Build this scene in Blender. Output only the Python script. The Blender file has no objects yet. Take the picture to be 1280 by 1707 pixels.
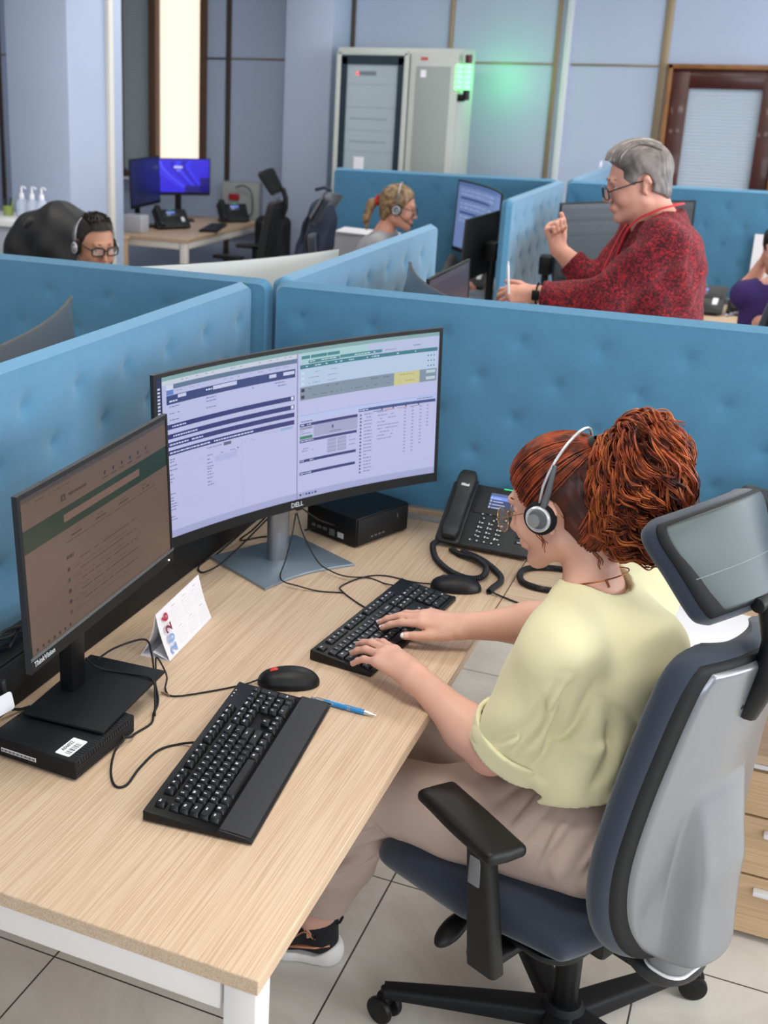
import bpy, bmesh, math, random
import numpy as np
from mathutils import Vector, Matrix, Euler
random.seed(7); np.random.seed(7)
S = bpy.context.scene
COL = S.collection
PI = math.pi
R = math.radians
DESK = 0.74

# ------------------------------------------------------------------ camera, world, lights, exposure
def make_camera():
    pitch, yaw, roll = 0.32568, -0.42532, 0.02162
    cy, sy = math.cos(yaw), math.sin(yaw)
    fwd = Vector((sy*math.cos(pitch), cy*math.cos(pitch), -math.sin(pitch)))
    right = Vector((cy, -sy, 0)); up = right.cross(fwd)
    r2 = math.cos(roll)*right + math.sin(roll)*up
    u2 = -math.sin(roll)*right + math.cos(roll)*up
    cd = bpy.data.cameras.new('camera'); co = bpy.data.objects.new('camera', cd); COL.objects.link(co)
    m = Matrix((r2, u2, -fwd)).transposed().to_4x4(); m.translation = Vector((0, 0, 1.89))
    co.matrix_world = m
    cd.sensor_fit = 'HORIZONTAL'; cd.sensor_width = 36
    cd.lens = 1996.8/1280*36
    cd.shift_x = 230.4/1280; cd.shift_y = -60.1/1280
    cd.clip_start = 0.05; cd.clip_end = 60
    cd.dof.use_dof = True; cd.dof.focus_distance = 2.15; cd.dof.aperture_fstop = 8.0
    S.camera = co
make_camera()
S.view_settings.view_transform = 'Standard'; S.view_settings.look = 'None'
S.view_settings.gamma = 1; S.view_settings.use_curve_mapping = False
S.view_settings.exposure = 0.28
W = bpy.data.worlds.new('world'); S.world = W; W.use_nodes = True
W.node_tree.nodes['Background'].inputs[0].default_value = (0.55, 0.68, 0.9, 1)
W.node_tree.nodes['Background'].inputs[1].default_value = 0.35

def area(name, loc, target, sx, sy, power, col=(1, 1, 1)):
    l = bpy.data.lights.new(name, 'AREA'); l.shape = 'RECTANGLE'; l.size = sx; l.size_y = sy
    l.energy = power; l.color = col
    o = bpy.data.objects.new(name, l); COL.objects.link(o); o.location = loc
    o.rotation_euler = (Vector(target)-Vector(loc)).to_track_quat('-Z', 'Y').to_euler()
    return o
# daylight through the window band of the right-hand wall, and through windows behind the photographer
area('window_light_right', (3.9, 2.2, 2.0), (-1, 2.4, 1.0), 4.4, 1.4, 100, (0.98, 0.99, 1.0))
area('window_light_rear', (1.2, -2.6, 1.9), (-0.4, 2.5, 0.8), 4.0, 1.5, 40, (1.0, 0.98, 0.95))
area('window_light_far', (3.9, 6.8, 1.9), (-2, 6.5, 0.9), 3.6, 1.5, 90, (0.92, 0.96, 1.0))
# ceiling panel luminaires (their panes are built with the ceiling)
PANELS = [(-0.6, 1.6), (-0.6, 4.4), (-0.6, 7.2), (-3.2, 1.6), (-3.2, 4.4), (-3.2, 7.2), (1.9, 1.6), (1.9, 4.4), (1.9, 7.2)]
for i, (px, py) in enumerate(PANELS):
    area('panel_light', (px, py, 2.93), (px, py, 0), 1.15, 0.55, 17, (1.0, 0.97, 0.92))

# ------------------------------------------------------------------ materials
def lin(c):
    if isinstance(c, str):
        c = [int(c[i:i+2], 16)/255 for i in (0, 2, 4)]
        return tuple((x/12.92 if x <= 0.04045 else ((x+0.055)/1.055)**2.4) for x in c)
    return tuple(c)
MATS = {}
def mat(name, col, rough=0.5, metal=0.0, var=None, bump=None, emit=None, spec=0.5, coat=0, sheen=0, sub=0, alpha=None, trans=0, ior=1.45, coords='Object'):
    if name in MATS: return MATS[name]
    m = bpy.data.materials.new(name); m.use_nodes = True; nt = m.node_tree; N = nt.nodes; L = nt.links
    b = N['Principled BSDF']; c = lin(col)
    b.inputs['Base Color'].default_value = (*c, 1)
    b.inputs['Roughness'].default_value = rough; b.inputs['Metallic'].default_value = metal
    b.inputs['Specular IOR Level'].default_value = spec
    b.inputs['Coat Weight'].default_value = coat; b.inputs['Sheen Weight'].default_value = sheen
    b.inputs['Transmission Weight'].default_value = trans; b.inputs['IOR'].default_value = ior
    if alpha is not None: b.inputs['Alpha'].default_value = alpha
    if sub:
        b.inputs['Subsurface Weight'].default_value = sub
        b.inputs['Subsurface Radius'].default_value = (0.012, 0.005, 0.003); b.inputs['Subsurface Scale'].default_value = 1.0
    tc = N.new('ShaderNodeTexCoord')
    if var:   # (scale, amount[, second colour])
        n = N.new('ShaderNodeTexNoise'); n.inputs['Scale'].default_value = var[0]; n.inputs['Detail'].default_value = 4
        L.new(tc.outputs[coords], n.inputs['Vector'])
        mx = N.new('ShaderNodeMixRGB'); mx.blend_type = 'MIX'
        r = N.new('ShaderNodeValToRGB'); r.color_ramp.elements[0].position = 0.35; r.color_ramp.elements[1].position = 0.65
        L.new(n.outputs['Fac'], r.inputs[0]); L.new(r.outputs[0], mx.inputs[0])
        if len(var) > 2: c2 = lin(var[2])
        else: c2 = tuple(x*(1-var[1]) for x in c)
        mx.inputs[1].default_value = (*c2, 1); mx.inputs[2].default_value = (*c, 1)
        L.new(mx.outputs[0], b.inputs['Base Color'])
    if bump:  # (scale, strength)
        n2 = N.new('ShaderNodeTexNoise'); n2.inputs['Scale'].default_value = bump[0]; n2.inputs['Detail'].default_value = 3
        L.new(tc.outputs[coords], n2.inputs['Vector'])
        bp = N.new('ShaderNodeBump'); bp.inputs['Strength'].default_value = bump[1]; bp.inputs['Distance'].default_value = 0.002
        L.new(n2.outputs['Fac'], bp.inputs['Height']); L.new(bp.outputs['Normal'], b.inputs['Normal'])
    if emit is not None:
        b.inputs['Emission Color'].default_value = (*(lin(emit[0]) if isinstance(emit, tuple) and isinstance(emit[0], str) else c), 1)
        b.inputs['Emission Strength'].default_value = emit[1] if isinstance(emit, tuple) else emit
    MATS[name] = m
    return m

def wood_mat(name, c1, c2, axis='Y', scale=1.0):
    if name in MATS: return MATS[name]
    m = bpy.data.materials.new(name); m.use_nodes = True; nt = m.node_tree; N = nt.nodes; L = nt.links
    b = N['Principled BSDF']; b.inputs['Roughness'].default_value = 0.42; b.inputs['Specular IOR Level'].default_value = 0.35
    tc = N.new('ShaderNodeTexCoord'); mp = N.new('ShaderNodeMapping'); L.new(tc.outputs['Object'], mp.inputs[0])
    sc = {'Y': (560, 5.0, 560), 'X': (5.0, 560, 560), 'Z': (560, 560, 5.0)}[axis]
    mp.inputs['Scale'].default_value = [s*scale for s in sc]
    n = N.new('ShaderNodeTexNoise'); n.inputs['Scale'].default_value = 1.0; n.inputs['Detail'].default_value = 3; n.inputs['Distortion'].default_value = 0.15
    L.new(mp.outputs[0], n.inputs['Vector'])
    mp2 = N.new('ShaderNodeMapping'); L.new(tc.outputs['Object'], mp2.inputs[0])
    sc2 = {'Y': (38, 1.2, 38), 'X': (1.2, 38, 38), 'Z': (38, 38, 1.2)}[axis]
    mp2.inputs['Scale'].default_value = [s*scale for s in sc2]
    n2 = N.new('ShaderNodeTexNoise'); n2.inputs['Scale'].default_value = 1.0; n2.inputs['Detail'].default_value = 4
    L.new(mp2.outputs[0], n2.inputs['Vector'])
    add = N.new('ShaderNodeMath'); add.operation = 'MULTIPLY_ADD'; add.inputs[1].default_value = 0.8
    L.new(n.outputs['Fac'], add.inputs[0])
    ml = N.new('ShaderNodeMath'); ml.operation = 'MULTIPLY'; ml.inputs[1].default_value = 0.2
    L.new(n2.outputs['Fac'], ml.inputs[0]); L.new(ml.outputs[0], add.inputs[2])
    r = N.new('ShaderNodeValToRGB'); e = r.color_ramp.elements
    e[0].position = 0.40; e[0].color = (*lin(c2), 1); e[1].position = 0.56; e[1].color = (*lin(c1), 1)
    L.new(add.outputs[0], r.inputs[0]); L.new(r.outputs[0], b.inputs['Base Color'])
    bp = N.new('ShaderNodeBump'); bp.inputs['Strength'].default_value = 0.12; bp.inputs['Distance'].default_value = 0.001
    L.new(add.outputs[0], bp.inputs['Height']); L.new(bp.outputs[0], b.inputs['Normal'])
    MATS[name] = m; return m

def tile_mat():
    m = bpy.data.materials.new('floor_tiles'); m.use_nodes = True; N = m.node_tree.nodes; L = m.node_tree.links
    b = N['Principled BSDF']; b.inputs['Roughness'].default_value = 0.38
    g = N.new('ShaderNodeNewGeometry'); mp = N.new('ShaderNodeMapping'); L.new(g.outputs['Position'], mp.inputs[0])
    mp.inputs['Location'].default_value = (1.2765, -1.8345, 0)
    br = N.new('ShaderNodeTexBrick'); br.offset = 0; br.squash = 1
    br.inputs['Scale'].default_value = 1; br.inputs['Brick Width'].default_value = 0.597; br.inputs['Row Height'].default_value = 0.59
    br.inputs['Mortar Size'].default_value = 0.0022; br.inputs['Mortar Smooth'].default_value = 0.1; br.inputs['Bias'].default_value = 0
    L.new(mp.outputs[0], br.inputs['Vector'])
    n = N.new('ShaderNodeTexNoise'); n.inputs['Scale'].default_value = 3.2; n.inputs['Detail'].default_value = 8; n.inputs['Roughness'].default_value = 0.62; n.inputs['Distortion'].default_value = 0.8
    L.new(g.outputs['Position'], n.inputs['Vector'])
    r = N.new('ShaderNodeValToRGB'); e = r.color_ramp.elements
    e[0].position = 0.35; e[0].color = (*lin('c4beb4'), 1); e[1].position = 0.62; e[1].color = (*lin('d8d4cb'), 1)
    L.new(n.outputs['Fac'], r.inputs[0]); L.new(r.outputs[0], br.inputs['Color1']); L.new(r.outputs[0], br.inputs['Color2'])
    br.inputs['Mortar'].default_value = (*lin('3a352f'), 1)
    L.new(br.outputs['Color'], b.inputs['Base Color']); return m

M_wood = wood_mat('light_oak_laminate', 'd1b89d', 'bd9f82')
M_woodX = wood_mat('light_oak_laminate_cross', 'd1b89d', 'bd9f82', 'X')
M_woodEdge = wood_mat('oak_edge_band', 'c4a580', 'b08f6a', 'X')
M_woodV = wood_mat('oak_front', 'cfb08c', 'bf9e7a', 'X')
M_whitemetal = mat('white_powder_coat', 'e4dfda', 0.45)
M_blue = mat('blue_felt', '457d9f', 0.85, var=(60, 0.05), bump=(900, 0.25), sheen=0.3)
M_black = mat('black_plastic', '0c0c0e', 0.42, bump=(1800, 0.15), spec=0.4)
M_blackm = mat('black_matte_plastic', '111214', 0.6, bump=(1200, 0.2), spec=0.35)
M_blackg = mat('black_gloss', '0a0a0c', 0.12)
M_dgrey = mat('dark_grey_plastic', '242528', 0.5, bump=(1500, 0.2))
M_grey = mat('grey_plastic', '55595c', 0.45)
M_silver = mat('silver_paint', '86888d', 0.30, 0.6)
M_chrome = mat('chrome', 'd8d8da', 0.15, 1.0)
M_alu = mat('brushed_aluminium', '8b98a3', 0.38, 0.6)
M_white = mat('white_plastic', 'e8e8ea', 0.4)
M_paper = mat('paper', 'e6e5ea', 0.8)
M_rubber = mat('black_rubber', '101113', 0.7)
M_wall = mat('pale_blue_wall', 'abb7cf', 0.6, var=(1.2, 0.05))
M_ceil = mat('ceiling_white', 'd9dad8', 0.8)
M_bronze = mat('bronze_trim', '8a7a62', 0.4, 0.4)
M_navy = mat('navy_fabric', '202b3b', 0.85, var=(200, 0.12), bump=(1400, 0.35), sheen=0.3)
M_blackfab = mat('black_fabric', '15161a', 0.9, bump=(1200, 0.4), sheen=0.2)

# ------------------------------------------------------------------ mesh building
class G:
    """collects shapes (with a material slot each) and links them as one mesh object"""
    def __init__(s): s.v = []; s.f = []; s.m = []
    def add(s, vs, fs, m=0):
        o = len(s.v); s.v.extend([tuple(v) for v in vs]); s.f.extend([tuple(i+o for i in f) for f in fs]); s.m.extend([m]*len(fs))
        return s
    def bm(s, b, m=0):
        b.verts.ensure_lookup_table(); b.verts.index_update()
        s.add([v.co[:] for v in b.verts], [[v.index for v in f.verts] for f in b.faces], m); b.free(); return s
    def box(s, c, size, bev=0.0, seg=2, rot=None, m=0):
        b = bmesh.new(); bmesh.ops.create_cube(b, size=1)
        bmesh.ops.scale(b, vec=Vector(size), verts=b.verts)
        if bev: bmesh.ops.bevel(b, geom=b.edges[:], offset=min(bev, min(size)*0.49), segments=seg, profile=0.5, affect='EDGES')
        M = Matrix.Translation(Vector(c))
        if rot is not None: M = M @ Euler(rot).to_matrix().to_4x4()
        bmesh.ops.transform(b, matrix=M, verts=b.verts); return s.bm(b, m)
    def cyl(s, p0, p1, r0, r1=None, seg=20, m=0, bev=0):
        r1 = r0 if r1 is None else r1; p0 = Vector(p0); p1 = Vector(p1); d = p1-p0; L = d.length
        prof = [(0, 0), (r0, 0), (r1, L), (0, L)] if not bev else [(0, 0), (r0-bev, 0), (r0-bev*.3, bev*.3), (r0, bev), (r1, L-bev), (r1-bev*.3, L-bev*.3), (r1-bev, L), (0, L)]
        return s.lathe(prof, p0, d, seg, m)
    def lathe(s, prof, o, d, seg=24, m=0):
        d = Vector(d).normalized(); q = Vector((0, 0, 1)).rotation_difference(d); o = Vector(o); vs = []; fs = []; rings = []
        for r, z in prof:
            if r < 1e-7: rings.append([len(vs)]); vs.append(o+q@Vector((0, 0, z)))
            else:
                rings.append(list(range(len(vs), len(vs)+seg)))
                for i in range(seg):
                    a = 2*PI*i/seg; vs.append(o+q@Vector((r*math.cos(a), r*math.sin(a), z)))
        for A, B in zip(rings, rings[1:]):
            for i in range(seg):
                j = (i+1) % seg
                if len(A) == 1 and len(B) == 1: break
                if len(A) == 1: fs.append((A[0], B[j], B[i]))
                elif len(B) == 1: fs.append((A[i], A[j], B[0]))
                else: fs.append((A[i], A[j], B[j], B[i]))
        return s.add(vs, fs, m)
    def tube(s, pts, r, seg=8, m=0, closed=False, cap=True, flat=1.0):
        P = [Vector(p) for p in pts]; n = len(P); vs = []; fs = []
        rr = r if isinstance(r, (list, tuple, np.ndarray)) else [r]*n
        T = []
        for i in range(n):
            a = P[(i-1) % n] if (closed or i > 0) else P[i]; b = P[(i+1) % n] if (closed or i < n-1) else P[i]
            t = b-a; T.append(t.normalized() if t.length > 1e-9 else Vector((0, 0, 1)))
        up = Vector((0, 0, 1)) if abs(T[0].z) < 0.9 else Vector((1, 0, 0))
        u = (up - T[0]*up.dot(T[0])).normalized()
        for i in range(n):
            if i: u = (u - T[i]*u.dot(T[i]));  u = u.normalized() if u.length > 1e-9 else T[i].orthogonal().normalized()
            w = T[i].cross(u)
            for k in range(seg):
                a = 2*PI*k/seg; vs.append(P[i]+(u*math.cos(a)*flat+w*math.sin(a))*rr[i])
        for i in range(n if closed else n-1):
            j = (i+1) % n
            for k in range(seg):
                l = (k+1) % seg; fs.append((i*seg+k, i*seg+l, j*seg+l, j*seg+k))
        if cap and not closed: fs.append(tuple(range(seg-1, -1, -1))); fs.append(tuple((n-1)*seg+k for k in range(seg)))
        return s.add(vs, fs, m)
    def prism(s, poly, z0, z1, M=None, m=0, bev=0, seg=2):
        b = bmesh.new(); vs = [b.verts.new((x, y, z0)) for x, y in poly]; f = b.faces.new(vs)
        r = bmesh.ops.extrude_face_region(b, geom=[f]); top = [e for e in r['geom'] if isinstance(e, bmesh.types.BMVert)]
        bmesh.ops.translate(b, vec=(0, 0, z1-z0), verts=top); bmesh.ops.recalc_face_normals(b, faces=b.faces)
        if bev:
            es = [e for e in b.edges if abs(e.verts[0].co.z-e.verts[1].co.z) < 1e-6]
            bmesh.ops.bevel(b, geom=es, offset=bev, segments=seg, profile=0.5, affect='EDGES')
        if M is not None: bmesh.ops.transform(b, matrix=M, verts=b.verts)
        return s.bm(b, m)
    def ell(s, c, r, rot=None, m=0, nu=20, nv=12):
        b = bmesh.new(); bmesh.ops.create_uvsphere(b, u_segments=nu, v_segments=nv, radius=1)
        bmesh.ops.scale(b, vec=Vector(r) if not isinstance(r, (int, float)) else Vector((r, r, r)), verts=b.verts)
        M = Matrix.Translation(Vector(c))
        if rot is not None: M = M @ (rot.to_4x4() if isinstance(rot, Matrix) else Euler(rot).to_matrix().to_4x4())
        bmesh.ops.transform(b, matrix=M, verts=b.verts); return s.bm(b, m)
    def grid(s, fn, nu, nv, m=0, closed_u=False):
        vs = [fn(i/nu, j/nv) for j in range(nv+1) for i in range(nu if closed_u else nu+1)]; w = nu if closed_u else nu+1; fs = []
        for j in range(nv):
            for i in range(nu):
                i2 = (i+1) % w if closed_u else i+1
                fs.append((j*w+i, j*w+i2, (j+1)*w+i2, (j+1)*w+i))
        return s.add(vs, fs, m)
    def quad(s, a, b, c, d, m=0): return s.add([a, b, c, d], [(0, 1, 2, 3)], m)
    def build(s, name, mats, parent=None, ang=35, loc=None, rz=None, wn=False):
        me = bpy.data.meshes.new(name); me.from_pydata(s.v, [], s.f); me.update()
        mats = mats if isinstance(mats, (list, tuple)) else [mats]
        for x in mats: me.materials.append(x)
        me.polygons.foreach_set('material_index', s.m); me.polygons.foreach_set('use_smooth', [True]*len(s.f))
        if ang < 180: me.set_sharp_from_angle(angle=R(ang))
        me.validate()
        o = bpy.data.objects.new(name, me); COL.objects.link(o)
        if parent is not None: o.parent = parent
        if loc is not None: o.location = loc
        if rz is not None: o.rotation_euler = (0, 0, rz)
        return o
def tag(o, label=None, cat=None, group=None, kind=None):
    if label: o['label'] = label
    if cat: o['category'] = cat
    if group: o['group'] = group
    if kind: o['kind'] = kind
    return o
def root(name, label, cat, loc=(0, 0, 0), rz=0, group=None):
    o = bpy.data.objects.new(name, None); COL.objects.link(o); o.empty_display_size = 0.1
    o.location = loc; o.rotation_euler = (0, 0, rz); return tag(o, label, cat, group)
def struct(g, name, m, ang=35): return tag(g.build(name, m, None, ang), kind='structure')
def copy_tree(o, label=None, group=None, loc=None, rz=None, parent=None):
    c = o.copy(); COL.objects.link(c)
    if parent is not None: c.parent = parent
    if label: c['label'] = label
    if group: c['group'] = group
    if loc is not None: c.location = loc
    if rz is not None: c.rotation_euler = (0, 0, rz)
    for ch in list(o.children): copy_tree(ch, parent=c)
    return c
def text_geo(g, txt, size, M, m=0, depth=0.0002, align='CENTER', bold=0.0, res=2):
    cu = bpy.data.curves.new('t', 'FONT'); cu.body = txt; cu.size = size; cu.align_x = align; cu.align_y = 'CENTER'
    cu.extrude = depth; cu.resolution_u = res; cu.offset = bold
    ob = bpy.data.objects.new('t', cu); me = bpy.data.meshes.new_from_object(ob)
    b = bmesh.new(); b.from_mesh(me); bmesh.ops.transform(b, matrix=M, verts=b.verts); g.bm(b, m)
    bpy.data.objects.remove(ob); bpy.data.curves.remove(cu); bpy.data.meshes.remove(me)
def MX(x, y, z, o=(0, 0, 0)):
    m = Matrix((Vector(x), Vector(y), Vector(z))).transposed().to_4x4(); m.translation = Vector(o); return m
def smooth_path(pts, n=8):
    """Catmull-Rom through the points"""
    P = [Vector(p) for p in pts]; P = [2*P[0]-P[1]]+P+[2*P[-1]-P[-2]]; out = []
    for i in range(1, len(P)-2):
        a, b, c, d = P[i-1], P[i], P[i+1], P[i+2]
        for k in range(n):
            t = k/n; out.append(0.5*((2*b)+(c-a)*t+(2*a-5*b+4*c-d)*t*t+(3*b-a-3*c+d)*t**3))
    out.append(P[-2]); return out
def rrect(w, h, r, n=5, cx=0, cy=0):
    out = []
    for sx, sy, a0 in ((1, 1, 0), (-1, 1, 90), (-1, -1, 180), (1, -1, 270)):
        for k in range(n+1):
            a = R(a0+90*k/n); out.append((cx+sx*(w/2-r)+r*math.cos(a), cy+sy*(h/2-r)+r*math.sin(a)))
    return out
# ------------------------------------------------------------------ smooth solids (people, clothes, upholstery)
def rc(a, b, r1, r2, k=0.02): return ('rc', np.array(a, float), np.array(b, float), r1, r2, k)
def el(c, r, Rm=None, k=0.02): return ('el', np.array(c, float), np.array(r, float), None if Rm is None else np.array(Rm, float), 0, k)
def bx(c, half, Rm=None, r=0.01, k=0.01): return ('bx', np.array(c, float), np.array(half, float), None if Rm is None else np.array(Rm, float), r, k)
def pd(p, P):
    if p[0] == 'rc':
        a, b = p[1], p[2]; ab = b-a; t = np.clip(((P-a)@ab)/(ab@ab+1e-12), 0, 1)
        return np.linalg.norm(P-a-t[:, None]*ab, axis=1)-(p[3]+(p[4]-p[3])*t)
    if p[0] == 'bx':
        Q = P-p[1]
        if p[3] is not None: Q = Q@p[3]
        q = np.abs(Q)-(p[2]-p[4]); return np.linalg.norm(np.maximum(q, 0), axis=1)+np.minimum(q.max(1), 0)-p[4]
    Q = P-p[1]
    if p[3] is not None: Q = Q@p[3]
    k0 = np.linalg.norm(Q/p[2], axis=1); k1 = np.linalg.norm(Q/(p[2]**2), axis=1)
    return k0*(k0-1)/np.maximum(k1, 1e-9)
def smin(a, b, k):
    h = np.clip(0.5+0.5*(b-a)/k, 0, 1); return b+(a-b)*h-k*h*(1-h)
def field(prims, P, post=None):
    d = None
    for p in prims:
        e = pd(p, P); d = e if d is None else smin(d, e, max(p[5], 1e-4))
    if d is None: d = np.full(len(P), 1.0)
    return post(P, d) if post else d
def solidify(prims, h=0.004, post=None, lo=None, hi=None, pad=0.03, n=16):
    """polygonise the smooth union by surface nets, block by block"""
    pts = []
    for p in prims:
        if p[0] == 'rc': pts += [p[1]-max(p[3], p[4]), p[1]+max(p[3], p[4]), p[2]-max(p[3], p[4]), p[2]+max(p[3], p[4])]
        else: mr = p[2].max(); pts += [p[1]-mr, p[1]+mr]
    pts = np.array(pts); lo = pts.min(0)-pad if lo is None else np.array(lo, float); hi = pts.max(0)+pad if hi is None else np.array(hi, float)
    nb = np.ceil((hi-lo)/(n*h)).astype(int); B = n*h; rad = B*0.5*math.sqrt(3)
    I = np.stack(np.meshgrid(*[np.arange(k) for k in nb], indexing='ij'), -1).reshape(-1, 3)
    C = lo+(I+0.5)*B
    D = np.stack([pd(p, C) for p in prims], 1); dm = D.min(1)
    keep = (np.abs(dm) < rad*1.5+0.03)
    I = I[keep]; C = C[keep]; D = D[keep]; dm = dm[keep]
    g1 = np.arange(n+1); L = np.stack(np.meshgrid(g1, g1, g1, indexing='ij'), -1).reshape(-1, 3)
    SX = 1 << 20
    ckeys = []; cpos = []; faces = []
    corners = np.array([[i, j, k] for i in (0, 1) for j in (0, 1) for k in (0, 1)])
    edges = [(a, b) for a in range(8) for b in range(a+1, 8) if abs(corners[a]-corners[b]).sum() == 1]
    for bi in range(len(I)):
        sel = [prims[j] for j in np.nonzero(D[bi] < dm[bi]+2*rad+0.03)[0]]
        G0 = I[bi]*n; P = lo+(G0+L)*h
        d = field(sel, P, post).reshape(n+1, n+1, n+1)
        if d.min() > 0 or d.max() < 0: continue
        s = d < 0
        cs = [s[c[0]:c[0]+n, c[1]:c[1]+n, c[2]:c[2]+n] for c in corners]
        tot = sum(c.astype(np.int8) for c in cs); act = np.nonzero((tot > 0) & (tot < 8)); A = np.stack(act, 1)
        if not len(A): continue
        vals = np.stack([d[A[:, 0]+c[0], A[:, 1]+c[1], A[:, 2]+c[2]] for c in corners], 1)
        acc = np.zeros((len(A), 3)); cnt = np.zeros(len(A))
        for a, b in edges:
            va, vb = vals[:, a], vals[:, b]; x = (va < 0) != (vb < 0); t = np.where(x, va/np.where(x, va-vb, 1), 0)
            p = corners[a]+t[:, None]*(corners[b]-corners[a]); acc += np.where(x[:, None], p, 0); cnt += x
        cpos.append(lo+(G0+A+acc/cnt[:, None])*h)
        gi = (G0+A).astype(np.int64); ckeys.append((gi[:, 0]*SX+gi[:, 1])*SX+gi[:, 2])
        for ax in range(3):
            sl = [slice(0, n)]*3; sl2 = [slice(0, n)]*3; sl2[ax] = slice(1, n+1)
            x = s[tuple(sl)] != s[tuple(sl2)]; E_ = np.stack(np.nonzero(x), 1)
            if len(E_): faces.append((ax, (G0+E_).astype(np.int64), s[tuple(sl)][x]))
    keys = np.concatenate(ckeys); pos = np.concatenate(cpos); order = np.argsort(keys); keys = keys[order]; pos = pos[order]
    out = []
    for ax, E_, sg in faces:
        u, v = (ax+1) % 3, (ax+2) % 3; q = []; ok = np.ones(len(E_), bool)
        for du, dv in ((1, 1), (0, 1), (0, 0), (1, 0)):
            c = E_.copy(); c[:, u] -= du; c[:, v] -= dv; kk = (c[:, 0]*SX+c[:, 1])*SX+c[:, 2]
            ix = np.clip(np.searchsorted(keys, kk), 0, len(keys)-1); ok &= keys[ix] == kk; q.append(ix)
        q = np.stack(q, 1); q[~sg] = q[~sg][:, ::-1]; out.append(q[ok])
    return pos, np.concatenate(out)
def mesh_np(name, pos, quads, mats, parent=None, off=(0, 0, 0), matfn=None):
    me = bpy.data.meshes.new(name); pos = pos-np.array(off)
    me.vertices.add(len(pos)); me.vertices.foreach_set('co', pos.astype(np.float32).ravel())
    me.loops.add(len(quads)*4); me.loops.foreach_set('vertex_index', quads.astype(np.int32).ravel())
    me.polygons.add(len(quads)); me.polygons.foreach_set('loop_start', np.arange(0, len(quads)*4, 4, dtype=np.int32))
    mats = mats if isinstance(mats, (list, tuple)) else [mats]
    for x in mats: me.materials.append(x)
    if matfn is not None:
        c = pos[quads].mean(1)+np.array(off); me.polygons.foreach_set('material_index', matfn(c).astype(np.int32))
    me.polygons.foreach_set('use_smooth', np.ones(len(quads), bool)); me.update(calc_edges=True); me.validate()
    o = bpy.data.objects.new(name, me); COL.objects.link(o)
    if parent is not None: o.parent = parent
    return o
def body(name, prims, mats, parent, h=0.004, post=None, off=None, matfn=None, local=False, **kw):
    pos, q = solidify(prims, h, post, **kw)
    if off is None: off = (0, 0, 0) if (parent is None or local) else tuple(parent.location)
    return mesh_np(name, pos, q, mats, parent, off, matfn)
# ------------------------------------------------------------------ the room
YB = 9.3
g = G(); g.box((-1.6, 3.2, -0.05), (11.2, 12.6, 0.1)); struct(g, 'floor', tile_mat())
g = G(); g.box((-1.6, 3.2, 3.05), (11.2, 12.6, 0.1)); struct(g, 'ceiling', M_ceil)
for px, py in PANELS:
    g = G(); g.box((0, 0, 0), (1.24, 0.64, 0.03), 0.004, m=0); g.box((0, 0, -0.016), (1.16, 0.56, 0.004), m=1)
    o = tag(g.build('ceiling_light', [M_white, mat('luminaire_pane', 'fff6ea', 0.5, emit=('fff6ea', 2.0))]), 'recessed rectangular ceiling light panel', 'light', 'ceiling light panels'); o.location = (px, py, 2.985)
# back wall with a door opening and a window opening
def wall_with_holes(name, x0, x1, z1, y, t, holes):
    g = G(); xs = sorted({x0, x1, *[h[0] for h in holes], *[h[1] for h in holes]})
    for a, b in zip(xs, xs[1:]):
        hh = [h for h in holes if h[0] <= a+1e-6 and h[1] >= b-1e-6]; zs = [0, z1]
        if hh: zs = [0, hh[0][2], hh[0][3], z1]; segs = [(zs[0], zs[1]), (zs[2], zs[3])]
        else: segs = [(0, z1)]
        for s0, s1 in segs:
            if s1-s0 > 1e-4: g.box(((a+b)/2, y+t/2, (s0+s1)/2), (b-a, t, s1-s0))
    return struct(g, name, M_wall)
wall_with_holes('wall_back', -7.2, 4.0, 3.0, YB, 0.2, [(-5.46, -4.66, 1.02, 2.75), (-1.02, -0.24, 0, 1.98)])
g = G(); g.box((-7.1, 3.2, 1.5), (0.2, 12.4, 3.0)); struct(g, 'wall_left', M_wall)
g = G()   # right wall with its band of windows
g.box((4.1, 3.2, 0.45), (0.2, 12.4, 0.9)); g.box((4.1, 3.2, 2.85), (0.2, 12.4, 0.3)); g.box((4.1, -1.6, 1.8), (0.2, 2.8, 1.8)); g.box((4.1, 4.7, 1.8), (0.2, 0.5, 1.8)); g.box((4.1, 9.1, 1.8), (0.2, 0.6, 1.8))
struct(g, 'wall_right', M_wall)
g = G(); g.box((-1.6, -3.1, 1.5), (11.2, 0.2, 3.0)); struct(g, 'wall_front', M_wall)
M_sky = mat('daylight_pane', 'dfeaf8', 0.3, emit=('dfeaf8', 1.6))
for k, (y0, y1) in enumerate(((-0.2, 4.45), (4.95, 8.8))):
    g = G(); n = 4
    for i in range(n+1): g.box((4.06, y0+(y1-y0)*i/n, 1.8), (0.08, 0.06, 1.8), 0.004)
    g.box((4.06, (y0+y1)/2, 0.93), (0.09, y1-y0, 0.06), 0.004); g.box((4.06, (y0+y1)/2, 2.67), (0.09, y1-y0, 0.06), 0.004)
    w = struct(g, 'window_%d' % (k+3), M_white)
    g = G(); g.box((4.12, (y0+y1)/2, 1.8), (0.01, y1-y0, 1.8)); g.build('pane', M_sky, w)
g = G()
for i in range(5): g.box((-0.8+1.0*i, -2.96, 1.8), (0.06, 0.08, 1.7), 0.004)
g.box((1.2, -2.96, 0.95), (4.06, 0.09, 0.06)); g.box((1.2, -2.96, 2.65), (4.06, 0.09, 0.06)); w = struct(g, 'window_5', M_white)
g = G(); g.box((1.2, -2.985, 1.8), (4.0, 0.01, 1.7)); g.build('pane', M_sky, w)
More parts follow.
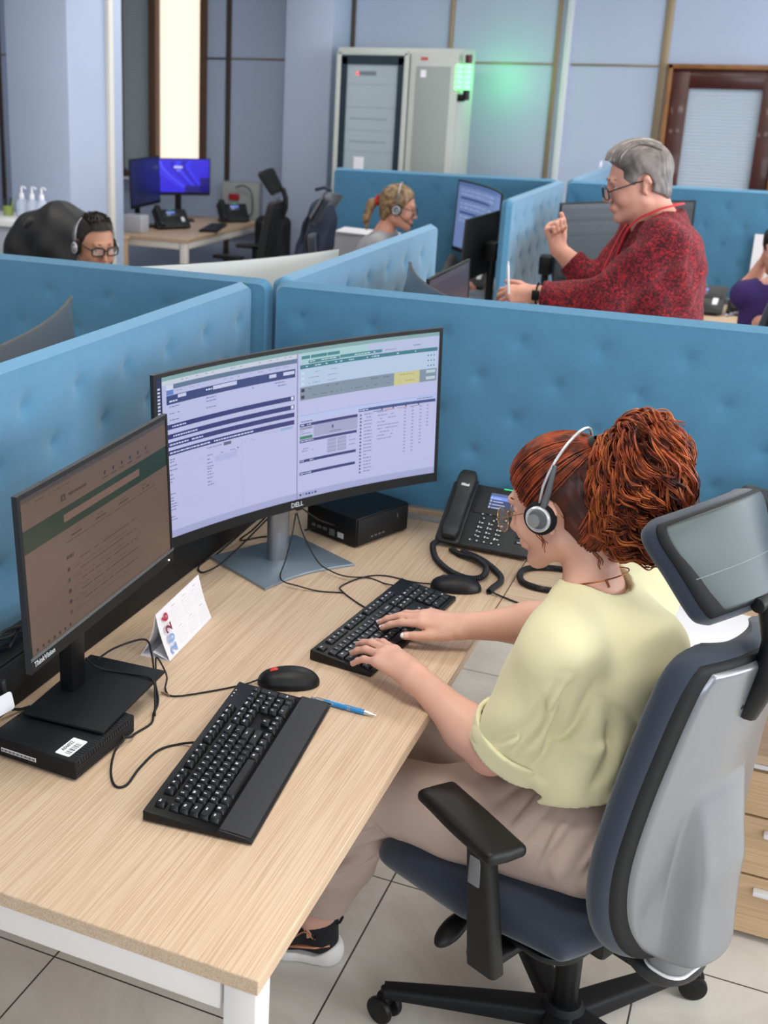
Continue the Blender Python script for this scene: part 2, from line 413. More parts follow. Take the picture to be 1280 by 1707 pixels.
# trims on the back wall
def trim(n, x0, x1, z0, z1, y=YB, t=0.012, m=None):
    g = G(); g.box(((x0+x1)/2, y-t/2, (z0+z1)/2), (abs(x1-x0), t, z1-z0), 0.002); return struct(g, 'trim_%d' % n, m or M_bronze)
M_dbronze = mat('dark_bronze', '4a4038', 0.5, 0.3)
trim(1, -4.465, -4.42, 0, 3.0, m=M_dbronze); trim(2, -3.415, -3.365, 0, 3.0, m=M_dbronze); trim(3, -2.62, -2.585, 0, 3.0)
trim(4, -1.83, -1.795, 0, 3.0); trim(5, -1.09, -1.035, 0, 3.0)
trim(6, -1.76, -1.715, 0, 3.0, t=0.03, m=mat('cable_duct', 'c9ccd2', 0.5))
trim(7, -4.42, -1.83, 1.978, 1.992); trim(8, -1.70, -1.09, 1.978, 1.992); trim(9, -4.66, -4.465, 1.978, 1.992, m=M_dbronze); trim(10, -7.0, -5.5, 1.978, 1.992)
trim(11, -6.72, -6.68, 0, 3.0, m=M_dbronze)
# columns
g = G(); g.box((-3.59, 9.1, 1.5), (0.38, 0.4, 3.0), 0.008); struct(g, 'wall_column_back', M_wall)
g = G(); g.box((-4.07, 6.3, 1.5), (0.414, 0.6, 3.0), 0.008); struct(g, 'wall_column', M_wall)
g = G(); g.box((-3.85, 6.43, 1.5), (0.03, 0.05, 3.0), 0.004); struct(g, 'trim_12', mat('ivory_duct', 'd8d4cc', 0.5))
# window_1: bronze frame, backlit pleated blind; window_2 part with grey blind
M_fr = mat('window_frame_brown', '5a3f2a', 0.45)
g = G()
for x, w_ in ((-5.125, 0.07), (-4.66, 0.045)): g.box((x, 9.29, 1.88), (w_, 0.10, 1.72), 0.004)
g.box((-5.06, 9.29, 1.035), (0.84, 0.10, 0.035), 0.004); g.box((-5.06, 9.29, 2.73), (0.84, 0.10, 0.035), 0.004); g.box((-5.46, 9.29, 1.88), (0.04, 0.10, 1.72), 0.004)
win = struct(g, 'window_1', M_fr)
def blind(x0, x1, z0, z1, m, par, name='blind', pl=0.022, amp=0.006, y=9.31):
    g = G(); n = int((z1-z0)/pl)
    vs = []; fs = []
    for i in range(2*n+1):
        z = z0+(z1-z0)*i/(2*n); yy = y+(amp if i % 2 else -amp); vs += [(x0, yy, z), (x1, yy, z), (x1, yy+0.004, z), (x0, yy+0.004, z)]
    for i in range(2*n):
        a = i*4; fs += [(a, a+1, a+5, a+4), (a+2, a+3, a+7, a+6)]
    g.add(vs, fs); return g.build(name, m, par, 20)
def blind_mat(name, col, em, z0, z1):
    return mat(name, col, 0.7, emit=(col, em))
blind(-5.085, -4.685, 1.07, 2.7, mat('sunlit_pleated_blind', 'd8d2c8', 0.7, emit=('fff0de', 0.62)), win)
g = G(); g.box((-4.885, 9.29, 1.065), (0.40, 0.03, 0.02), 0.004); g.build('blind_bottom_rail', M_white, win)
blind(-5.44, -5.165, 1.07, 2.7, mat('grey_pleated_blind', '9aa5a8', 0.7, emit=('9aa5a8', 0.06)), win, 'blind')
g = G(); g.box((-5.3, 9.24, 1.0), (0.30, 0.14, 0.02), 0.004); g.build('window_sill', M_white, win)
# door_1: mahogany leaf with glazed panel and blind behind the glass
M_mah = mat('mahogany', '471a12', 0.32, var=(9, 0.35), coat=0.2); M_case = mat('door_casing_wood', '8a5a2c', 0.4, var=(14, 0.3))
g = G()
for x in (-1.005, -0.255): g.box((x, 9.29, 1.0), (0.032, 0.13, 2.0), 0.004)
g.box((-0.63, 9.29, 1.985), (0.80, 0.13, 0.032), 0.004)
door = struct(g, 'door_1', M_case)
g = G()
for x, w_ in ((-0.93, 0.12), (-0.33, 0.12)): g.box((x, 9.30, 0.985), (w_, 0.045, 1.97), 0.006)
g.box((-0.63, 9.30, 1.905), (0.50, 0.045, 0.13), 0.006); g.box((-0.63, 9.30, 0.45), (0.50, 0.045, 0.9), 0.006)
leaf = g.build('door_leaf', M_mah, door)
blind(-0.87, -0.385, 0.9, 1.845, mat('door_blind', 'abb8c8', 0.75), door, 'door_blind', y=9.318, amp=0.004)
g = G(); g.box((-0.63, 9.302, 1.37), (0.49, 0.004, 0.95)); g.build('door_pane', mat('door_glass', 'dfe9ee', 0.03, alpha=0.10, spec=0.8), door)
g = G(); g.cyl((-0.33, 9.28, 1.0), (-0.33, 9.23, 1.0), 0.01); g.cyl((-0.33, 9.235, 1.0), (-0.44, 9.235, 1.0), 0.009); g.build('door_handle', M_chrome, door)
# baseboards
for n, (a, b) in {'baseboard_back': ((-7, 9.285), (-1.03, 9.285))}.items():
    g = G(); g.box(((a[0]+b[0])/2, a[1], 0.05), (b[0]-a[0], 0.02, 0.1), 0.003); struct(g, n, M_dbronze)
g = G(); g.box((-6.985, 3.2, 0.05), (0.02, 12, 0.1), 0.003); struct(g, 'baseboard_left', M_dbronze)

# ------------------------------------------------------------------ felt partitions
def partition(L, H, T, z0, loc, rz, label, u0=0.0):
    """tufted felt screen along local +X from 0 to L, standing z0..z0+H, thickness T about y=0"""
    r = root('desk_partition', label, 'partition', loc, rz, 'blue felt desk partitions')
    nx = max(8, int(L/0.0125)); nz = max(8, int(H/0.0125)); cr = 0.035; er = 0.014
    tu = []
    zt = z0+H-0.095; row = 0
    while zt > z0+0.05:
        k = u0+(0.1 if row % 2 else 0.0)
        x = k
        while x < L-0.04:
            if x > 0.04: tu.append((x, zt))
            x += 0.2
        zt -= 0.1015; row += 1
    tu = np.array(tu) if tu else np.zeros((0, 2))
    X = np.linspace(0, L, nx+1); Z = np.linspace(0, H, nz+1); gx, gz = np.meshgrid(X, Z)
    # rounded corners at the top
    dxl = np.maximum(cr-gx, 0); dxr = np.maximum(gx-(L-cr), 0); dz = np.maximum(gz-(H-cr), 0); dx = np.maximum(dxl, dxr)
    m = np.maximum(dx, dz); rr = np.hypot(dx, dz); sc = np.where(rr > 1e-9, m/np.maximum(rr, 1e-9), 1)
    px = np.where(dxl > 0, cr-dxl*sc, np.where(dxr > 0, L-cr+dxr*sc, gx)); pz = np.where(dz > 0, H-cr+dz*sc, gz)
    edge = np.minimum(np.minimum(gx, L-gx), np.minimum(H-gz, gz+1)); cornd = np.minimum(edge, np.where((dx > 0) & (dz > 0), cr-rr*0+0-m, 9))
    e = np.clip(edge/er, 0, 1); half = T/2*np.sqrt(np.clip(1-(1-e)**2, 0, 1))
    dent = np.zeros_like(gx)
    for (a, b) in tu:
        q = np.hypot(gx-a, gz+z0-b); dent += 0.010*np.exp(-(q/0.010)**2)+0.0050*np.exp(-(q/0.035)**2)
    seam = 0.0022*np.exp(-((edge-0.022)/0.004)**2)
    vs = []; fs = []; w = nx+1
    for sgn in (-1, 1):
        y = sgn*np.maximum(half-dent-seam, 0.0)
        o = len(vs); vs.extend(np.stack([px.ravel(), y.ravel(), (pz+z0).ravel()], 1).tolist())
        for j in range(nz):
            for i in range(nx):
                a = o+j*w+i; f = (a, a+1, a+w+1, a+w); fs.append(f if sgn < 0 else f[::-1])
    g = G(); g.add(vs, fs); g.build('felt_panel', M_blue, r, 60)
    g = G()
    for x in (0.12, L-0.12): g.box((x, 0, z0-0.03), (0.05, 0.03, 0.10), 0.004)
    g.build('bracket', M_grey, r)
    g = G(); g.box((L/2, 0, z0-0.004), (L-0.02, T*0.9, 0.012), 0.002); g.build('base_rail', mat('rail_grey', 'a7abad', 0.4, 0.4), r)
    return r
PZ, PH, PT = 0.775, 0.575, 0.05
partition(2.355, PH, PT, PZ, (-1.290, 3.025, 0), 0, 'blue tufted felt partition behind the curved monitor and desk phone', 0.085)
partition(2.32, PH, PT, PZ, (-3.62, 3.025, 0), 0, 'blue tufted felt partition hiding the man in glasses below the eyes', 0.0)
partition(2.2, PH, PT, PZ, (-1.36, 0.77, 0), R(90), 'blue tufted felt partition behind the brown-screened flat monitor', 0.12)
partition(1.5, PH, PT, PZ, (-1.30, 3.07, 0), R(90), 'pale blue partition running back towards the ponytailed grey-shirted worker', 0.1)
partition(1.3, PH, PT, PZ, (-1.275, 5.70, 0), R(90), 'short blue partition end panel beside the raised fist of the woman in red', 0.1)
partition(1.35, PH, PT, PZ, (-2.64, 7.03, 0), 0, 'blue partition in front of the tall grey cabinet', 0.05)
partition(2.4, PH, PT, PZ, (-1.24, 7.03, 0), 0, 'blue partition in front of the mahogany door', 0.05)
partition(1.4, PH, PT, PZ, (-1.23, 7.10, 0), R(90), 'blue partition stretching to the far wall behind the forehead of the woman in red', 0.1)

# ------------------------------------------------------------------ desks
def desk(x0, x1, y0, y1, label, legs, beams, m=None, name='desk', grp=None):
    r = root(name, label, 'desk', ((x0+x1)/2, (y0+y1)/2, 0), 0, grp); cx, cy = (x0+x1)/2, (y0+y1)/2
    g = G(); g.box((0, 0, DESK-0.0125), (x1-x0, y1-y0, 0.025), 0.0012, 1)
    g.build('tabletop', m or M_wood, r)
    for (lx, ly) in legs:
        g = G(); g.box((lx-cx, ly-cy, (DESK-0.025)/2), (0.05, 0.05, DESK-0.025), 0.004); g.build('leg', M_whitemetal, r)
    for (a, b) in beams:
        g = G(); d = (Vector(b)-Vector(a)); c = (Vector(a)+Vector(b))/2
        g.box((c.x-cx, c.y-cy, DESK-0.05), (max(abs(d.x), 0.03), max(abs(d.y), 0.03), 0.048), 0.003); g.build('frame_beam', M_whitemetal, r)
    return r
desk(-1.315, -0.507, 1.195, 2.985, 'light oak desk with white metal frame carrying both monitors and both keyboards',
     [(-0.535, 1.222), (-1.28, 1.222), (-1.28, 2.95)], [((-1.255, 1.215), (-0.565, 1.215)), ((-0.91, 1.25), (-0.91, 2.92))])
desk(-0.5045, 1.05, 2.40, 2.985, 'oak desk return holding the phones beyond the red-haired woman',
     [(1.02, 2.43), (1.02, 2.95)], [((-0.47, 2.7), (0.99, 2.7))], M_woodX)
# neighbouring desks
desk(-2.15, -1.405, 1.2, 2.985, 'neighbouring desk hidden behind the left felt partition', [(-1.44, 1.23), (-2.11, 1.23)], [])
desk(-1.255, -0.5, 3.07, 4.56, 'desk behind the front partition beside the woman in red', [(-0.53, 4.52), (-1.22, 4.52)], [((-1.2, 4.54), (-0.55, 4.54))])
desk(-2.95, -1.345, 3.07, 3.8, 'desk of the man in glasses behind the partition', [(-2.9, 3.75)], [], M_woodX)
desk(-2.05, -1.31, 5.72, 6.99, 'desk of the ponytailed worker under the black monitor', [(-2.01, 5.76), (-1.35, 5.76)], [((-1.97, 5.74), (-1.39, 5.74))])
desk(-1.24, -0.52, 5.72, 6.27, 'desk end behind the short blue panel next to the woman in red', [(-1.2, 5.76), (-0.56, 5.76)], [])
desk(-1.24, 1.0, 6.28, 6.99, 'far desk carrying the phones behind the woman in red', [(-1.2, 6.32), (0.96, 6.32)], [((-1.15, 6.3), (0.9, 6.3))], M_woodX)

# drawer pedestal under the return
r = root('drawer_pedestal', 'light oak drawer pedestal with white pull handles behind the swivel chair', 'drawers', (0.28, 2.77, 0))
g = G(); g.box((0, 0, 0.235), (0.43, 0.33, 0.44), 0.002, 1); g.build('cabinet_body', M_woodV, r)
for z0, z1 in ((0.02, 0.172), (0.178, 0.325), (0.331, 0.44)):
    g = G(); g.box((0, -0.176, (z0+z1)/2), (0.425, 0.018, z1-z0), 0.001, 1); d = g.build('drawer', M_woodV, r)
    if z0 < 0.3:
        g = G(); g.box((-0.09, -0.196, z1-0.03), (0.13, 0.022, 0.012), 0.003); g.build('handle', M_white, d)
g = G(); g.box((0, -0.01, 0.458), (0.44, 0.37, 0.012), 0.003); g.build('white_edge_top', M_white, r)
g = G(); g.box((0, -0.01, 0.476), (0.44, 0.37, 0.022), 0.002, 1); g.build('pedestal_top', M_woodX, r)
for a in (-0.17, 0.17):
    for b in (-0.12, 0.12):
        g = G(); g.cyl((a-0.008, b, 0.012), (a+0.008, b, 0.012), 0.012, seg=12); g.build('caster', M_rubber, r)
# ------------------------------------------------------------------ screens
def emi(hexc, k=1.0):
    n = 'display_%s_%d' % (hexc, int(k*100))
    if n in MATS: return MATS[n]
    c = lin(hexc); m = mat(n, (0.01, 0.01, 0.012), 0.22, spec=0.55)
    b = m.node_tree.nodes['Principled BSDF']; b.inputs['Emission Color'].default_value = (*c, 1); b.inputs['Emission Strength'].default_value = k
    return m
def monitor(name, label, loc, rz, Wd, Hd, Rc, cz, fwd, tilt, ui, back=None, stand='plate', bez=(0.008, 0.008, 0.022), thick=0.035, k=1.0, group=None, brand=None, roll=0, baseplate=None, base_z=0.0, barstrip=False):
    r = root(name, label, 'monitor', loc, rz, group); back = back or M_blackm
    ct, st = math.cos(tilt), math.sin(tilt); cr, sr = math.cos(roll), math.sin(roll)
    def P(u, v, off=0.0):
        th = u*Wd/Rc if Rc else 0
        x = Rc*math.sin(th) if Rc else u*Wd; y = -(Rc*(1-math.cos(th))) if Rc else 0
        x += off*(-math.sin(th)); y += off*(-math.cos(th)); z = v*Hd
        x, z = x*cr-z*sr, x*sr+z*cr
        return (x, y*ct+z*st-fwd, -y*st+z*ct+cz)
    NU = 40 if Rc else 2
    bs, bt, bb = bez[0]/Wd, bez[1]/Hd, bez[2]/Hd
    # housing: front ring, edges, domed back
    g = G()
    def face(off, dome, flip):
        vs = []; fs = []; nv = 10
        for j in range(nv+1):
            for i in range(NU*2+1):
                u = -0.5+i/(NU*2); v = -0.5+j/nv; e = min(0.5-abs(u), 0.5-abs(v))*min(Wd, Hd)
                q = dome*min(1, (max(0, 0.5-abs(u))*Wd/0.12))*min(1, (max(0, 0.5-abs(v))*Hd/0.1))
                vs.append(P(u, v, off-q))
        w = NU*2+1
        for j in range(nv):
            for i in range(NU*2):
                a = j*w+i; f = (a, a+1, a+w+1, a+w); fs.append(f if not flip else f[::-1])
        return vs, fs
    vs, fs = face(-0.010, thick-0.012, True); g.add(vs, fs, 0)
    # rim
    def ring(n=NU*2):
        p = [(-0.5+i/n, -0.5) for i in range(n)]+[(0.5, -0.5+i/10) for i in range(10)]+[(0.5-i/n, 0.5) for i in range(n)]+[(-0.5, 0.5-i/10) for i in range(10)]
        return p
    rp = ring(); nR = len(rp)
    for o0, o1, mm in ((0.0, -0.010, 1),):
        vs = [P(u, v, o0) for u, v in rp]+[P(u, v, o1) for u, v in rp]
        g.add(vs, [(i, i+nR, (i+1) % nR+nR, (i+1) % nR) for i in range(nR)], mm)
    housing = g.build('housing', [back, M_dgrey], r, 40)
    g = G()   # bezel ring on the front
    inner = [(max(-0.5+bs, min(0.5-bs, u)), max(-0.5+bb, min(0.5-bt, v))) for u, v in rp]
    vs = [P(u, v, 0.0) for u, v in rp]+[P(u, v, 0.0005) for u, v in inner]
    g.add(vs, [(i, (i+1) % nR, (i+1) % nR+nR, i+nR) for i in range(nR)], 0)
    vs = [P(u, v, 0.0005) for u, v in inner]+[P(u, v, -0.002) for u, v in inner]
    g.add(vs, [(i, (i+1) % nR, (i+1) % nR+nR, i+nR) for i in range(nR)], 0)
    bz = g.build('bezel', M_blackm, r, 30)
    if barstrip:
        g = G(); v0 = -0.5+bb; vs = [P(-0.5, v0-0.012, 0.002), P(0.5, v0-0.012, 0.002), P(0.5, v0+0.004, 0.002), P(-0.5, v0+0.004, 0.002), P(-0.5, v0-0.012, 0), P(0.5, v0-0.012, 0), P(0.5, v0+0.004, 0), P(-0.5, v0+0.004, 0)]
        g.add(vs, [(0, 1, 2, 3), (4, 5, 1, 0), (3, 2, 6, 7)]); g.build('bezel_strip', M_grey, r)
    # screen with its interface
    U0, U1, V0, V1 = -0.5+bs, 0.5-bs, -0.5+bb, 0.5-bt
    g = G(); ml = []; idx = {}
    def slot(h):
        if h not in idx: idx[h] = len(ml); ml.append(emi(h, k))
        return idx[h]
    def rect(u0, u1, v0, v1, col, lay):
        m_ = slot(col); o = -0.0015+lay*0.00012
        n = max(1, int((u1-u0)*NU)) if Rc else 1
        for i in range(n):
            a = u0+(u1-u0)*i/n; b = u0+(u1-u0)*(i+1)/n
            f = lambda u, v: P(U0+(U1-U0)*u, V1-(V1-V0)*v, o)
            g.add([f(a, v1), f(b, v1), f(b, v0), f(a, v0)], [(0, 1, 2, 3)], m_)
    ui(rect); g.build('screen', ml, r, 180)
    if brand:
        g = G(); txt, bu, bsz = brand; p = Vector(P(bu, -0.5+bb*0.5, 0.0008)); e = 1e-3
        du = (Vector(P(bu+e, -0.5+bb*0.5, 0.0008))-p).normalized(); dv = (Vector(P(bu, -0.5+bb*0.5+e, 0.0008))-p).normalized()
        text_geo(g, txt, bsz, MX(du, dv, du.cross(dv), p), bold=0.0002); g.build('brand_lettering', mat('bezel_lettering', 'b9bcc0', 0.4), r)
    # stand
    if stand == 'silver':
        g = G(); poly = rrect(0.058, 0.036, 0.017, 6); g.prism(poly, 0.006, cz-0.02, MX((1, 0, 0), (0, 1, 0), (0, 0, 1), (0, 0.0, 0)), bev=0.002)
        nk = g.build('stand_neck', M_silver, r)
        g = G(); g.box((0, 0.0, cz), (0.10, fwd*0.9, 0.10), 0.012); g.build('mount_block', M_silver, r)
        g = G()
        pl = [(-0.135, 0.10), (0.135, 0.10), (0.137, -0.135)]+[(0.137-0.274*i/10, -0.135+0.022*math.sin(PI*i/10)) for i in range(1, 10)]+[(-0.137, -0.135)]
        g.prism([(x, y) for x, y in pl[::-1]], 0.0, 0.007, bev=0.0015); g.build('stand_base', M_alu, r)
    elif stand == 'plate':
        g = G(); g.box((0, 0.0, (cz-0.03)/2+base_z/2), (0.05, 0.03, cz-0.03-base_z), 0.006); g.build('stand_neck', M_black, r)
        g = G(); g.box((0, 0.0, cz-0.02), (0.10, fwd*0.9, 0.09), 0.008); g.build('mount_block', M_black, r)
        bp = baseplate or (0, -0.04, 0.25, 0.20)
        g = G(); g.box((bp[0], bp[1], base_z+0.003), (bp[2], bp[3], 0.006), 0.002); g.build('stand_base', M_blackm, r)
    return r, P
rnd = random.Random(3)
def dashes(rect, u0, u1, v, h, col, lay, frac=0.6):
    u = u0
    while u < u1-0.002:
        w = rnd.uniform(0.004, 0.012)
        if rnd.random() < frac: rect(u, min(u+w, u1), v, v+h, col, lay)
        u += w+0.0022
def ui_main(rect):
    BG, NV, TX = 'b9bde4', '1f2a72', '6f75a6'
    rect(0, 1, 0, 1, BG, 0)
    rect(0, 0.02, 0, 1, '1c2350', 1)                       # task bar standing at the left edge
    for i in range(20): rect(0.004, 0.013, 0.06+i*0.021, 0.072+i*0.021, 'c4cbe6', 2)
    rect(0.02, 1, 0, 0.026, '7fa6a6', 1)
    rect(0.02, 0.5, 0.026, 0.052, 'c7cfdc', 1); rect(0.06, 0.5, 0.055, 0.083, '5d7490', 1); rect(0.035, 0.06, 0.055, 0.083, 'cfd5e8', 2); rect(0.035, 0.06, 0.086, 0.115, '5a7fc4', 2)
    for v in (0.034, 0.093): dashes(rect, 0.07, 0.48, v, 0.006, '9aa3bd', 2, 0.35)
    rect(0.035, 0.493, 0.118, 0.172, '2c3f78', 1); rect(0.075, 0.105, 0.122, 0.142, 'c6cdea', 2); rect(0.20, 0.285, 0.122, 0.145, 'c6cdea', 2); rect(0.40, 0.425, 0.128, 0.150, 'c6cdea', 2); rect(0.45, 0.49, 0.128, 0.150, 'c6cdea', 2)
    dashes(rect, 0.045, 0.073, 0.150, 0.009, 'dfe3f5', 2, 0.9); dashes(rect, 0.175, 0.197, 0.132, 0.009, 'dfe3f5', 2, 0.9)
    for v, us in ((0.185, (0.045, 0.175, 0.31, 0.42)), (0.205, (0.175, 0.43)), (0.225, (0.045,)), (0.245, (0.175,)), (0.265, (0.045,))):
        for u in us: dashes(rect, u, u+0.035, v, 0.006, TX, 1, 0.9)
    for v0, w in ((0.293, 0.06), (0.352, 0.10), (0.402, 0.13), (0.452, 0.30)):
        rect(0.035, 0.49, v0, v0+0.030, NV, 1); dashes(rect, 0.042, 0.042+w, v0+0.011, 0.009, 'c8cff2', 2, 0.85)
    for v0 in (0.296, 0.355): rect(0.478, 0.487, v0, v0+0.022, 'd8dcf2', 2)
    rect(0.235, 0.262, 0.492, 0.512, '565c78', 1); dashes(rect, 0.175, 0.23, 0.498, 0.006, TX, 1, 0.9); rect(0.44, 0.485, 0.492, 0.508, '8eacd8', 1); dashes(rect, 0.37, 0.435, 0.498, 0.005, 'a2a8cf', 1, 0.9); dashes(rect, 0.31, 0.35, 0.520, 0.005, 'a2a8cf', 1, 0.9)
    for i, v in enumerate((0.505, 0.521, 0.545, 0.571, 0.6, 0.625, 0.645, 0.72, 0.745, 0.763, 0.783, 0.80, 0.82, 0.865, 0.883)):
        dashes(rect, 0.04, 0.04+rnd.uniform(0.012, 0.028), v, 0.0055, '62689c', 1, 0.95)
    for v in (0.545, 0.57, 0.594, 0.617, 0.632, 0.650, 0.668, 0.69, 0.715, 0.735): dashes(rect, 0.175, 0.175+rnd.uniform(0.012, 0.024), v, 0.0055, '62689c', 1, 0.95)
    rect(0.203, 0.283, 0.565, 0.605, 'aeb3df', 1); dashes(rect, 0.205, 0.28, 0.55, 0.005, '7b81ad', 1, 0.5)
    rect(0.284, 0.289, 0.545, 0.552, '2b2f50', 1); rect(0.276, 0.282, 0.563, 0.571, '2b2f50', 1)
    for v in (0.56, 0.585, 0.74, 0.78, 0.82): rect(0.075, 0.165, v, v+0.0015, 'a3a9d6', 1)
    rect(0.02, 1, 0.955, 1, 'a3a8d2', 1); rect(0.3, 0.302, 0.5, 0.955, 'b0b5dd', 1)
    rect(0.4985, 0.5025, 0.02, 1, '8a90b8', 3)
    # right window
    o = 0.51
    rect(o, o+0.49, 0.026, 0.10, 'a9cbd2', 1); rect(0.75, 1, 0.026, 0.10, 'b4bfe0', 2)
    for a, b in ((0.515, 0.545), (0.548, 0.605), (0.607, 0.65)): rect(a, b, 0.045, 0.066, '3d8289', 3)
    rect(0.54, 0.65, 0.078, 0.098, '3d8289', 3); rect(0.652, 0.80, 0.074, 0.094, '3d8289', 3); dashes(rect, 0.545, 0.79, 0.083, 0.006, 'c7e2e6', 4, 0.7); dashes(rect, 0.81, 0.85, 0.08, 0.006, '7f8bb4', 4, 0.9); dashes(rect, 0.91, 0.935, 0.07, 0.006, '5f6aa0', 4, 0.9)
    rect(o, 0.995, 0.103, 0.128, '2f7683', 3); dashes(rect, 0.53, 0.93, 0.112, 0.007, 'b8e0e2', 4, 0.35)
    rect(o, 0.995, 0.13, 0.245, 'b3c9e2', 2)
    for v in (0.155, 0.19, 0.225):
        rect(0.514, 0.525, v-0.007, v+0.012, 'c9d6f0', 3); dashes(rect, 0.54, 0.58, v, 0.005, '8798bd', 3, 0.8); dashes(rect, 0.61, 0.64, v, 0.005, '8798bd', 3, 0.8)
        for u in (0.962, 0.972, 0.982): rect(u, u+0.004, v-0.004, v+0.004, '37406e', 3)
    rect(o, 0.995, 0.248, 0.335, '7c8fa0', 2); rect(0.845, 0.935, 0.248, 0.335, 'c9c48a', 3)
    for v in (0.262, 0.307):
        rect(0.514, 0.526, v-0.004, v+0.018, '232a3c', 3); dashes(rect, 0.54, 0.83, v, 0.006, '5d6c80', 3, 0.4); dashes(rect, 0.865, 0.915, v, 0.006, 'a49f63', 4, 0.9); rect(0.958, 0.99, v-0.006, v+0.014, 'b8cbd6', 3)
    rect(o, 1, 0.435, 0.438, '8fa3e0', 2); rect(o, 1, 0.438, 0.47, 'b3c1ea', 1); dashes(rect, 0.515, 0.56, 0.475, 0.006, '4d558c', 2, 0.8); dashes(rect, 0.92, 0.985, 0.446, 0.006, '5a6494', 3, 0.9)
    rect(o, 0.718, 0.492, 0.512, NV, 2); rect(0.722, 0.995, 0.462, 0.482, '2d4482', 2); dashes(rect, 0.725, 0.77, 0.468, 0.007, 'c8cff2', 3, 0.8); dashes(rect, 0.514, 0.55, 0.498, 0.007, 'c8cff2', 3, 0.8)
    rect(0.56, 0.718, 0.513, 0.592, '9da2c4', 1); rect(0.625, 0.632, 0.535, 0.555, '4a5078', 2); dashes(rect, 0.61, 0.66, 0.575, 0.005, '5a608c', 2, 0.9)
    rect(o, 0.556, 0.516, 0.532, '8c93ae', 2); dashes(rect, o, 0.55, 0.54, 0.005, TX, 2, 0.8); dashes(rect, o, 0.55, 0.556, 0.005, TX, 2, 0.8); rect(o, 0.556, 0.575, 0.595, '2c7a5c', 2)
    rect(o, 0.716, 0.600, 0.619, NV, 2); rect(o, 0.714, 0.735, 0.754, NV, 2); rect(o, 0.712, 0.82, 0.839, NV, 2)
    for v in (0.606, 0.741, 0.826): dashes(rect, 0.513, 0.56, v, 0.006, 'c8cff2', 3, 0.8)
    for a in (0.61, 0.646):
        for b in (0.625, 0.65, 0.675, 0.7): rect(a, a+0.033, b, b+0.022, '9a9fc4', 1)
    for v in (0.635, 0.66, 0.69): rect(0.69, 0.693, v, v+0.006, '23284a', 1); dashes(rect, 0.696, 0.712, v, 0.005, TX, 1, 0.9)
    for v in (0.66, 0.675): dashes(rect, o, 0.57, v, 0.005, TX, 1, 0.5)
    for i in range(18):
        v = 0.50+i*0.0235; rect(0.727, 0.733, v, v+0.012, '454c74', 1); dashes(rect, 0.742, 0.77, v, 0.006, '7178a8', 1, 0.95)
        if i < 9: dashes(rect, 0.79, 0.79+rnd.uniform(0.05, 0.08), v, 0.006, '7c83b2', 1, 0.8)
        for u, n in ((0.885, 14), (0.912, 14), (0.94, 12), (0.965, 7)):
            if i < n: rect(u, u+0.007, v, v+0.007, '8087b5', 1)
    for u, c in ((0.775, '3c4470'), (0.815, 'b03a4c'), (0.86, 'b06a5c'), (0.905, '5b628e')): rect(u, u+0.035, 0.493, 0.497, c, 2); rect(u+0.028, u+0.033, 0.478, 0.490, '1a1d30', 2)
    for i in range(6): rect(0.51+i*0.011, 0.517+i*0.011, 0.968, 0.982, ('23305c', '8c93b8', '3a58a0', '2d3560', '4a7ab0', '30355c')[i], 2)
BIG_N = (math.cos(-0.5184), math.sin(-0.5184))
mon, PM = monitor('curved_monitor', 'wide curved monitor on silver stand showing a form with dark blue bars', (-1.062, 2.545, DESK), -0.5184+PI/2, 0.842, 0.398, 1.9, 1.0938-DESK, 0.062, 0.0249, ui_main, back=M_silver, stand='silver', bez=(0.009, 0.009, 0.024), roll=0.018, brand=('DELL', 0.0, 0.0165), k=0.76)
g = G(); g.box((0.032, -0.032, 0.175), (0.016, 0.02, 0.075), 0.003); g.build('cable_clip', M_black, mon)

def ui_brown(rect):
    BG, DK = '8a7060', '4a3c34'
    rect(0, 1, 0, 1, BG, 0); rect(0, 1, 0, 0.035, '6d5d57', 1); dashes(rect, 0.18, 0.5, 0.012, 0.008, '4f4c55', 2, 0.6); dashes(rect, 0.09, 0.3, 0.055, 0.01, '6e5b50', 1, 0.6)
    rect(0, 1, 0.20, 0.345, '24442f', 1)
    rect(0.245, 0.775, 0.245, 0.295, '9a7768', 2)
    rect(0.235, 0.265, 0.115, 0.155, '54443a', 1); rect(0.245, 0.255, 0.125, 0.145, BG, 2); dashes(rect, 0.275, 0.40, 0.125, 0.018, '54443a', 1, 0.85)
    for i in range(6):
        u = 0.52+i*0.062; rect(u, u+0.012, 0.118, 0.142, DK, 1); dashes(rect, u-0.012, u+0.028, 0.158, 0.009, '5a493f', 1, 0.85)
    for i in range(4):
        u = 0.245+i*0.165; dashes(rect, u+0.05, u+0.09, 0.375, 0.009, '6e5b50', 1, 0.9); dashes(rect, u+0.04, u+0.11, 0.398, 0.012, '54443a', 1, 0.9); rect(u, u+0.155, 0.43, 0.434, '54443a', 1)
    dashes(rect, 0.245, 0.29, 0.52, 0.022, '3c2f29', 1, 1.0)
    for i in range(5):
        v = 0.60+i*0.072; rect(0.245, 0.262, v, v+0.024, ('4a2c20', '3e5a34', '4a2c20', '4c3a4a', '6a5a40')[i], 1)
        dashes(rect, 0.28, 0.33, v+0.004, 0.006, '705c50', 1, 0.8); dashes(rect, 0.33, 0.74, v-0.022, 0.008, '5e4c42', 1, 0.85); dashes(rect, 0.28, 0.66, v+0.02, 0.006, '705c50', 1, 0.8)
    for i in range(7): rect(0.03+i*0.034, 0.042+i*0.034, 0.965, 0.985, '4a3c34', 1)
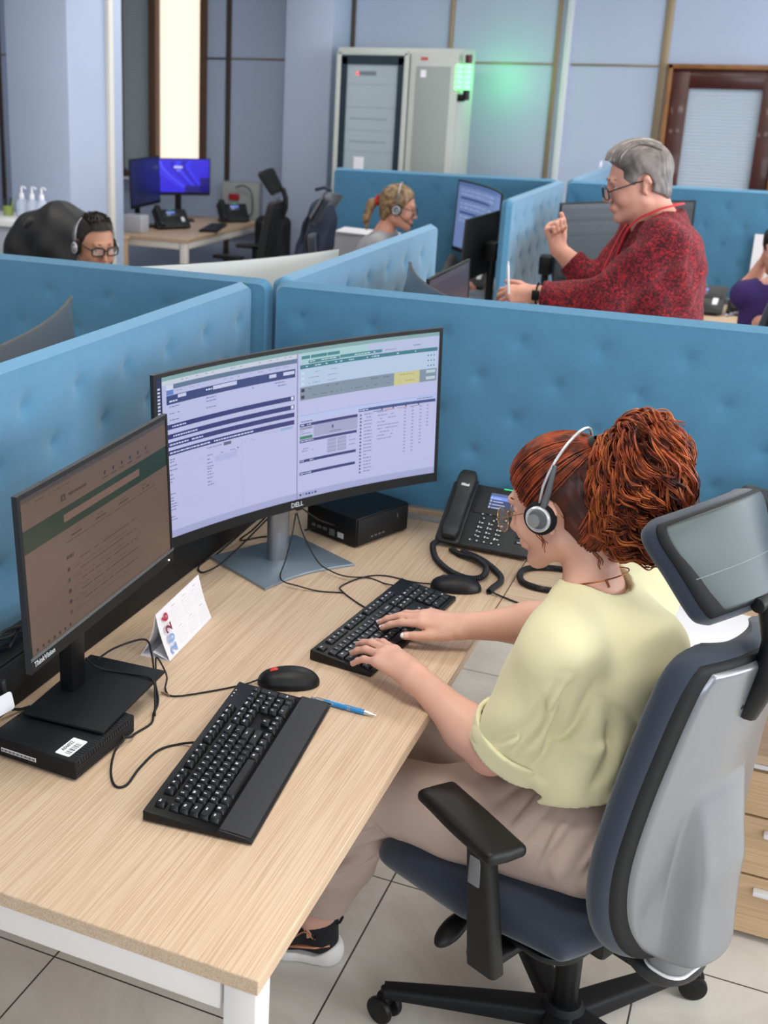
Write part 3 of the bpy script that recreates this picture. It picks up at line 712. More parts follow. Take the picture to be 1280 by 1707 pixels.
brown, PB = monitor('flat_monitor', 'flat monitor with a brownish web page standing on a small black computer', (-1.118, 1.70, 0.782), 0.0433+PI/2, 0.532, 0.304, 0, 1.108-0.782, 0.075, 0.0459, ui_brown, stand='plate', bez=(0.008, 0.008, 0.026), k=0.38, brand=('ThinkVision', -0.42, 0.0135), barstrip=True, thick=0.045, baseplate=(0.0, -0.05, 0.25, 0.165))
g = G(); p = Vector(PB(0.455, -0.468, 0.002)); g.ell(p, 0.0018); g.build('power_light', emi('ffffff', 1.5), brown)

# ------------------------------------------------------------------ keyboards
LAYOUT = []
def _lay():
    P_ = 1.0
    def row(y, items, x=0.0):
        for it in items:
            if isinstance(it, (int, float)): x += it; continue
            t, w = it if isinstance(it, tuple) else (it, 1.0); LAYOUT.append((x, y, w, 1.0, t)); x += w
    row(6.4, ['Esc', 1.0, 'F1', 'F2', 'F3', 'F4', 0.5, 'F5', 'F6', 'F7', 'F8', 0.5, 'F9', 'F10', 'F11', 'F12', 0.25, 'PrtSc', 'ScrLk', 'Pause'])
    row(5.0, list('`1234567890-=')+[('Backspace', 2.0), 0.25, 'Ins', 'Home', 'PgUp', 0.25, 'Num', '/', '*', '-'])
    row(4.0, [('Tab', 1.5)]+list('QWERTYUIOP[]')+[('\\', 1.5), 0.25, 'Del', 'End', 'PgDn', 0.25, '7', '8', '9'])
    row(3.0, [('Caps', 1.75)]+list("ASDFGHJKL;'")+[('Enter', 2.25), 3.5, '4', '5', '6'])
    row(2.0, [('Shift', 2.25)]+list('ZXCVBNM,./')+[('Shift', 2.75), 1.25, '\u2191', 1.25, '1', '2', '3'])
    row(1.0, [('Ctrl', 1.25), ('\u229e', 1.25), ('Alt', 1.25), ('', 6.25), ('Alt', 1.25), ('\u229e', 1.25), ('\u2261', 1.25), ('Ctrl', 1.25), 0.25, '\u2190', '\u2193', '\u2192', 0.25, ('0', 2.0), '.'])
    LAYOUT.append((21.5, 3.0, 1.0, 2.0, '+')); LAYOUT.append((21.5, 1.0, 1.0, 2.0, 'Ent'))
_lay()
def keyboard(label, loc, rz, L, D, deck_y0, deck_y1, kh, side, rest, slope, deckh):
    r = root('keyboard', label, 'keyboard', loc, rz)
    pitch = 0.01905; x0 = -11.25*pitch-side; top = deck_y1
    # body profile swept along X (y, z)
    yb, yf = D/2, -D/2
    zr = deckh+(yb-yf)*slope if not rest else 0
    g = G()
    prof = [(yf, 0.002), (yf, 0.006 if rest else 0.010), (yf+0.006, 0.011 if rest else 0.013), (deck_y0-0.004, deckh+0.004 if rest else deckh), (deck_y0+0.002, deckh), (deck_y1+0.002, deckh+slope*(deck_y1-deck_y0)), (yb-0.002, deckh+slope*(yb-deck_y0)+0.001), (yb, deckh+slope*(yb-deck_y0)-0.002), (yb, 0.002)]
    b = bmesh.new(); vs = [b.verts.new((-L/2, y, z)) for y, z in prof]; f = b.faces.new(vs); rr = bmesh.ops.extrude_face_region(b, geom=[f])
    bmesh.ops.translate(b, vec=(L, 0, 0), verts=[e for e in rr['geom'] if isinstance(e, bmesh.types.BMVert)]); bmesh.ops.recalc_face_normals(b, faces=b.faces)
    bmesh.ops.bevel(b, geom=[e for e in b.edges if abs(e.verts[0].co.x-e.verts[1].co.x) < 1e-6], offset=0.003 if rest else 0.0012, segments=2, affect='EDGES', profile=0.5, clamp_overlap=True)
    g.bm(b); g.build('case', M_black, r)
    if rest:
        g = G(); pts = [(-L/2+0.006, deck_y0-0.003), (L/2-0.006, deck_y0-0.003), (L/2-0.006, yf+0.02), (L/2-0.02, yf+0.004), (-L/2+0.02, yf+0.004), (-L/2+0.006, yf+0.01)]
        n = 20; zt = lambda y: 0.0115+(y-(yf+0.004))*((deckh+0.0045-0.0115)/(deck_y0-0.003-yf-0.004))
        vs = []
        for i in range(n+1):
            x = -L/2+0.004+(L-0.008)*i/n
            for j in range(5):
                y = yf+0.003+(deck_y0-0.004-yf-0.003)*j/4; vs.append((x, y, zt(y)+0.0009*math.sin(PI*j/4)))
        fs = [(i*5+j, (i+1)*5+j, (i+1)*5+j+1, i*5+j+1) for i in range(n) for j in range(4)]
        g.add(vs, fs); g.build('palm_rest', M_dgrey, r, 60)
        g = G()
        for i in range(3): g.box((L/2-0.035-i*0.012, deck_y1+0.006, deckh+slope*(deck_y1-deck_y0)+0.0012), (0.003, 0.002, 0.0006))
        g.build('indicator_light', M_white, r)
    M_key = mat('keycap_black', '0f1012', 0.33, bump=(2500, 0.1)); M_leg = mat('key_legend', 'd9dde2', 0.5)
    cache = {}
    for (x, y, w, h, t) in LAYOUT:
        gx = (x+w/2-11.25)*pitch; ky = deck_y0+0.0015+(y-1.0)*pitch*(deck_y1-deck_y0-0.003)/(6.4*pitch)+h*pitch/2
        kk = (w, h, t)
        if kk not in cache:
            g = G(); a, b_ = w*pitch/2-0.0006, h*pitch/2-0.0006; ins = 0.0028 if rest else 0.0015; yo = 0.0008 if rest else 0
            rings = [(a, b_, 0.0, 0), (a, b_, 0.001, 0), (a-ins+0.0005, b_-ins+0.0005, kh-0.0008, yo), (a-ins-0.0004, b_-ins-0.0004, kh, yo)]
            vs = []
            for (p, q, z, oy) in rings: vs += [(xx, yy+oy, z) for xx, yy in rrect(2*p, 2*q, 0.0018, 2)]
            n = len(vs)//4; fs = [(k*n+i, k*n+(i+1) % n, (k+1)*n+(i+1) % n, (k+1)*n+i) for k in range(3) for i in range(n)]+[tuple(3*n+i for i in range(n))]
            g.add(vs, fs)
            if t:
                sz = 0.0062 if len(t) == 1 else (0.0042 if len(t) < 4 else 0.0034)
                text_geo(g, t, sz, MX((1, 0, 0), (0, 1, 0), (0, 0, 1), (-(a-ins)*0.35 if len(t) == 1 else 0, yo+(b_-ins)*0.25 if h == 1 else 0, kh+0.0001)), m=1, depth=0.00005, bold=0.00025, res=1)
            me = g.build('key', [M_key, M_leg], None, 30); cache[kk] = me.data; bpy.data.objects.remove(me)
        o = bpy.data.objects.new('key', cache[kk]); COL.objects.link(o); o.parent = r
        o.location = (gx, ky, deckh+slope*(ky-deck_y0)+0.0004); o.rotation_euler = (math.atan(slope), 0, 0)
    return r
keyboard('black keyboard with a wide dark grey palm rest lying before the brown-screened monitor', (-0.752, 1.680, DESK), R(95.4), 0.462, 0.186, -0.034, 0.080, 0.0085, 0.0, True, 0.07, 0.012)
keyboard('slim black keyboard under the typing hands', (-0.694, 2.298, DESK), R(83), 0.446, 0.139, -0.062, 0.063, 0.0045, 0.0, False, 0.10, 0.011)

# ------------------------------------------------------------------ mice
def mouse(label, loc, rz, accent=None, L=0.112, Wd=0.063, H=0.037):
    r = root('computer_mouse', label, 'mouse', loc, rz)
    pr = [el((0, -0.008, 0.004), (Wd/2, L*0.44, H-0.006), k=0.01), el((0, 0.02, 0.004), (Wd/2-0.003, L*0.36, H*0.72), k=0.014), el((0, 0.038, 0.004), (Wd/2-0.008, 0.02, H*0.5), k=0.014)]
    def post(P, d):
        d = np.maximum(d, -P[:, 2]+0.0005)
        gr = np.maximum(np.abs(P[:, 0])-0.0009, 0.012-P[:, 2]); gr = np.maximum(gr, 0.012-P[:, 1])
        return np.maximum(d, -np.maximum(gr, -(d+0.0012)))
    body('shell', pr, M_black, r, 0.0016, post, off=(0, 0, 0), pad=0.006)
    g = G(); g.cyl((-0.0045, 0.030, 0.0225), (0.0045, 0.030, 0.0225), 0.0125, seg=24, bev=0.0015); g.build('scroll_wheel', accent or M_dgrey, r)
    return r
mouse('black mouse with a red scroll wheel beside the palm-rest keyboard', (-0.788, 1.972, DESK), R(117), mat('red_rubber', 'd8392b', 0.5), 0.118, 0.066, 0.038)
mouse('plain black mouse between the coiled phone cord and the slim keyboard', (-0.614, 2.578, DESK), R(107), None)

# ------------------------------------------------------------------ cables
def cable(name, label, pts, r=0.0022, parent=None, m=None, n=8, cat='cable', group=None):
    g = G(); g.tube(smooth_path(pts, n), r, 7); o = g.build(name, m or M_rubber, parent, 180)
    if parent is None: tag(o, label, cat, group)
    return o
Z0 = DESK+0.0026
def onz(l, z=Z0): return [(*p[:2], p[2] if len(p) > 2 else z) for p in l]
cable('keyboard_cable', 'black cable looping from the palm-rest keyboard to the small black computer', onz([(-0.848, 1.675, 0.752), (-0.876, 1.672), (-0.9, 1.637), (-0.902, 1.573), (-0.896, 1.517), (-0.912, 1.506), (-0.941, 1.541), (-0.968, 1.60), (-0.966, 1.628, 0.752), (-0.982, 1.633, 0.758)]))
cable('mouse_cable', 'black mouse cable rising in a peak in front of the desk calendar', onz([(-0.842, 1.945, 0.750), (-0.867, 1.923), (-0.913, 1.87), (-0.967, 1.821), (-0.995, 1.838), (-1.008, 1.868, 0.752), (-1.025, 1.875, 0.775), (-1.032, 1.868, 0.788), (-1.022, 1.848, 0.765), (-1.005, 1.815, 0.748), (-0.985, 1.785)]), 0.0018)
cable('monitor_cable', 'black cable arching from behind the flat monitor over its base plate', onz([(-1.12, 1.79, 0.80), (-1.118, 1.86, 0.795), (-1.09, 1.925, 0.79), (-1.06, 1.90, 0.775), (-1.02, 1.84, 0.755), (-0.985, 1.79), (-0.970, 1.745), (-0.957, 1.712), (-0.965, 1.668), (-0.962, 1.64, 0.75), (-0.985, 1.628, 0.755)]), 0.0022)
cable('display_cable', 'thin black cable lying across the flat monitor base plate', [(-1.11, 1.735, 0.83), (-1.11, 1.765, 0.80), (-1.085, 1.778, 0.790), (-1.04, 1.785, 0.7905), (-0.995, 1.785, 0.790), (-0.975, 1.76, 0.770), (-0.962, 1.735, 0.745)], 0.0022)
cable('mouse_cable', 'black cable from the mouse beside the phone cord to the curved monitor stand', onz([(-0.664, 2.560, 0.750), (-0.715, 2.566), (-0.79, 2.571), (-0.834, 2.537), (-0.862, 2.463), (-0.845, 2.432), (-0.80, 2.395), (-0.77, 2.375)]), 0.0018)
cable('keyboard_cable', 'black cable from the slim keyboard climbing the silver monitor stand', onz([(-0.748, 2.498, 0.755), (-0.777, 2.526), (-0.82, 2.54), (-0.865, 2.505, 0.751), (-0.91, 2.515, 0.753), (-0.95, 2.53, 0.765), (-0.995, 2.545, 0.82), (-1.018, 2.555, 0.87)]), 0.0018)
cable('keyboard_cable', 'black cable drooping in front of the silver monitor neck', onz([(-0.845, 2.43), (-0.90, 2.412), (-0.950, 2.400, 0.751), (-0.985, 2.405, 0.752), (-1.005, 2.43, 0.755), (-1.010, 2.47, 0.775), (-1.012, 2.51, 0.82), (-1.018, 2.548, 0.87)]), 0.0018)
cable('power_cable', 'black cable loop hanging at the left rear of the curved monitor stand', onz([(-1.10, 2.60, 0.84), (-1.13, 2.56, 0.80), (-1.155, 2.50, 0.765), (-1.165, 2.42, 0.752), (-1.19, 2.385), (-1.215, 2.42), (-1.21, 2.52), (-1.17, 2.64, 0.79), (-1.11, 2.62, 0.85)]), 0.0022)
cable('video_cable', 'black cable curving down behind the silver monitor neck', onz([(-1.10, 2.60, 0.85), (-1.15, 2.59, 0.79), (-1.19, 2.60, 0.75), (-1.16, 2.66), (-1.12, 2.64, 0.76)]), 0.0024)
cable('power_cable', 'small black cable loop between the monitor neck and the compact computer', onz([(-1.03, 2.60, 0.87), (-1.0, 2.66, 0.82), (-0.98, 2.74, 0.78), (-1.02, 2.78, 0.76), (-1.06, 2.72, 0.76)]), 0.0022)
# black duct along the rear of the desk, with its bundle of cables
r = root('cable_duct', 'long black cable duct on the desk along the left felt partition', 'cable duct', (-1.262, 2.06, DESK))
g = G(); g.box((0, 0, 0.048), (0.088, 1.70, 0.096), 0.004); g.build('duct_body', M_blackm, r)
g = G(); g.box((0.0, 0, 0.099), (0.080, 1.69, 0.006), 0.002); g.build('duct_lid', M_black, r)
for i in range(7):
    rr = random.Random(i); y = 1.40+i*0.06
    cable('power_cable', 'black cable bundled on the duct at the left edge beside the flat monitor', [(-1.25+rr.uniform(-.02, .02), y-0.09, 0.852), (-1.26+rr.uniform(-.02, .02), y-0.03, 0.865+rr.uniform(0, .02)), (-1.24, y+0.04, 0.872), (-1.27, y+0.10, 0.862), (-1.25, y+0.17, 0.850)], 0.0035, group='cables bundled on the duct')
cable('adapter_cable', 'black adapter cable dropping beside the white paper tag', [(-1.245, 1.58, 0.856), (-1.212, 1.59, 0.845), (-1.205, 1.60, 0.80), (-1.206, 1.61, 0.765), (-1.20, 1.64, 0.746), (-1.185, 1.655, 0.748)], 0.003)
g = G(); g.cyl((-1.208, 1.602, 0.823), (-1.2075, 1.605, 0.790), 0.0075, seg=16, bev=0.002); tag(g.build('cable_ferrite', M_dgrey), 'short dark cylinder on the adapter cable at the left edge', 'ferrite bead')
g = G(); g.prism(rrect(0.05, 0.035, 0.006, 3), 0, 0.0012, MX((0.3, 0.95, 0.1), (-0.2, -0.03, 0.98), (0.95, -0.3, 0.18), (-1.19, 1.575, 0.79))); 
tag(g.build('paper_tag', M_paper), 'white paper tag on a cable at the left edge of the desk', 'tag')

# ------------------------------------------------------------------ computers
r = root('mini_computer', 'small flat black computer with a white barcode label under the flat monitor', 'computer', (-1.066, 1.585, DESK), R(-3))
g = G(); g.box((0, 0, 0.0205), (0.184, 0.184, 0.035), 0.0025); cs = g.build('case', M_blackm, r)
g = G()
for i in range(22): g.box((0.0925, -0.08+i*0.0072, 0.033), (0.0022, 0.0035, 0.006))
for z in (0.010, 0.0145, 0.019, 0.0235): g.box((0.0923, 0, z), (0.0012, 0.178, 0.0014))
for i in range(24): g.box((0.083, -0.082+i*0.0072, 0.0383), (0.010, 0.0032, 0.0008))
g.build('vent_grille', M_dgrey, r)
g = G(); g.prism(rrect(0.056, 0.030, 0.003, 3), 0.0382, 0.0386, MX((0, 1, 0), (-1, 0, 0), (0, 0, 1), (0.058, -0.055, 0)), m=0)
text_geo(g, 'A06022', 0.0105, MX((0, 1, 0), (-1, 0, 0), (0, 0, 1), (0.0505, -0.055, 0.0388)), m=1)
xx = -0.075
for w_ in (0.0012, 0.0006, 0.0018, 0.0006, 0.0006, 0.0024, 0.0006, 0.0012, 0.0006, 0.0018, 0.0006, 0.0012, 0.0006): 
    g.box((0.0645, xx, 0.0387), (0.011, w_, 0.0002), m=1); xx += w_+0.0018
g.build('barcode_label', [mat('label_white', 'efeff1', 0.6), mat('label_ink', '2a2a2c', 0.7)], r)
g = G(); g.box((-0.028, -0.0925, 0.017), (0.075, 0.0008, 0.007), m=0)
xx = -0.063
for i in range(26): g.box((xx, -0.0932, 0.017), (0.0012 if i % 3 else 0.0022, 0.0004, 0.0045), m=1); xx += 0.0028
g.build('serial_label', [MATS['label_white'], MATS['label_ink']], r)
g = G()
for a, b_, w_, h_ in ((-0.063, 0.032, 0.004, 0.018), (-0.054, 0.040, 0.014, 0.003), (-0.046, 0.033, 0.004, 0.014), (-0.050, 0.024, 0.012, 0.003), (-0.036, 0.028, 0.003, 0.010), (-0.036, 0.040, 0.003, 0.003)): g.box((a, b_, 0.0383), (w_, h_, 0.0006))
g.build('case_emblem', M_white, r)
for a in (-0.07, 0.07):
    for b_ in (-0.07, 0.07):
        g = G(); g.cyl((a, b_, 0), (a, b_, 0.004), 0.007, seg=12); g.build('foot', M_rubber, r)
r = root('compact_computer', 'black box-shaped compact computer behind the curved monitor stand', 'computer', (-0.956, 2.832, DESK), math.atan2(0.192, 0.077)-PI/2)
g = G(); g.box((0, 0, 0.0415), (0.172, 0.205, 0.077), 0.003); g.build('case', M_black, r)
g = G(); g.box((0.0875, 0, 0.042), (0.006, 0.198, 0.07), 0.0015); fp = g.build('front_panel', M_blackm, r)
g = G()
for i, y in enumerate((-0.045, -0.03, -0.015, 0.0)): g.box((0.091, y, 0.022), (0.001, 0.009, 0.004))
g.box((0.091, 0.055, 0.055), (0.001, 0.004, 0.012)); g.build('ports', M_grey, r)
g = G()
for i in range(3): g.box((-0.06+i*0.02, -0.1035, 0.025), (0.014, 0.001, 0.008))
g.box((0.005, -0.1035, 0.022), (0.018, 0.001, 0.018), m=0); g.box((0.035, -0.1035, 0.022), (0.02, 0.001, 0.014), m=1); g.build('rear_connectors', [M_grey, mat('port_light', 'b9bcc0', 0.4)], r)
for a in (-0.07, 0.07):
    for b_ in (-0.08, 0.08):
        g = G(); g.cyl((a, b_, 0), (a, b_, 0.004), 0.007, seg=12); g.build('foot', M_rubber, r)

# ------------------------------------------------------------------ desk phones
M_ph = mat('phone_charcoal', '1f2123', 0.5, bump=(2200, 0.12)); M_phd = mat('phone_key', '17181a', 0.45); M_pl = mat('phone_legend', 'e6e8ea', 0.5)
def phone(label, loc, rz, detail=True, strip=False, group=None, cord=True):
    r = root('desk_phone', label, 'telephone', loc, rz, group)
    Wp = 0.245 if not strip else 0.27; Lf = 0.185; ang = R(40); ca, sa = math.cos(ang), math.sin(ang); z0 = 0.018
    FM = MX((1, 0, 0), (0, ca, sa), (0, -sa, ca), (0, 0, z0))     # face frame: x across, y up the slope
    def F(x, t, o=0): return FM@Vector((x, t, o))
    g = G(); poly = rrect(Wp, Lf, 0.008, 4, Wp/2, Lf/2); g.prism(poly, -0.016, 0, FM, bev=0.0025)
    g.box((Wp/2, 0.10, 0.006), (Wp-0.04, 0.15, 0.012), 0.003)
    b = bmesh.new(); pts = [(0.04, 0.03), (0.165, 0.005), (0.165, 0.04), (0.115, 0.11)]
    vs = [b.verts.new((0.03, y, z)) for y, z in pts]; f = b.faces.new(vs); q = bmesh.ops.extrude_face_region(b, geom=[f]); bmesh.ops.translate(b, vec=(Wp-0.06, 0, 0), verts=[e for e in q['geom'] if isinstance(e, bmesh.types.BMVert)]); bmesh.ops.recalc_face_normals(b, faces=b.faces); g.bm(b)
    g.build('phone_body', M_ph, r)
    g = G(); g.prism(rrect(0.058, 0.200, 0.010, 4, 0.038, 0.095), 0.002, 0.008, FM, bev=0.003)
    hb = [(0.0, 0.020, 0.016), (0.02, 0.024, 0.017), (0.06, 0.022, 0.013), (0.13, 0.022, 0.013), (0.17, 0.025, 0.017), (0.198, 0.022, 0.016)]
    g2 = G(); n = 20; vs = []
    for i in range(n+1):
        t = 0.0+0.198*i/n; hw = np.interp(t, [x[0] for x in hb], [x[1] for x in hb]); ht = np.interp(t, [x[0] for x in hb], [x[2] for x in hb]); e = 1.0 if 0 < i < n else 0.85
        for (px, pz) in rrect(2*hw*e, 2*ht*e, 0.008, 3): vs.append(F(0.040+px, t+0.004, 0.020+pz))
    m_ = len(vs)//(n+1); fs = [(i*m_+j, i*m_+(j+1) % m_, (i+1)*m_+(j+1) % m_, (i+1)*m_+j) for i in range(n) for j in range(m_)]+[tuple(range(m_))[::-1], tuple(n*m_+j for j in range(m_))]
    g2.add(vs, fs)
    g.build('cradle', M_ph, r); hs = g2.build('handset', M_ph, r, 50)
    if detail:
        g = G(); text_geo(g, 'Mitel', 0.0105, MX((1, 0, 0), (0, ca, sa), (0, -sa, ca), F(0.044, 0.155, 0.0375)), bold=0.0004); g.build('handset_lettering', M_pl, hs)
    g = G(); g.box((0, 0, 0), (Wp-0.085, 0.082, 0.004), 0.002); o = g.build('display_bezel', M_dgrey, r); o.matrix_local = FM@Matrix.Translation((0.075+(Wp-0.085)/2, 0.140, 0.001))
    # display
    g = G(); ms = [emi('3a4668', 0.9), emi('6f8be0', 0.95), emi('b8c4ea', 0.9), emi('5a6890', 0.9)]
    dx0, dx1, dt0, dt1 = 0.108, 0.178, 0.118, 0.164
    def dq(x0, x1, t0, t1, o, m_): g.add([F(x0, t0, o), F(x1, t0, o), F(x1, t1, o), F(x0, t1, o)], [(0, 1, 2, 3)], m_)
    dq(dx0, dx1, dt0, dt1, 0.0035, 0); dq(dx0, dx1, 0.157, dt1, 0.0037, 3); dq(dx0, dx1, 0.145, 0.156, 0.0037, 1)
    for i in range(4):
        t = 0.149-i*0.0095; dq(dx0+0.002, dx0+0.006, t-0.002, t+0.003, 0.0039, 2); dq(dx0+0.009, dx0+0.03+0.006*(i % 3), t-0.0012, t+0.0012, 0.0039, 2)
    g.build('display', ms, r, 180)
    g = G(); g.box((0, 0, 0), (0.030, 0.005, 0.003), 0.001); o = g.build('status_light', emi('35e08a', 1.3), r); o.matrix_local = FM@Matrix.Translation((0.150, 0.181, 0.001))
    if detail:
        M_k = [M_phd, M_pl]
        rows = [['1', '2', '3'], ['4', '5', '6'], ['7', '8', '9'], ['*', '0', '#']]
        for i, row in enumerate(rows):
            for j, ch in enumerate(row):
                g = G(); g.prism(rrect(0.019, 0.0095, 0.002, 2), 0, 0.0022, bev=0.0006); text_geo(g, ch, 0.0078, MX((1, 0, 0), (0, 1, 0), (0, 0, 1), (-0.0035, 0, 0.0024)), m=1, bold=0.0003, res=1); g.box((0.004, -0.0005, 0.0023), (0.006, 0.0018, 0.0003), m=1)
                o = g.build('keypad_key', M_k, r); o.matrix_local = FM@Matrix.Translation((0.104+j*0.025, 0.072-i*0.0135, 0.0002))
        for i, (x, t, w_) in enumerate([(0.102, 0.098, 0.016), (0.122, 0.100, 0.010), (0.142, 0.103, 0.016), (0.142, 0.090, 0.016), (0.165, 0.103, 0.014), (0.165, 0.090, 0.014), (0.108, 0.086, 0.013), (0.135, 0.0835, 0.012), (0.090, 0.018, 0.013), (0.108, 0.018, 0.013), (0.127, 0.018, 0.013), (0.146, 0.018, 0.013), (0.165, 0.018, 0.013)]):
            g = G(); g.prism(rrect(w_, 0.007, 0.002, 2), 0, 0.002, bev=0.0005); g.box((0, 0, 0.0021), (0.0035, 0.0028, 0.0003), m=1)
            o = g.build('function_key', M_k, r); o.matrix_local = FM@Matrix.Translation((x, t, 0.0002))
        for i in range(4):
            g = G(); g.prism(rrect(0.022, 0.008, 0.002, 2), 0, 0.002, bev=0.0005); g.box((0, 0, 0.0021), (0.008, 0.002, 0.0003), m=1)
            o = g.build('function_key', M_k, r); o.matrix_local = FM@Matrix.Translation((0.212, 0.085-i*0.017, 0.0002))
    if strip:
        g = G(); g.prism(rrect(0.026, 0.10, 0.003, 2), 0, 0.0015); o = g.build('label_strip', M_paper, r); o.matrix_local = FM@Matrix.Translation((0.225, 0.105, 0.001))
    return r
p1 = phone('charcoal desk phone with a lit display between the curved monitor and the red-haired woman', (-0.742, 2.822, DESK), R(-2.5))
p2 = phone('grey desk phone mostly hidden behind the red-haired woman', (-0.335, 2.745, DESK), R(-6))
g = G(); g.prism([(0.19, 0.03), (0.242, 0.03), (0.242, 0.10), (0.19, 0.10)], 0.0, 0.0008, MX((1, 0, 0), (0, math.cos(R(40)), math.sin(R(40))), (0, -math.sin(R(40)), math.cos(R(40))), (0, 0, 0.0185)))
g.build('label_strip', M_paper, p2)
def coil(name, label, pts, rad=0.0062, pitch=0.0042, wire=0.0019):
    P = smooth_path(pts, 24); out = []; ph = 0.0; d = [0.0]
    for a, b in zip(P, P[1:]): d.append(d[-1]+(b-a).length)
    N_ = int(d[-1]/pitch*9); u = Vector((0, 0, 1))
    for i in range(N_+1):
        s = d[-1]*i/N_; k = min(max(np.searchsorted(d, s)-1, 0), len(P)-2); f = (s-d[k])/max(d[k+1]-d[k], 1e-9); p = P[k].lerp(P[k+1], f); t = (P[k+1]-P[k]).normalized()
        uu = (Vector((0, 0, 1))-t*t.z).normalized() if abs(t.z) < 0.95 else Vector((1, 0, 0)); w = t.cross(uu); a = 2*PI*s/pitch
        out.append(p+(uu*math.cos(a)+w*math.sin(a))*rad)
    g = G(); g.tube(out, wire, 5); return tag(g.build(name, mat('cord_black', '15161a', 0.4), None, 180), label, 'cord')
zc = DESK+0.0085
coil('handset_cord', 'black coiled handset cord looping in front of the desk phone', [(-0.712, 2.835, 0.775), (-0.735, 2.825, 0.752), (-0.738, 2.80, zc), (-0.705, 2.718, zc), (-0.650, 2.655, zc), (-0.600, 2.636, zc), (-0.572, 2.652, zc+0.004), (-0.577, 2.705, zc+0.008), (-0.617, 2.750, zc+0.008), (-0.661, 2.775, zc), (-0.69, 2.80, zc)])
coil('handset_cord', 'second black coiled cord crossing the desk behind the plain mouse', [(-0.66, 2.795, zc), (-0.602, 2.757, zc+0.004), (-0.545, 2.700, zc), (-0.528, 2.655, zc), (-0.535, 2.605, zc), (-0.538, 2.580, zc)])
cable('straight_cord', 'thin straight black cord running from the coiled cord under the arm', [(-0.537, 2.585, zc), (-0.51, 2.578, Z0+0.002), (-0.47, 2.565, Z0), (-0.43, 2.555, Z0), (-0.395, 2.55, Z0)], 0.0022)
coil('handset_cord', 'dark coiled cord curling out beside the chin of the red-haired woman', [(-0.33, 2.79, zc), (-0.38, 2.80, zc), (-0.44, 2.792, zc), (-0.485, 2.765, zc), (-0.496, 2.72, zc), (-0.478, 2.672, zc), (-0.434, 2.655, zc), (-0.38, 2.665, zc), (-0.33, 2.70, zc)])

# ------------------------------------------------------------------ calendar, pen, papers
r = root('desk_calendar', 'white folded 2026 desk calendar standing by the flat monitor', 'calendar', (-1.052, 2.060, DESK), R(94))
g = G(); Lc = 0.224; t_ = 0.0009
def sheet(g, a, b, th=0.0010, bow=0.0, m=0, n=8):
    a = Vector(a); b = Vector(b); d = (b-a); nrm = Vector((0, -d.z, d.y)).normalized() if True else None
    vs = []; 
    for i in range(n+1):
        t = i/n; c = a.lerp(b, t)+nrm*bow*math.sin(PI*t)
        for x in (-Lc/2, Lc/2):
            for s in (0, th): vs.append((x, c.y-nrm.y*s, c.z-nrm.z*s))
    fs = []
    for i in range(n):
        o = i*4; p = o+4; fs += [(o, o+2, p+2, p), (o+1, p+1, p+3, o+3), (o, p, p+1, o+1), (o+2, o+3, p+3, p+2)]
    g.add(vs, fs, m)
sheet(g, (0, 0.0, 0.001), (0, 0.032, 0.099), bow=-0.003); g.build('front_sheet', M_paper, r)
g = G(); sheet(g, (0, 0.066, 0.001), (0, 0.032, 0.099), bow=0.007); sheet(g, (0, 0.0, 0.0012), (0, 0.066, 0.0012)); sheet(g, (0, 0.004, 0.002), (0, 0.038, 0.014)); g.build('rear_sheet', M_paper, r)
T = Vector((0, 0.032, 0.098)).normalized(); Nn = Vector((0, -T.z, T.y))
def CF(s, t, o=0.004): return Vector((s, 0, 0.001))+T*t+Nn*(o*math.sin(PI*min(max(t/0.103, 0), 1))*0.75+0.0008)
g = G()
for i, (ch, mm) in enumerate((('2', 0), ('0', 0), ('2', 1), ('6', 2))):
    text_geo(g, ch, 0.037, MX(tuple(T), (-1, 0, 0), tuple(Nn), CF(-Lc/2+0.030, 0.016+i*0.0228)), m=mm, bold=0.0009)
g.build('year_numerals', [mat('numeral_blue', '7fa3da', 0.6), mat('numeral_maroon', '7a2746', 0.6), mat('numeral_red', 'b02848', 0.6)], r)
g = G(); rr = random.Random(5)
for bi in range(3):
    for bj in range(2):
        s0 = -Lc/2+0.058+bi*0.055; t0 = 0.092-bj*0.046
        def mk(a, b_, h, m_=0):
            p = [CF(a, h, 0.004), CF(b_, h, 0.004), CF(b_, h+0.0011, 0.004), CF(a, h+0.0011, 0.004)]; g.add([tuple(q) for q in p], [(0, 1, 2, 3)], m_)
        for q in range(3): mk(s0+0.012+q*0.005, s0+0.016+q*0.005, t0, 0)
        for rw in range(6):
            for cl in range(7):
                if rr.random() < 0.92: mk(s0+cl*0.0065, s0+0.0025+cl*0.0065, t0-0.007-rw*0.0055, 1)
g.build('month_tables', [mat('print_grey', '8c8e98', 0.7), mat('print_pale', 'b5b6c0', 0.7)], r, 180)

r = root('ballpoint_pen', 'blue ballpoint pen with chrome clip lying near the desk edge', 'pen', (-0.658, 1.926, DESK+0.0056), math.atan2(-0.006, 0.134))
g = G(); g.lathe([(0, -0.040), (0.0048, -0.040), (0.0052, -0.03), (0.0052, 0.040), (0.0046, 0.044), (0, 0.044)], (0, 0, 0), (1, 0, 0), 18); g.build('barrel', mat('pen_blue', '2f7fb8', 0.35), r)
g = G(); g.lathe([(0, 0.044), (0.0045, 0.044), (0.0038, 0.052), (0.0022, 0.060), (0.0008, 0.067), (0, 0.067)], (0, 0, 0), (1, 0, 0), 18)
r_ = G(); r_.cyl((0.010, 0, 0), (0.0115, 0, 0), 0.0055, seg=18); r_.build('ring', M_chrome, r); r_ = G(); r_.cyl((0.014, 0, 0), (0.0155, 0, 0), 0.0055, seg=18); r_.build('ring', M_chrome, r)
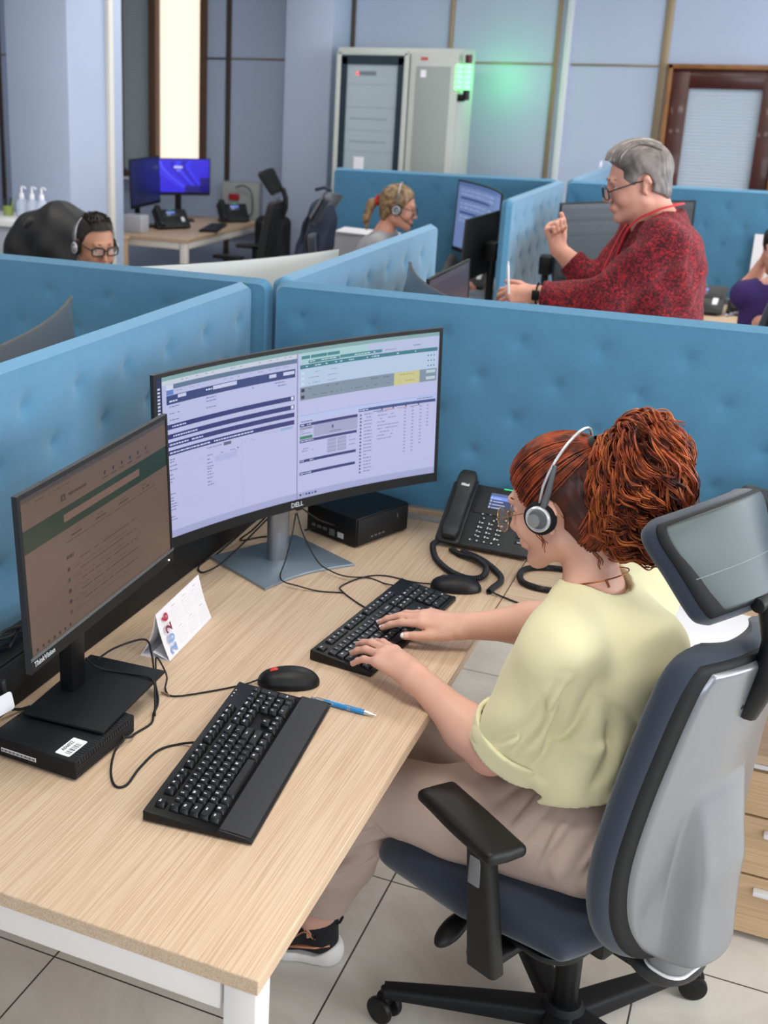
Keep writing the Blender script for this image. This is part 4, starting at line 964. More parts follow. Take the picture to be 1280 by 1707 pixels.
g.build('tip', M_chrome, r); g = G(); g.lathe([(0, -0.040), (0.0050, -0.040), (0.0050, -0.056), (0.0030, -0.058), (0.0030, -0.067), (0, -0.067)], (0, 0, 0), (1, 0, 0), 18); g.build('push_button', M_chrome, r)
g = G(); g.box((-0.038, -0.0052, 0.0018), (0.038, 0.0014, 0.0036), 0.0006); g.box((-0.055, -0.003, 0.001), (0.004, 0.005, 0.0036), 0.0006); g.build('clip', M_chrome, r)
g = G(); g.box((-0.012, 0, 0.0053), (0.030, 0.0022, 0.0002)); g.build('printed_line', mat('pen_print', '8fc0e0', 0.5), r)
for i, (x, y, a) in enumerate(((-0.09, 2.60, -6), (-0.055, 2.575, 4), (-0.10, 2.545, 12))):
    g = G(); g.box((0, 0, 0), (0.21, 0.297, 0.0008)); o = g.build('paper_sheet', M_paper); tag(o, 'white paper sheets spread on the desk between the woman and the headrest', 'paper', 'papers beside the headrest'); o.location = (x, y, DESK+0.001+i*0.001); o.rotation_euler = (0, 0, R(a))
g = G(); g.box((0, 0, 0), (0.05, 0.012, 0.0012)); o = tag(g.build('page_marker', mat('pink_marker', 'd8508c', 0.5)), 'small pink page marker on the papers beside the headrest', 'page marker'); o.location = (-0.045, 2.70, DESK+0.004); o.rotation_euler = (0, 0, 0.5)
# tiny brass pin of the flat monitor base edge
g = G(); g.tube([(-0.995, 1.822, Z0+0.001), (-0.975, 1.818, Z0+0.001)], 0.002, 8); tag(g.build('cable_pin', M_bronze), 'small brass-coloured plug end beside the monitor base plate', 'plug')
# ledge strip between the return and the front partition
g = G(); g.box((0.1, 2.992, DESK+0.004), (2.2, 0.012, 0.02), 0.002); tag(g.build('metal_ledge', mat('rail_grey', 'a7abad', 0.4, 0.4)), 'thin grey metal strip at the foot of the front partition', 'strip')
# ------------------------------------------------------------------ swivel chairs
def slab(g, wf, z0, z1, Ff, T, er=0.02, nu=36, nv=44, xoff=0.0, m=0, both=True, tf=None):
    """upholstered slab: half width wf(z), mid surface y=Ff(u,z), thickness T, rounded edge er"""
    for sg in ((-1, 1) if both else (-1,)):
        vs = []; fs = []
        for j in range(nv+1):
            z = z0+(z1-z0)*(0.5-0.5*math.cos(PI*j/nv)); w = max(wf(z), 1e-4)
            for i in range(nu+1):
                u = -math.cos(PI*i/nu); e = min((1-abs(u))*w, z-z0, z1-z)/er; e = min(max(e, 0), 1)
                h = T/2*math.sqrt(max(0, 1-(1-e)**2)); vs.append((xoff+u*w, Ff(u, z)+sg*h*(tf(u, z, sg) if tf else 1), z))
        for j in range(nv):
            for i in range(nu):
                a = j*(nu+1)+i; f = (a, a+1, a+nu+2, a+nu+1); fs.append(f if sg < 0 else f[::-1])
        g.add(vs, fs, m)
def ip(z, tb): return float(np.interp(z, [t[0] for t in tb], [t[1] for t in tb]))
def sp(z, tb):
    """smooth interpolation through a table"""
    xs = [t[0] for t in tb]
    if z <= xs[0]: return tb[0][1]
    if z >= xs[-1]: return tb[-1][1]
    k = max(i for i in range(len(xs)) if xs[i] <= z); k = min(k, len(xs)-2)
    p = lambda i: tb[min(max(i, 0), len(tb)-1)]
    t = (z-xs[k])/(xs[k+1]-xs[k]); m0 = (p(k+1)[1]-p(k-1)[1])/max(p(k+1)[0]-p(k-1)[0], 1e-6)*(xs[k+1]-xs[k]); m1 = (p(k+2)[1]-p(k)[1])/max(p(k+2)[0]-p(k)[0], 1e-6)*(xs[k+1]-xs[k])
    return (2*t**3-3*t*t+1)*p(k)[1]+(t**3-2*t*t+t)*m0+(-2*t**3+3*t*t)*p(k+1)[1]+(t**3-t*t)*m1
def swivel_chair(name, label, loc, rz, fab, shell, arm0=196, headrest=True, arms=True, group=None):
    r = root(name, label, 'chair', loc, rz, group)
    # star base
    a0 = arm0-math.degrees(rz)
    g = G(); g.lathe([(0, 0.050), (0.045, 0.050), (0.05, 0.058), (0.046, 0.098), (0.034, 0.115), (0, 0.115)], (0, 0, 0), (0, 0, 1), 28)
    for k in range(5):
        a = R(a0+72*k); dx, dy = math.cos(a), math.sin(a); n = 12; vs = []
        for i in range(n+1):
            t = i/n; s = 0.02+0.343*t; zt = 0.103-0.018*t**1.4; hw = 0.030-0.012*t; th = 0.046-0.018*t
            for (px, pz) in rrect(2*hw, th, 0.010, 3): vs.append((dx*s-dy*px, dy*s+dx*px, zt-th/2+pz))
        m_ = len(vs)//(n+1); g.add(vs, [(i*m_+j, i*m_+(j+1) % m_, (i+1)*m_+(j+1) % m_, (i+1)*m_+j) for i in range(n) for j in range(m_)]+[tuple(range(m_))[::-1], tuple(n*m_+j for j in range(m_))])
    g.build('star_base', M_blackm, r, 50)
    for k in range(5):
        a = R(a0+72*k); cx, cy = 0.360*math.cos(a), 0.360*math.sin(a); wa = a+R(55); wx, wy = math.cos(wa), math.sin(wa)
        g = G()
        for s in (-1, 1): g.cyl((cx+wx*0.008*s, cy+wy*0.008*s, 0.030), (cx+wx*0.026*s, cy+wy*0.026*s, 0.030), 0.030, seg=28, bev=0.006)
        g.cyl((cx, cy, 0.03), (cx, cy, 0.078), 0.010, seg=12); g.cyl((cx+wx*0.012, cy+wy*0.012, 0.03), (cx-wx*0.012, cy-wy*0.012, 0.03), 0.012, seg=12); g.box((cx, cy, 0.052), (0.03, 0.03, 0.03), 0.008, rot=(0, 0, wa))
        g.build('caster', M_black, r)
    g = G(); g.cyl((0, 0, 0.10), (0, 0, 0.30), 0.026, seg=28, bev=0.003); g.cyl((0, 0, 0.29), (0, 0, 0.375), 0.016, seg=20); g.build('gas_lift', M_black, r)
    g = G(); g.box((0, 0.0, 0.368), (0.20, 0.26, 0.05), 0.012); g.box((0, -0.12, 0.352), (0.11, 0.16, 0.040), 0.012)
    g.build('tilt_mechanism', M_black, r)
    g = G(); g.tube([(-0.07, 0.10, 0.365), (-0.15, 0.105, 0.362), (-0.200, 0.108, 0.352)], 0.009, 10); pr = G()
    g.ell((-0.238, 0.112, 0.336), (0.048, 0.022, 0.017), rot=(0, R(-22), 0)); g.build('tilt_lever', M_black, r, 60)
    # seat
    F0 = 0.075
    prs = [bx((0, F0, 0.425), (0.255, 0.225, 0.036), None, 0.034, 0.01), bx((0, F0+0.11, 0.418), (0.262, 0.13, 0.036), None, 0.034, 0.03), el((0, F0+0.02, 0.44), (0.22, 0.20, 0.032), k=0.03)]
    def seatp(P, d):
        x = np.abs(P[:, 0]); y = P[:, 1]
        return d+0.30*np.maximum(0, (-(y-F0)-0.05))*(x/0.25)**3*0.6+np.maximum(0, y-0.24)*0.35*np.maximum(0, P[:, 2]-0.40)/0.06
    body('seat_cushion', prs, fab, r, 0.006, seatp, off=(0, 0, 0))
    g = G(); g.prism(rrect(0.46, 0.40, 0.06, 6, 0, F0), 0.383, 0.397, bev=0.004); g.build('seat_pan', M_black, r)
    # backrest
    W_ = [(0.392, 0.05), (0.405, 0.110), (0.432, 0.155), (0.48, 0.192), (0.55, 0.216), (0.64, 0.224), (0.75, 0.213), (0.86, 0.195), (0.94, 0.180), (0.985, 0.165), (1.012, 0.135), (1.025, 0.07)]
    wf = lambda z: sp(z, W_); tz = lambda z: sp(z, [(0.37, -0.195), (0.55, -0.178), (0.75, -0.192), (1.03, -0.232)])
    Ff = lambda u, z: tz(z)-0.012+0.030*u*u
    g = G(); slab(g, wf, 0.392, 1.025, Ff, 0.048, 0.024); bk = g.build('back_cushion', fab, r, 70)
    # rear shell
    ws = lambda z: max(0.001, sp(z, [(a, max(0.0, b-0.044)) for a, b in W_]))
    def Fs(u, z):
        x = abs(u)*ws(z); sp_ = 0.048*math.exp(-(x/0.080)**12)*float(np.clip((0.76-z)/0.16, 0, 1)**0.8) if z < 0.76 else 0
        dish = 0.005*math.exp(-((x-0.125)/0.03)**2)*float(np.clip((0.62-z)/0.1, 0, 1))*float(np.clip((z-0.42)/0.05, 0, 1))
        return tz(z)-0.046+0.026*u*u-sp_+dish
    g = G(); slab(g, ws, 0.412, 1.0, Fs, 0.022, 0.010, nu=64, nv=70); sh = g.build('back_shell', shell, r, 70)
    g = G(); bs = lambda z: max(0.001, sp(z, [(a, max(0.0, b-0.014)) for a, b in W_])); slab(g, bs, 0.402, 1.012, lambda u, z: tz(z)-0.034+0.030*u*u, 0.022, 0.012); g.build('shell_rim', M_blackm, r, 70)
    # lower shroud and spine foot
    prs = [bx((0, -0.222, 0.405), (0.074, 0.040, 0.10), None, 0.034, 0.01)]
    body('spine_foot', prs, shell, r, 0.005, lambda P, d: np.maximum(d, 0.378-P[:, 2]), off=(0, 0, 0))
    prs = [el((0, -0.200, 0.372), (0.080, 0.066, 0.055), None, 0.03), bx((0, -0.12, 0.358), (0.05, 0.10, 0.024), None, 0.02, 0.03)]
    body('lower_shroud', prs, M_dgrey, r, 0.005, lambda P, d: np.maximum(d, P[:, 2]-0.377), off=(0, 0, 0))
    g = G(); g.prism(rrect(0.152, 0.084, 0.034, 6, 0, -0.222), 0.376, 0.382); g.build('shroud_trim', M_white, r)
    if headrest:
        wh = lambda q: sp(q, [(0, 0.080), (0.012, 0.105), (0.03, 0.118), (0.10, 0.142), (0.155, 0.162), (0.178, 0.154), (0.19, 0.12)])
        HF = MX((1, 0, 0), (0, math.cos(R(-31)), math.sin(R(-31))), (0, -math.sin(R(-31)), math.cos(R(-31))), (0.0, -0.250, 1.080))
        def add_t(name_, fn, m_, ang=70):
            g = G(); fn(g); g.v = [tuple(HF@Vector(v)) for v in g.v]; return g.build(name_, m_, r, ang)
        cur = lambda u, z: 0.034*u*u
        add_t('headrest_cushion', lambda g: slab(g, wh, 0, 0.19, cur, 0.040, 0.020, nu=30, nv=26), fab)
        wr = lambda q: max(0.001, wh(q)-0.006)
        add_t('headrest_rim', lambda g: slab(g, wr, 0.012, 0.180, lambda u, z: cur(u, z)-0.020, 0.014, 0.008, nu=30, nv=26), M_blackm)
        wr2 = lambda q: max(0.001, wh(q)-0.013)
        add_t('headrest_shell', lambda g: slab(g, wr2, 0.017, 0.175, lambda u, z: cur(u, z)-0.026, 0.008, 0.004, nu=40, nv=40), mat('smoked_silver', '3c4546', 0.4, 0.25))
        add_t('headrest_seam', lambda g: g.tube([(u*wr2(0.080), cur(u, 0)-0.0302, 0.080) for u in [-0.97+1.94*i/20 for i in range(21)]], 0.0007, 6), M_silver)
        g = G(); g.tube([(0, -0.262, 0.90), (0, -0.29, 0.97), (0, -0.292, 1.04), (0, -0.270, 1.105)], [0.024, 0.022, 0.020, 0.018], 12, flat=1.0); g.box((0, -0.262, 0.955), (0.075, 0.02, 0.09), 0.008); g.cyl((-0.03, -0.268, 1.10), (0.03, -0.268, 1.10), 0.013, seg=16, bev=0.003)
        g.build('headrest_bracket', M_black, r)
    if arms:
        for s in (-1, 1):
            prs = [bx((s*0.310, 0.038, 0.648), (0.042, 0.112, 0.013), Matrix.Rotation(R(14*s), 3, 'Z'), 0.012, 0.01), el((s*0.310, 0.038, 0.646), (0.040, 0.110, 0.016), np.array(Matrix.Rotation(R(14*s), 3, 'Z')), 0.01)]
            body('armrest_pad', prs, M_black, r, 0.004, None, off=(0, 0, 0))
            g = G(); n = 10; vs = []
            for i in range(n+1):
                t = i/n; z = 0.365+0.275*t; hw = 0.018; hd = 0.033-0.009*t; x = s*(0.298+0.02*t)
                for px, py in rrect(2*hw, 2*hd, 0.010, 3): vs.append((x+px, -0.016+py+0.02*t, z))
            m_ = len(vs)//(n+1); g.add(vs, [(i*m_+j, i*m_+(j+1) % m_, (i+1)*m_+(j+1) % m_, (i+1)*m_+j) for i in range(n) for j in range(m_)]+[tuple(range(m_))[::-1], tuple(n*m_+j for j in range(m_))])
            g.box((s*0.20, 0.0, 0.372), (0.20, 0.06, 0.022), 0.006); ap = g.build('armrest_post', M_black, r, 50)
            g = G(); g.box((s*0.3305, 0.002, 0.585), (0.006, 0.026, 0.075), 0.0025); g.build('height_button_plate', M_silver, ap)
    return r
# the chair under the woman
CH_HUB = (-0.203, 2.073); CH_YAW = 26
CRZ = R(90-CH_YAW)
ch_main = swivel_chair('swivel_chair', 'navy swivel chair with silver back shell under the red-haired woman', (*CH_HUB, 0), CRZ, M_navy, M_silver, arm0=194)
# ------------------------------------------------------------------ people
M_skin = mat('skin_fair', 'dba893', 0.5, var=(18, 0.06), bump=(260, 0.08), sub=0.05)
M_skin2 = mat('skin_rosy', 'd39a86', 0.5, var=(16, 0.10), sub=0.1)
M_skin3 = mat('skin_tan', 'c08a70', 0.5, var=(16, 0.10), sub=0.1)
M_lip = mat('lips', 'b5655c', 0.45); M_eye = mat('eye_white', 'e8e4e0', 0.2); M_iris = mat('iris_dark', '2a1c14', 0.2); M_brow = mat('brow_brown', '3b2418', 0.8)
def hair_mat(name, c1, c2, sc=42, rough=0.45):
    m = bpy.data.materials.new(name); m.use_nodes = True; N = m.node_tree.nodes; L = m.node_tree.links; b = N['Principled BSDF']; b.inputs['Roughness'].default_value = rough
    b.inputs['Anisotropic'].default_value = 0.5; b.inputs['Specular IOR Level'].default_value = 0.35
    tc = N.new('ShaderNodeTexCoord'); n = N.new('ShaderNodeTexNoise'); n.inputs['Scale'].default_value = sc; n.inputs['Detail'].default_value = 5; L.new(tc.outputs['Object'], n.inputs['Vector'])
    r = N.new('ShaderNodeValToRGB'); e = r.color_ramp.elements; e[0].position = 0.36; e[0].color = (*lin(c2), 1); e[1].position = 0.64; e[1].color = (*lin(c1), 1)
    L.new(n.outputs['Fac'], r.inputs[0]); L.new(r.outputs[0], b.inputs['Base Color']); return m
def frame(F, up=(0, 0, 1)):
    """columns right, forward, up for a facing direction"""
    F = np.array(F, float); F /= np.linalg.norm(F); Rr = np.cross(F, up); Rr /= np.linalg.norm(Rr); return np.stack([Rr, F, np.cross(Rr, F)], 1)
def facing(yaw_vec, pitch, roll=0):
    a = np.array([*yaw_vec, 0.0]); a /= np.linalg.norm(a); F = a*math.cos(pitch)-np.array([0, 0, math.sin(pitch)]); H = frame(F)
    if roll:
        c, s = math.cos(roll), math.sin(roll); r_, f_, u_ = H[:, 0], H[:, 1], H[:, 2]; H = np.stack([c*r_+s*u_, f_, -s*r_+c*u_], 1)
    return H
def head_prims(o, H, sc=1.0, fem=True, jaw=1.0):
    T = lambda p: np.array(o)+H@(np.array(p, float)*sc); z = sc
    P = [el(T((0, -0.012, 0.038)), np.array((0.073, 0.094, 0.086))*z, H, 0.01), el(T((0, 0.030, -0.012)), np.array((0.060*jaw, 0.060, 0.088))*z, H, 0.025*z),
         rc(T((-0.042*jaw, 0.0, -0.055)), T((-0.012, 0.070, -0.092)), 0.024*z, 0.019*z, 0.02*z), rc(T((0.042*jaw, 0.0, -0.055)), T((0.012, 0.070, -0.092)), 0.024*z, 0.019*z, 0.02*z),
         el(T((0, 0.078, -0.098)), np.array((0.018, 0.014, 0.014))*z, H, 0.015*z), rc(T((-0.032, 0.084, 0.028)), T((0.032, 0.084, 0.028)), 0.009*z, 0.009*z, 0.014*z),
         el(T((-0.036, 0.066, -0.030)), np.array((0.020, 0.020, 0.022))*z, H, 0.02*z), el(T((0.036, 0.066, -0.030)), np.array((0.020, 0.020, 0.022))*z, H, 0.02*z),
         rc(T((0, 0.091, 0.018)), T((0, 0.108, -0.026)), 0.0055*z, 0.0085*z, 0.010*z), el(T((0, 0.110, -0.030)), np.array((0.0095, 0.0095, 0.0085))*z, H, 0.006*z),
         el(T((-0.011, 0.100, -0.035)), np.array((0.007, 0.009, 0.006))*z, H, 0.005*z), el(T((0.011, 0.100, -0.035)), np.array((0.007, 0.009, 0.006))*z, H, 0.005*z),
         el(T((0, 0.088, -0.060)), np.array((0.024, 0.014, 0.016))*z, H, 0.01*z), el(T((0, 0.0965, -0.0575)), np.array((0.017, 0.006, 0.0045))*z, H, 0.003*z), el(T((0, 0.0955, -0.0675)), np.array((0.015, 0.0065, 0.0055))*z, H, 0.003*z)]
    for s in (-1, 1):
        P += [rc(T((s*0.074, -0.002, -0.016)), T((s*0.079, -0.010, 0.018)), 0.0075*z, 0.0095*z, 0.006*z), rc(T((s*0.080, -0.016, 0.022)), T((s*0.081, -0.022, 0.002)), 0.0065*z, 0.006*z, 0.004*z), rc(T((s*0.074, 0.002, -0.018)), T((s*0.076, -0.006, -0.030)), 0.006*z, 0.007*z, 0.004*z)]
    return P
def head_post(o, H, sc=1.0):
    o = np.array(o, float)
    holes = [((s*0.031, 0.100, 0.008), 0.0125) for s in (-1, 1)]
    def f(P, d):
        Q = (P-o)@H/sc
        for c, r in holes:
            e = np.linalg.norm((Q-np.array(c))/np.array((1.25, 1, 0.85)), axis=1)*sc-r*sc; k = 0.008; d = -smin(-d, e, k)
        for s in (-1, 1):   # hollow of the ear
            e = np.linalg.norm((Q-np.array((s*0.089, -0.006, 0.004)))/np.array((1, 0.9, 1.5)), axis=1)*sc-0.0075*sc; d = -smin(-d, e, 0.003)
        return d
    return f
def top_off(p):
    while p.parent is not None: p = p.parent
    return np.array(p.location)
def face_parts(o, H, parent, sc=1.0, iris=None, brow=None, lid=0.0045, look=(0, 0), skin=None):
    T = lambda p: tuple(np.array(o)+H@(np.array(p, float)*sc)-top_off(parent)); HM = Matrix(H.tolist())
    for s in (-1, 1):
        g = G(); g.ell(T((s*0.031, 0.0730, 0.008)), 0.0118*sc, m=0); d = Vector((look[0], 1, look[1])).normalized(); c = (s*0.031+d.x*0.0075, 0.0730+d.y*0.0075, 0.008+d.z*0.0075)
        g.ell(T(c), 0.0055*sc, m=1); g.build('eye', [M_eye, iris or M_iris], parent, 180)
        g = G(); g.ell(T((s*0.031, 0.0725, 0.0085+lid)), (0.0128*sc, 0.0128*sc, 0.0120*sc)); g.build('eyelid', skin or M_skin, parent, 180)
        g = G(); g.tube([T((s*(0.014+0.008*i), 0.0935-0.0012*i*i*1.0-(0.001 if i == 4 else 0), 0.030+0.0035*math.sin(i*PI/4))) for i in range(5)], [0.0018*sc, 0.0026*sc, 0.0026*sc, 0.0022*sc, 0.001*sc], 6); g.build('eyebrow', brow or M_brow, parent, 180)
        g = G(); g.tube([T((s*(0.031-0.013+0.0052*i), 0.0800+0.0045*math.sin(i*PI/5), 0.0075+lid*0.6-0.002*math.sin(i*PI/5))) for i in range(6)], 0.0012*sc, 6); g.build('eyelash', brow or M_brow, parent, 180)
def glasses(o, H, parent, m, r=0.0016, lw=0.024, lh=0.018, sc=1.0, y=0.108, z=0.004, lens=True, sq=2.6, drop=0.0):
    T = lambda p: tuple(np.array(o)+H@(np.array(p, float)*sc)-top_off(parent)); g = G()
    def sup(a): c, s = math.cos(a), math.sin(a); return math.copysign(abs(c)**(2/sq), c), math.copysign(abs(s)**(2/sq), s)
    for s in (-1, 1):
        pts = []
        for i in range(28):
            cx, cz = sup(2*PI*i/28); pts.append(T((s*0.033+lw*cx, y-0.010*abs(s*0.033+lw*cx)/0.06, z-drop+lh*cz)))
        g.tube(pts, r*sc, 8, closed=True)
        g.tube([T((s*(0.033+lw), y-0.010, z+0.008-drop)), T((s*0.068, y-0.03, z+0.010-drop*0.8)), T((s*0.079, 0.02, z+0.014)), T((s*0.080, -0.018, z+0.014)), T((s*0.079, -0.036, z-0.004))], r*0.9*sc, 8)
    g.tube([T((-0.010, y-0.002, z+0.004-drop)), T((0, y+0.001, z+0.007-drop)), T((0.010, y-0.002, z+0.004-drop))], r*sc, 8)
    gl = g.build('glasses', m, parent, 180)
    if lens:
        g = G()
        for s in (-1, 1):
            vs = [T((s*0.033, y-0.006, z-drop))]
            for i in range(28):
                cx, cz = sup(2*PI*i/28); vs.append(T((s*0.033+lw*cx*0.98, y-0.010*abs(s*0.033+lw*cx)/0.06, z-drop+lh*cz*0.98)))
            g.add(vs, [(0, 1+i, 1+(i+1) % 28) for i in range(28)])
        g.build('lens', mat('lens_glass', 'f4f8fa', 0.02, alpha=0.12, spec=0.8), gl, 180)
def headset(o, H, parent, side, sc=1.0, boom=True, band='e8e8ea', lean=-0.02, top=0.155, both=True):
    """over-head band, ear cups, boom"""
    T = lambda p: tuple(np.array(o)+H@(np.array(p, float)*sc)-top_off(parent)); X = 0.083
    Mb = mat('headset_band_silver', 'c9cbcf', 0.3, 0.4); Mg = mat('headset_arm_grey', '5b5f63', 0.45)
    g = G(); pts = []
    for i in range(17):
        a = PI*i/16; pts.append(T((X*1.05*math.cos(a), lean*math.sin(a), 0.025+(top-0.025)*math.sin(a)**0.8)))
    g.tube(pts, 0.0028*sc, 8, flat=1.0); hb = g.build('headband', Mb, parent, 180)
    for s in (-1, 1):
        if not both and s != side: continue
        x = s*X
        g = G(); g.tube([T((x*1.06, 0.004, 0.0)), T((x*1.10, lean*0.35, 0.045)), T((x*1.00, lean*0.62, 0.088))], [0.0062*sc, 0.0058*sc, 0.0042*sc], 8); g.build('headband_arm', Mg, hb, 60)
        ax = H[:, 0]*s; c = T((x*0.93, 0.006, -0.002)); g = G()
        g.lathe([(0, 0), (0.027*sc, 0), (0.031*sc, 0.004*sc), (0.031*sc, 0.011*sc), (0.027*sc, 0.014*sc), (0, 0.014*sc)], c, tuple(ax), 32); cup = g.build('ear_cushion', mat('foam_black', '121214', 0.95, bump=(900, 0.6)), hb, 60)
        c2 = tuple(np.array(c)+ax*0.013*sc); g = G(); g.lathe([(0, 0), (0.024*sc, 0), (0.024*sc, 0.005*sc), (0.021*sc, 0.0075*sc), (0.018*sc, 0.0055*sc), (0, 0.005*sc)], c2, tuple(ax), 32); g.build('ear_cup', Mb, cup, 50)
        c3 = tuple(np.array(c)+ax*0.0175*sc); g = G(); g.lathe([(0, 0), (0.0185*sc, 0), (0.0165*sc, 0.004*sc), (0, 0.0045*sc)], c3, tuple(ax), 28); g.build('cup_cover', Mg, cup, 50)
        c4 = tuple(np.array(T((x*0.93, 0.012, -0.003)))+ax*0.0215*sc); g = G(); g.lathe([(0, 0), (0.0125*sc, 0), (0.0118*sc, 0.003*sc), (0, 0.0034*sc)], c4, tuple(ax), 28); g.build('boom_pivot', mat('pivot_silver', 'a4a6a9', 0.3, 0.7), cup, 50)
    if not boom: return hb
    x = side*(X+0.004); g = G(); g.tube([T((x*1.08, 0.012, -0.012)), T((x*1.03, 0.050, -0.040)), T((x*0.72, 0.100, -0.066))], 0.0022*sc, 8); g.ell(T((x*0.66, 0.106, -0.068)), 0.0055*sc); g.build('microphone_boom', M_black, hb, 60)
    return hb
def hand(wrist, d, n, left, sc=1.0, curl=((20, 25, 15),)*4, thumb=(0.6, 35, 20), spread=5, wristr=0.024, pw=1.0):
    """prims of palm, four fingers and thumb; d towards the fingers, n out of the back of the hand; returns prims, nails"""
    w = np.array(wrist, float); d = np.array(d, float); d /= np.linalg.norm(d); n = np.array(n, float); n -= d*(n@d); n /= np.linalg.norm(n)
    t = np.cross(n, d)*(-1 if left else 1); P = []; nails = []; L_ = lambda x, y, z: w+(t*x*pw+d*y+n*z)*sc
    base = [(0.0255, 0.084, 0.0), (0.0085, 0.089, 0.003), (-0.009, 0.085, 0.001), (-0.0255, 0.076, -0.004)]
    lens_ = [(0.041, 0.024, 0.020), (0.045, 0.028, 0.021), (0.041, 0.026, 0.020), (0.032, 0.019, 0.018)]; rad = [0.0088, 0.0088, 0.0083, 0.0074]
    for i, (x, y, z) in enumerate(base): P.append(rc(L_(x*0.62, 0.006, -0.001), L_(x, y, z), 0.0135*sc, 0.0105*sc, 0.012*sc))
    P.append(rc(L_(-0.006, -0.004, 0), L_(0.004, 0.05, 0), wristr*0.80*sc, 0.017*sc, 0.015*sc)); P.append(rc(L_(0.016, 0.010, -0.006), L_(0.028, 0.036, -0.010), 0.014*sc, 0.013*sc, 0.012*sc))
    for i in range(4):
        p = L_(*base[i]); sp_ = R((1.5-i)*spread); dd = d*math.cos(sp_)+t*math.sin(sp_); ax_n = n; ang = 0
        for j in range(3):
            ang += R(curl[i][j]); v = dd*math.cos(ang)-ax_n*math.sin(ang); q = p+v*lens_[i][j]*sc; r0 = rad[i]*(1-0.09*j)*sc; r1 = rad[i]*(1-0.09*(j+1))*sc
            P.append(rc(p, q, r0, r1, 0.0035*sc if j else 0.006*sc)); pv = p; p = q
        nn = np.cross(np.cross(v, ax_n), v); nn /= np.linalg.norm(nn); nails.append((q-v*0.003*sc+nn*r1*0.80, v, nn, r1))
    p = L_(0.028, 0.030, -0.010); a = thumb[0]; v = d*math.cos(a)+t*math.sin(a)*0.9-n*0.25*math.sin(a); v /= np.linalg.norm(v)
    for j, (ln, cu) in enumerate(((0.036, 0), (0.028, thumb[1]), (0.022, thumb[2]))):
        if cu: c, s = math.cos(R(cu)), math.sin(R(cu)); v = v*c+(d*0.9-t*0.45-n*0.15)*s; v /= np.linalg.norm(v)
        q = p+v*ln*sc; r0 = (0.0118-0.0013*j)*sc; r1 = (0.0108-0.0013*j)*sc; P.append(rc(p, q, r0, r1, 0.008*sc if j == 0 else 0.004*sc)); p = q
    nn = n-v*(n@v); nn /= np.linalg.norm(nn); nn = nn*0.6+t*0.8*(1 if True else -1); nn -= v*(nn@v); nn /= np.linalg.norm(nn); nails.append((q-v*0.003*sc+nn*r1*0.82, v, nn, r1*1.05))
    return P, nails
M_nail = mat('nail_pink', 'e2b3a6', 0.2, coat=0.5); M_tip = mat('nail_tip_white', 'f4efec', 0.2, coat=0.5)
def add_nails(nails, parent, french=True):
    for c, v, nn, r_ in nails:
        sd = np.cross(v, nn); Rm = Matrix(np.stack([sd, v, nn], 1).tolist()); c = np.array(c)-top_off(parent)
        g = G(); g.ell(tuple(c), (r_*0.72, r_*1.05, r_*0.25), rot=Rm, m=0, nu=12, nv=8)
        if french: g.ell(tuple(c+np.array(v)*r_*0.72), (r_*0.62, r_*0.50, r_*0.30), rot=Rm, m=1, nu=12, nv=8)
        g.build('fingernail', [M_nail, M_tip], parent, 60)
def strands(name, o, H, parent, m, paths, r=0.0016, seg=4):
    g = G(); OF = top_off(parent)
    for p in paths: g.tube([tuple(np.array(q)-OF) for q in p], r if not callable(r) else [r(i/(len(p)-1)) for i in range(len(p))], seg, cap=False)
    return g.build(name, m, parent, 180)
def hug(paths, prims, c, gap=0.0008):
    """lay strands on the surface of the hair volume"""
    n = [len(p) for p in paths]; P = np.concatenate([np.array(p, float) for p in paths]); D = P-c; D /= np.linalg.norm(D, axis=1)[:, None]
    for _ in range(7): P = P+D*(gap-field(prims, P))[:, None]*0.9
    j = np.random.RandomState(3).uniform(-0.0006, 0.0022, len(n)); out = []; k = 0
    for i, m_ in enumerate(n): out.append(list(P[k:k+m_]+D[k:k+m_]*j[i])); k += m_
    return out
def scalp_point(Q, off=0.0):
    """push a head-local direction from the skull centre onto the hair surface"""
    c = np.array((0, -0.012, 0.038)); r = np.array((0.073, 0.094, 0.086))+off; v = np.array(Q, float); v /= np.linalg.norm(v/r); return c+v
def hair_cap(o, H, sc, line, off=0.010, ear=True, bulk=None, noise=0.0015, below=None):
    """prims and post for a cap of hair; line: table of (z, y) for the hairline in head coordinates"""
    o = np.array(o, float); T = lambda p: o+H@(np.array(p, float)*sc)
    P = [el(T((0, -0.012, 0.038)), (np.array((0.073, 0.094, 0.086))+off)*sc, H, 0.01), el(T((0, -0.035, -0.03)), np.array((0.060, 0.055, 0.06))*sc+off*sc, H, 0.02)]
    if bulk: P += [el(T(c), np.array(r_)*sc, H, 0.02*sc) for c, r_ in bulk]
    zs = [a for a, b in line]; ys = [b for a, b in line]
    def f(Pt, d):
        Q = (Pt-o)@H/sc
        if noise:
            ph = Q[:, 0]*310+7*np.sin(Q[:, 1]*40)+3*np.sin(Q[:, 2]*50); d = d+noise*np.sin(ph)*0.6+noise*0.4*np.sin(Q[:, 0]*700+Q[:, 2]*90)
        g_ = (Q[:, 1]-np.interp(Q[:, 2], zs, ys))*0.8*sc
        d = -smin(-d, -g_, 0.006)
        if ear:
            e = np.linalg.norm((Q-np.array((0, -0.006, -0.004)))/np.array((30, 0.026, 0.036)), axis=1)-1; e = e*0.026*sc; e = np.where(np.abs(Q[:, 0]) > 0.045, e, 1.0); d = -smin(-d, e, 0.004)
        return d
    return P, f
def dirn(v): v = np.array(v, float); return v/np.linalg.norm(v)

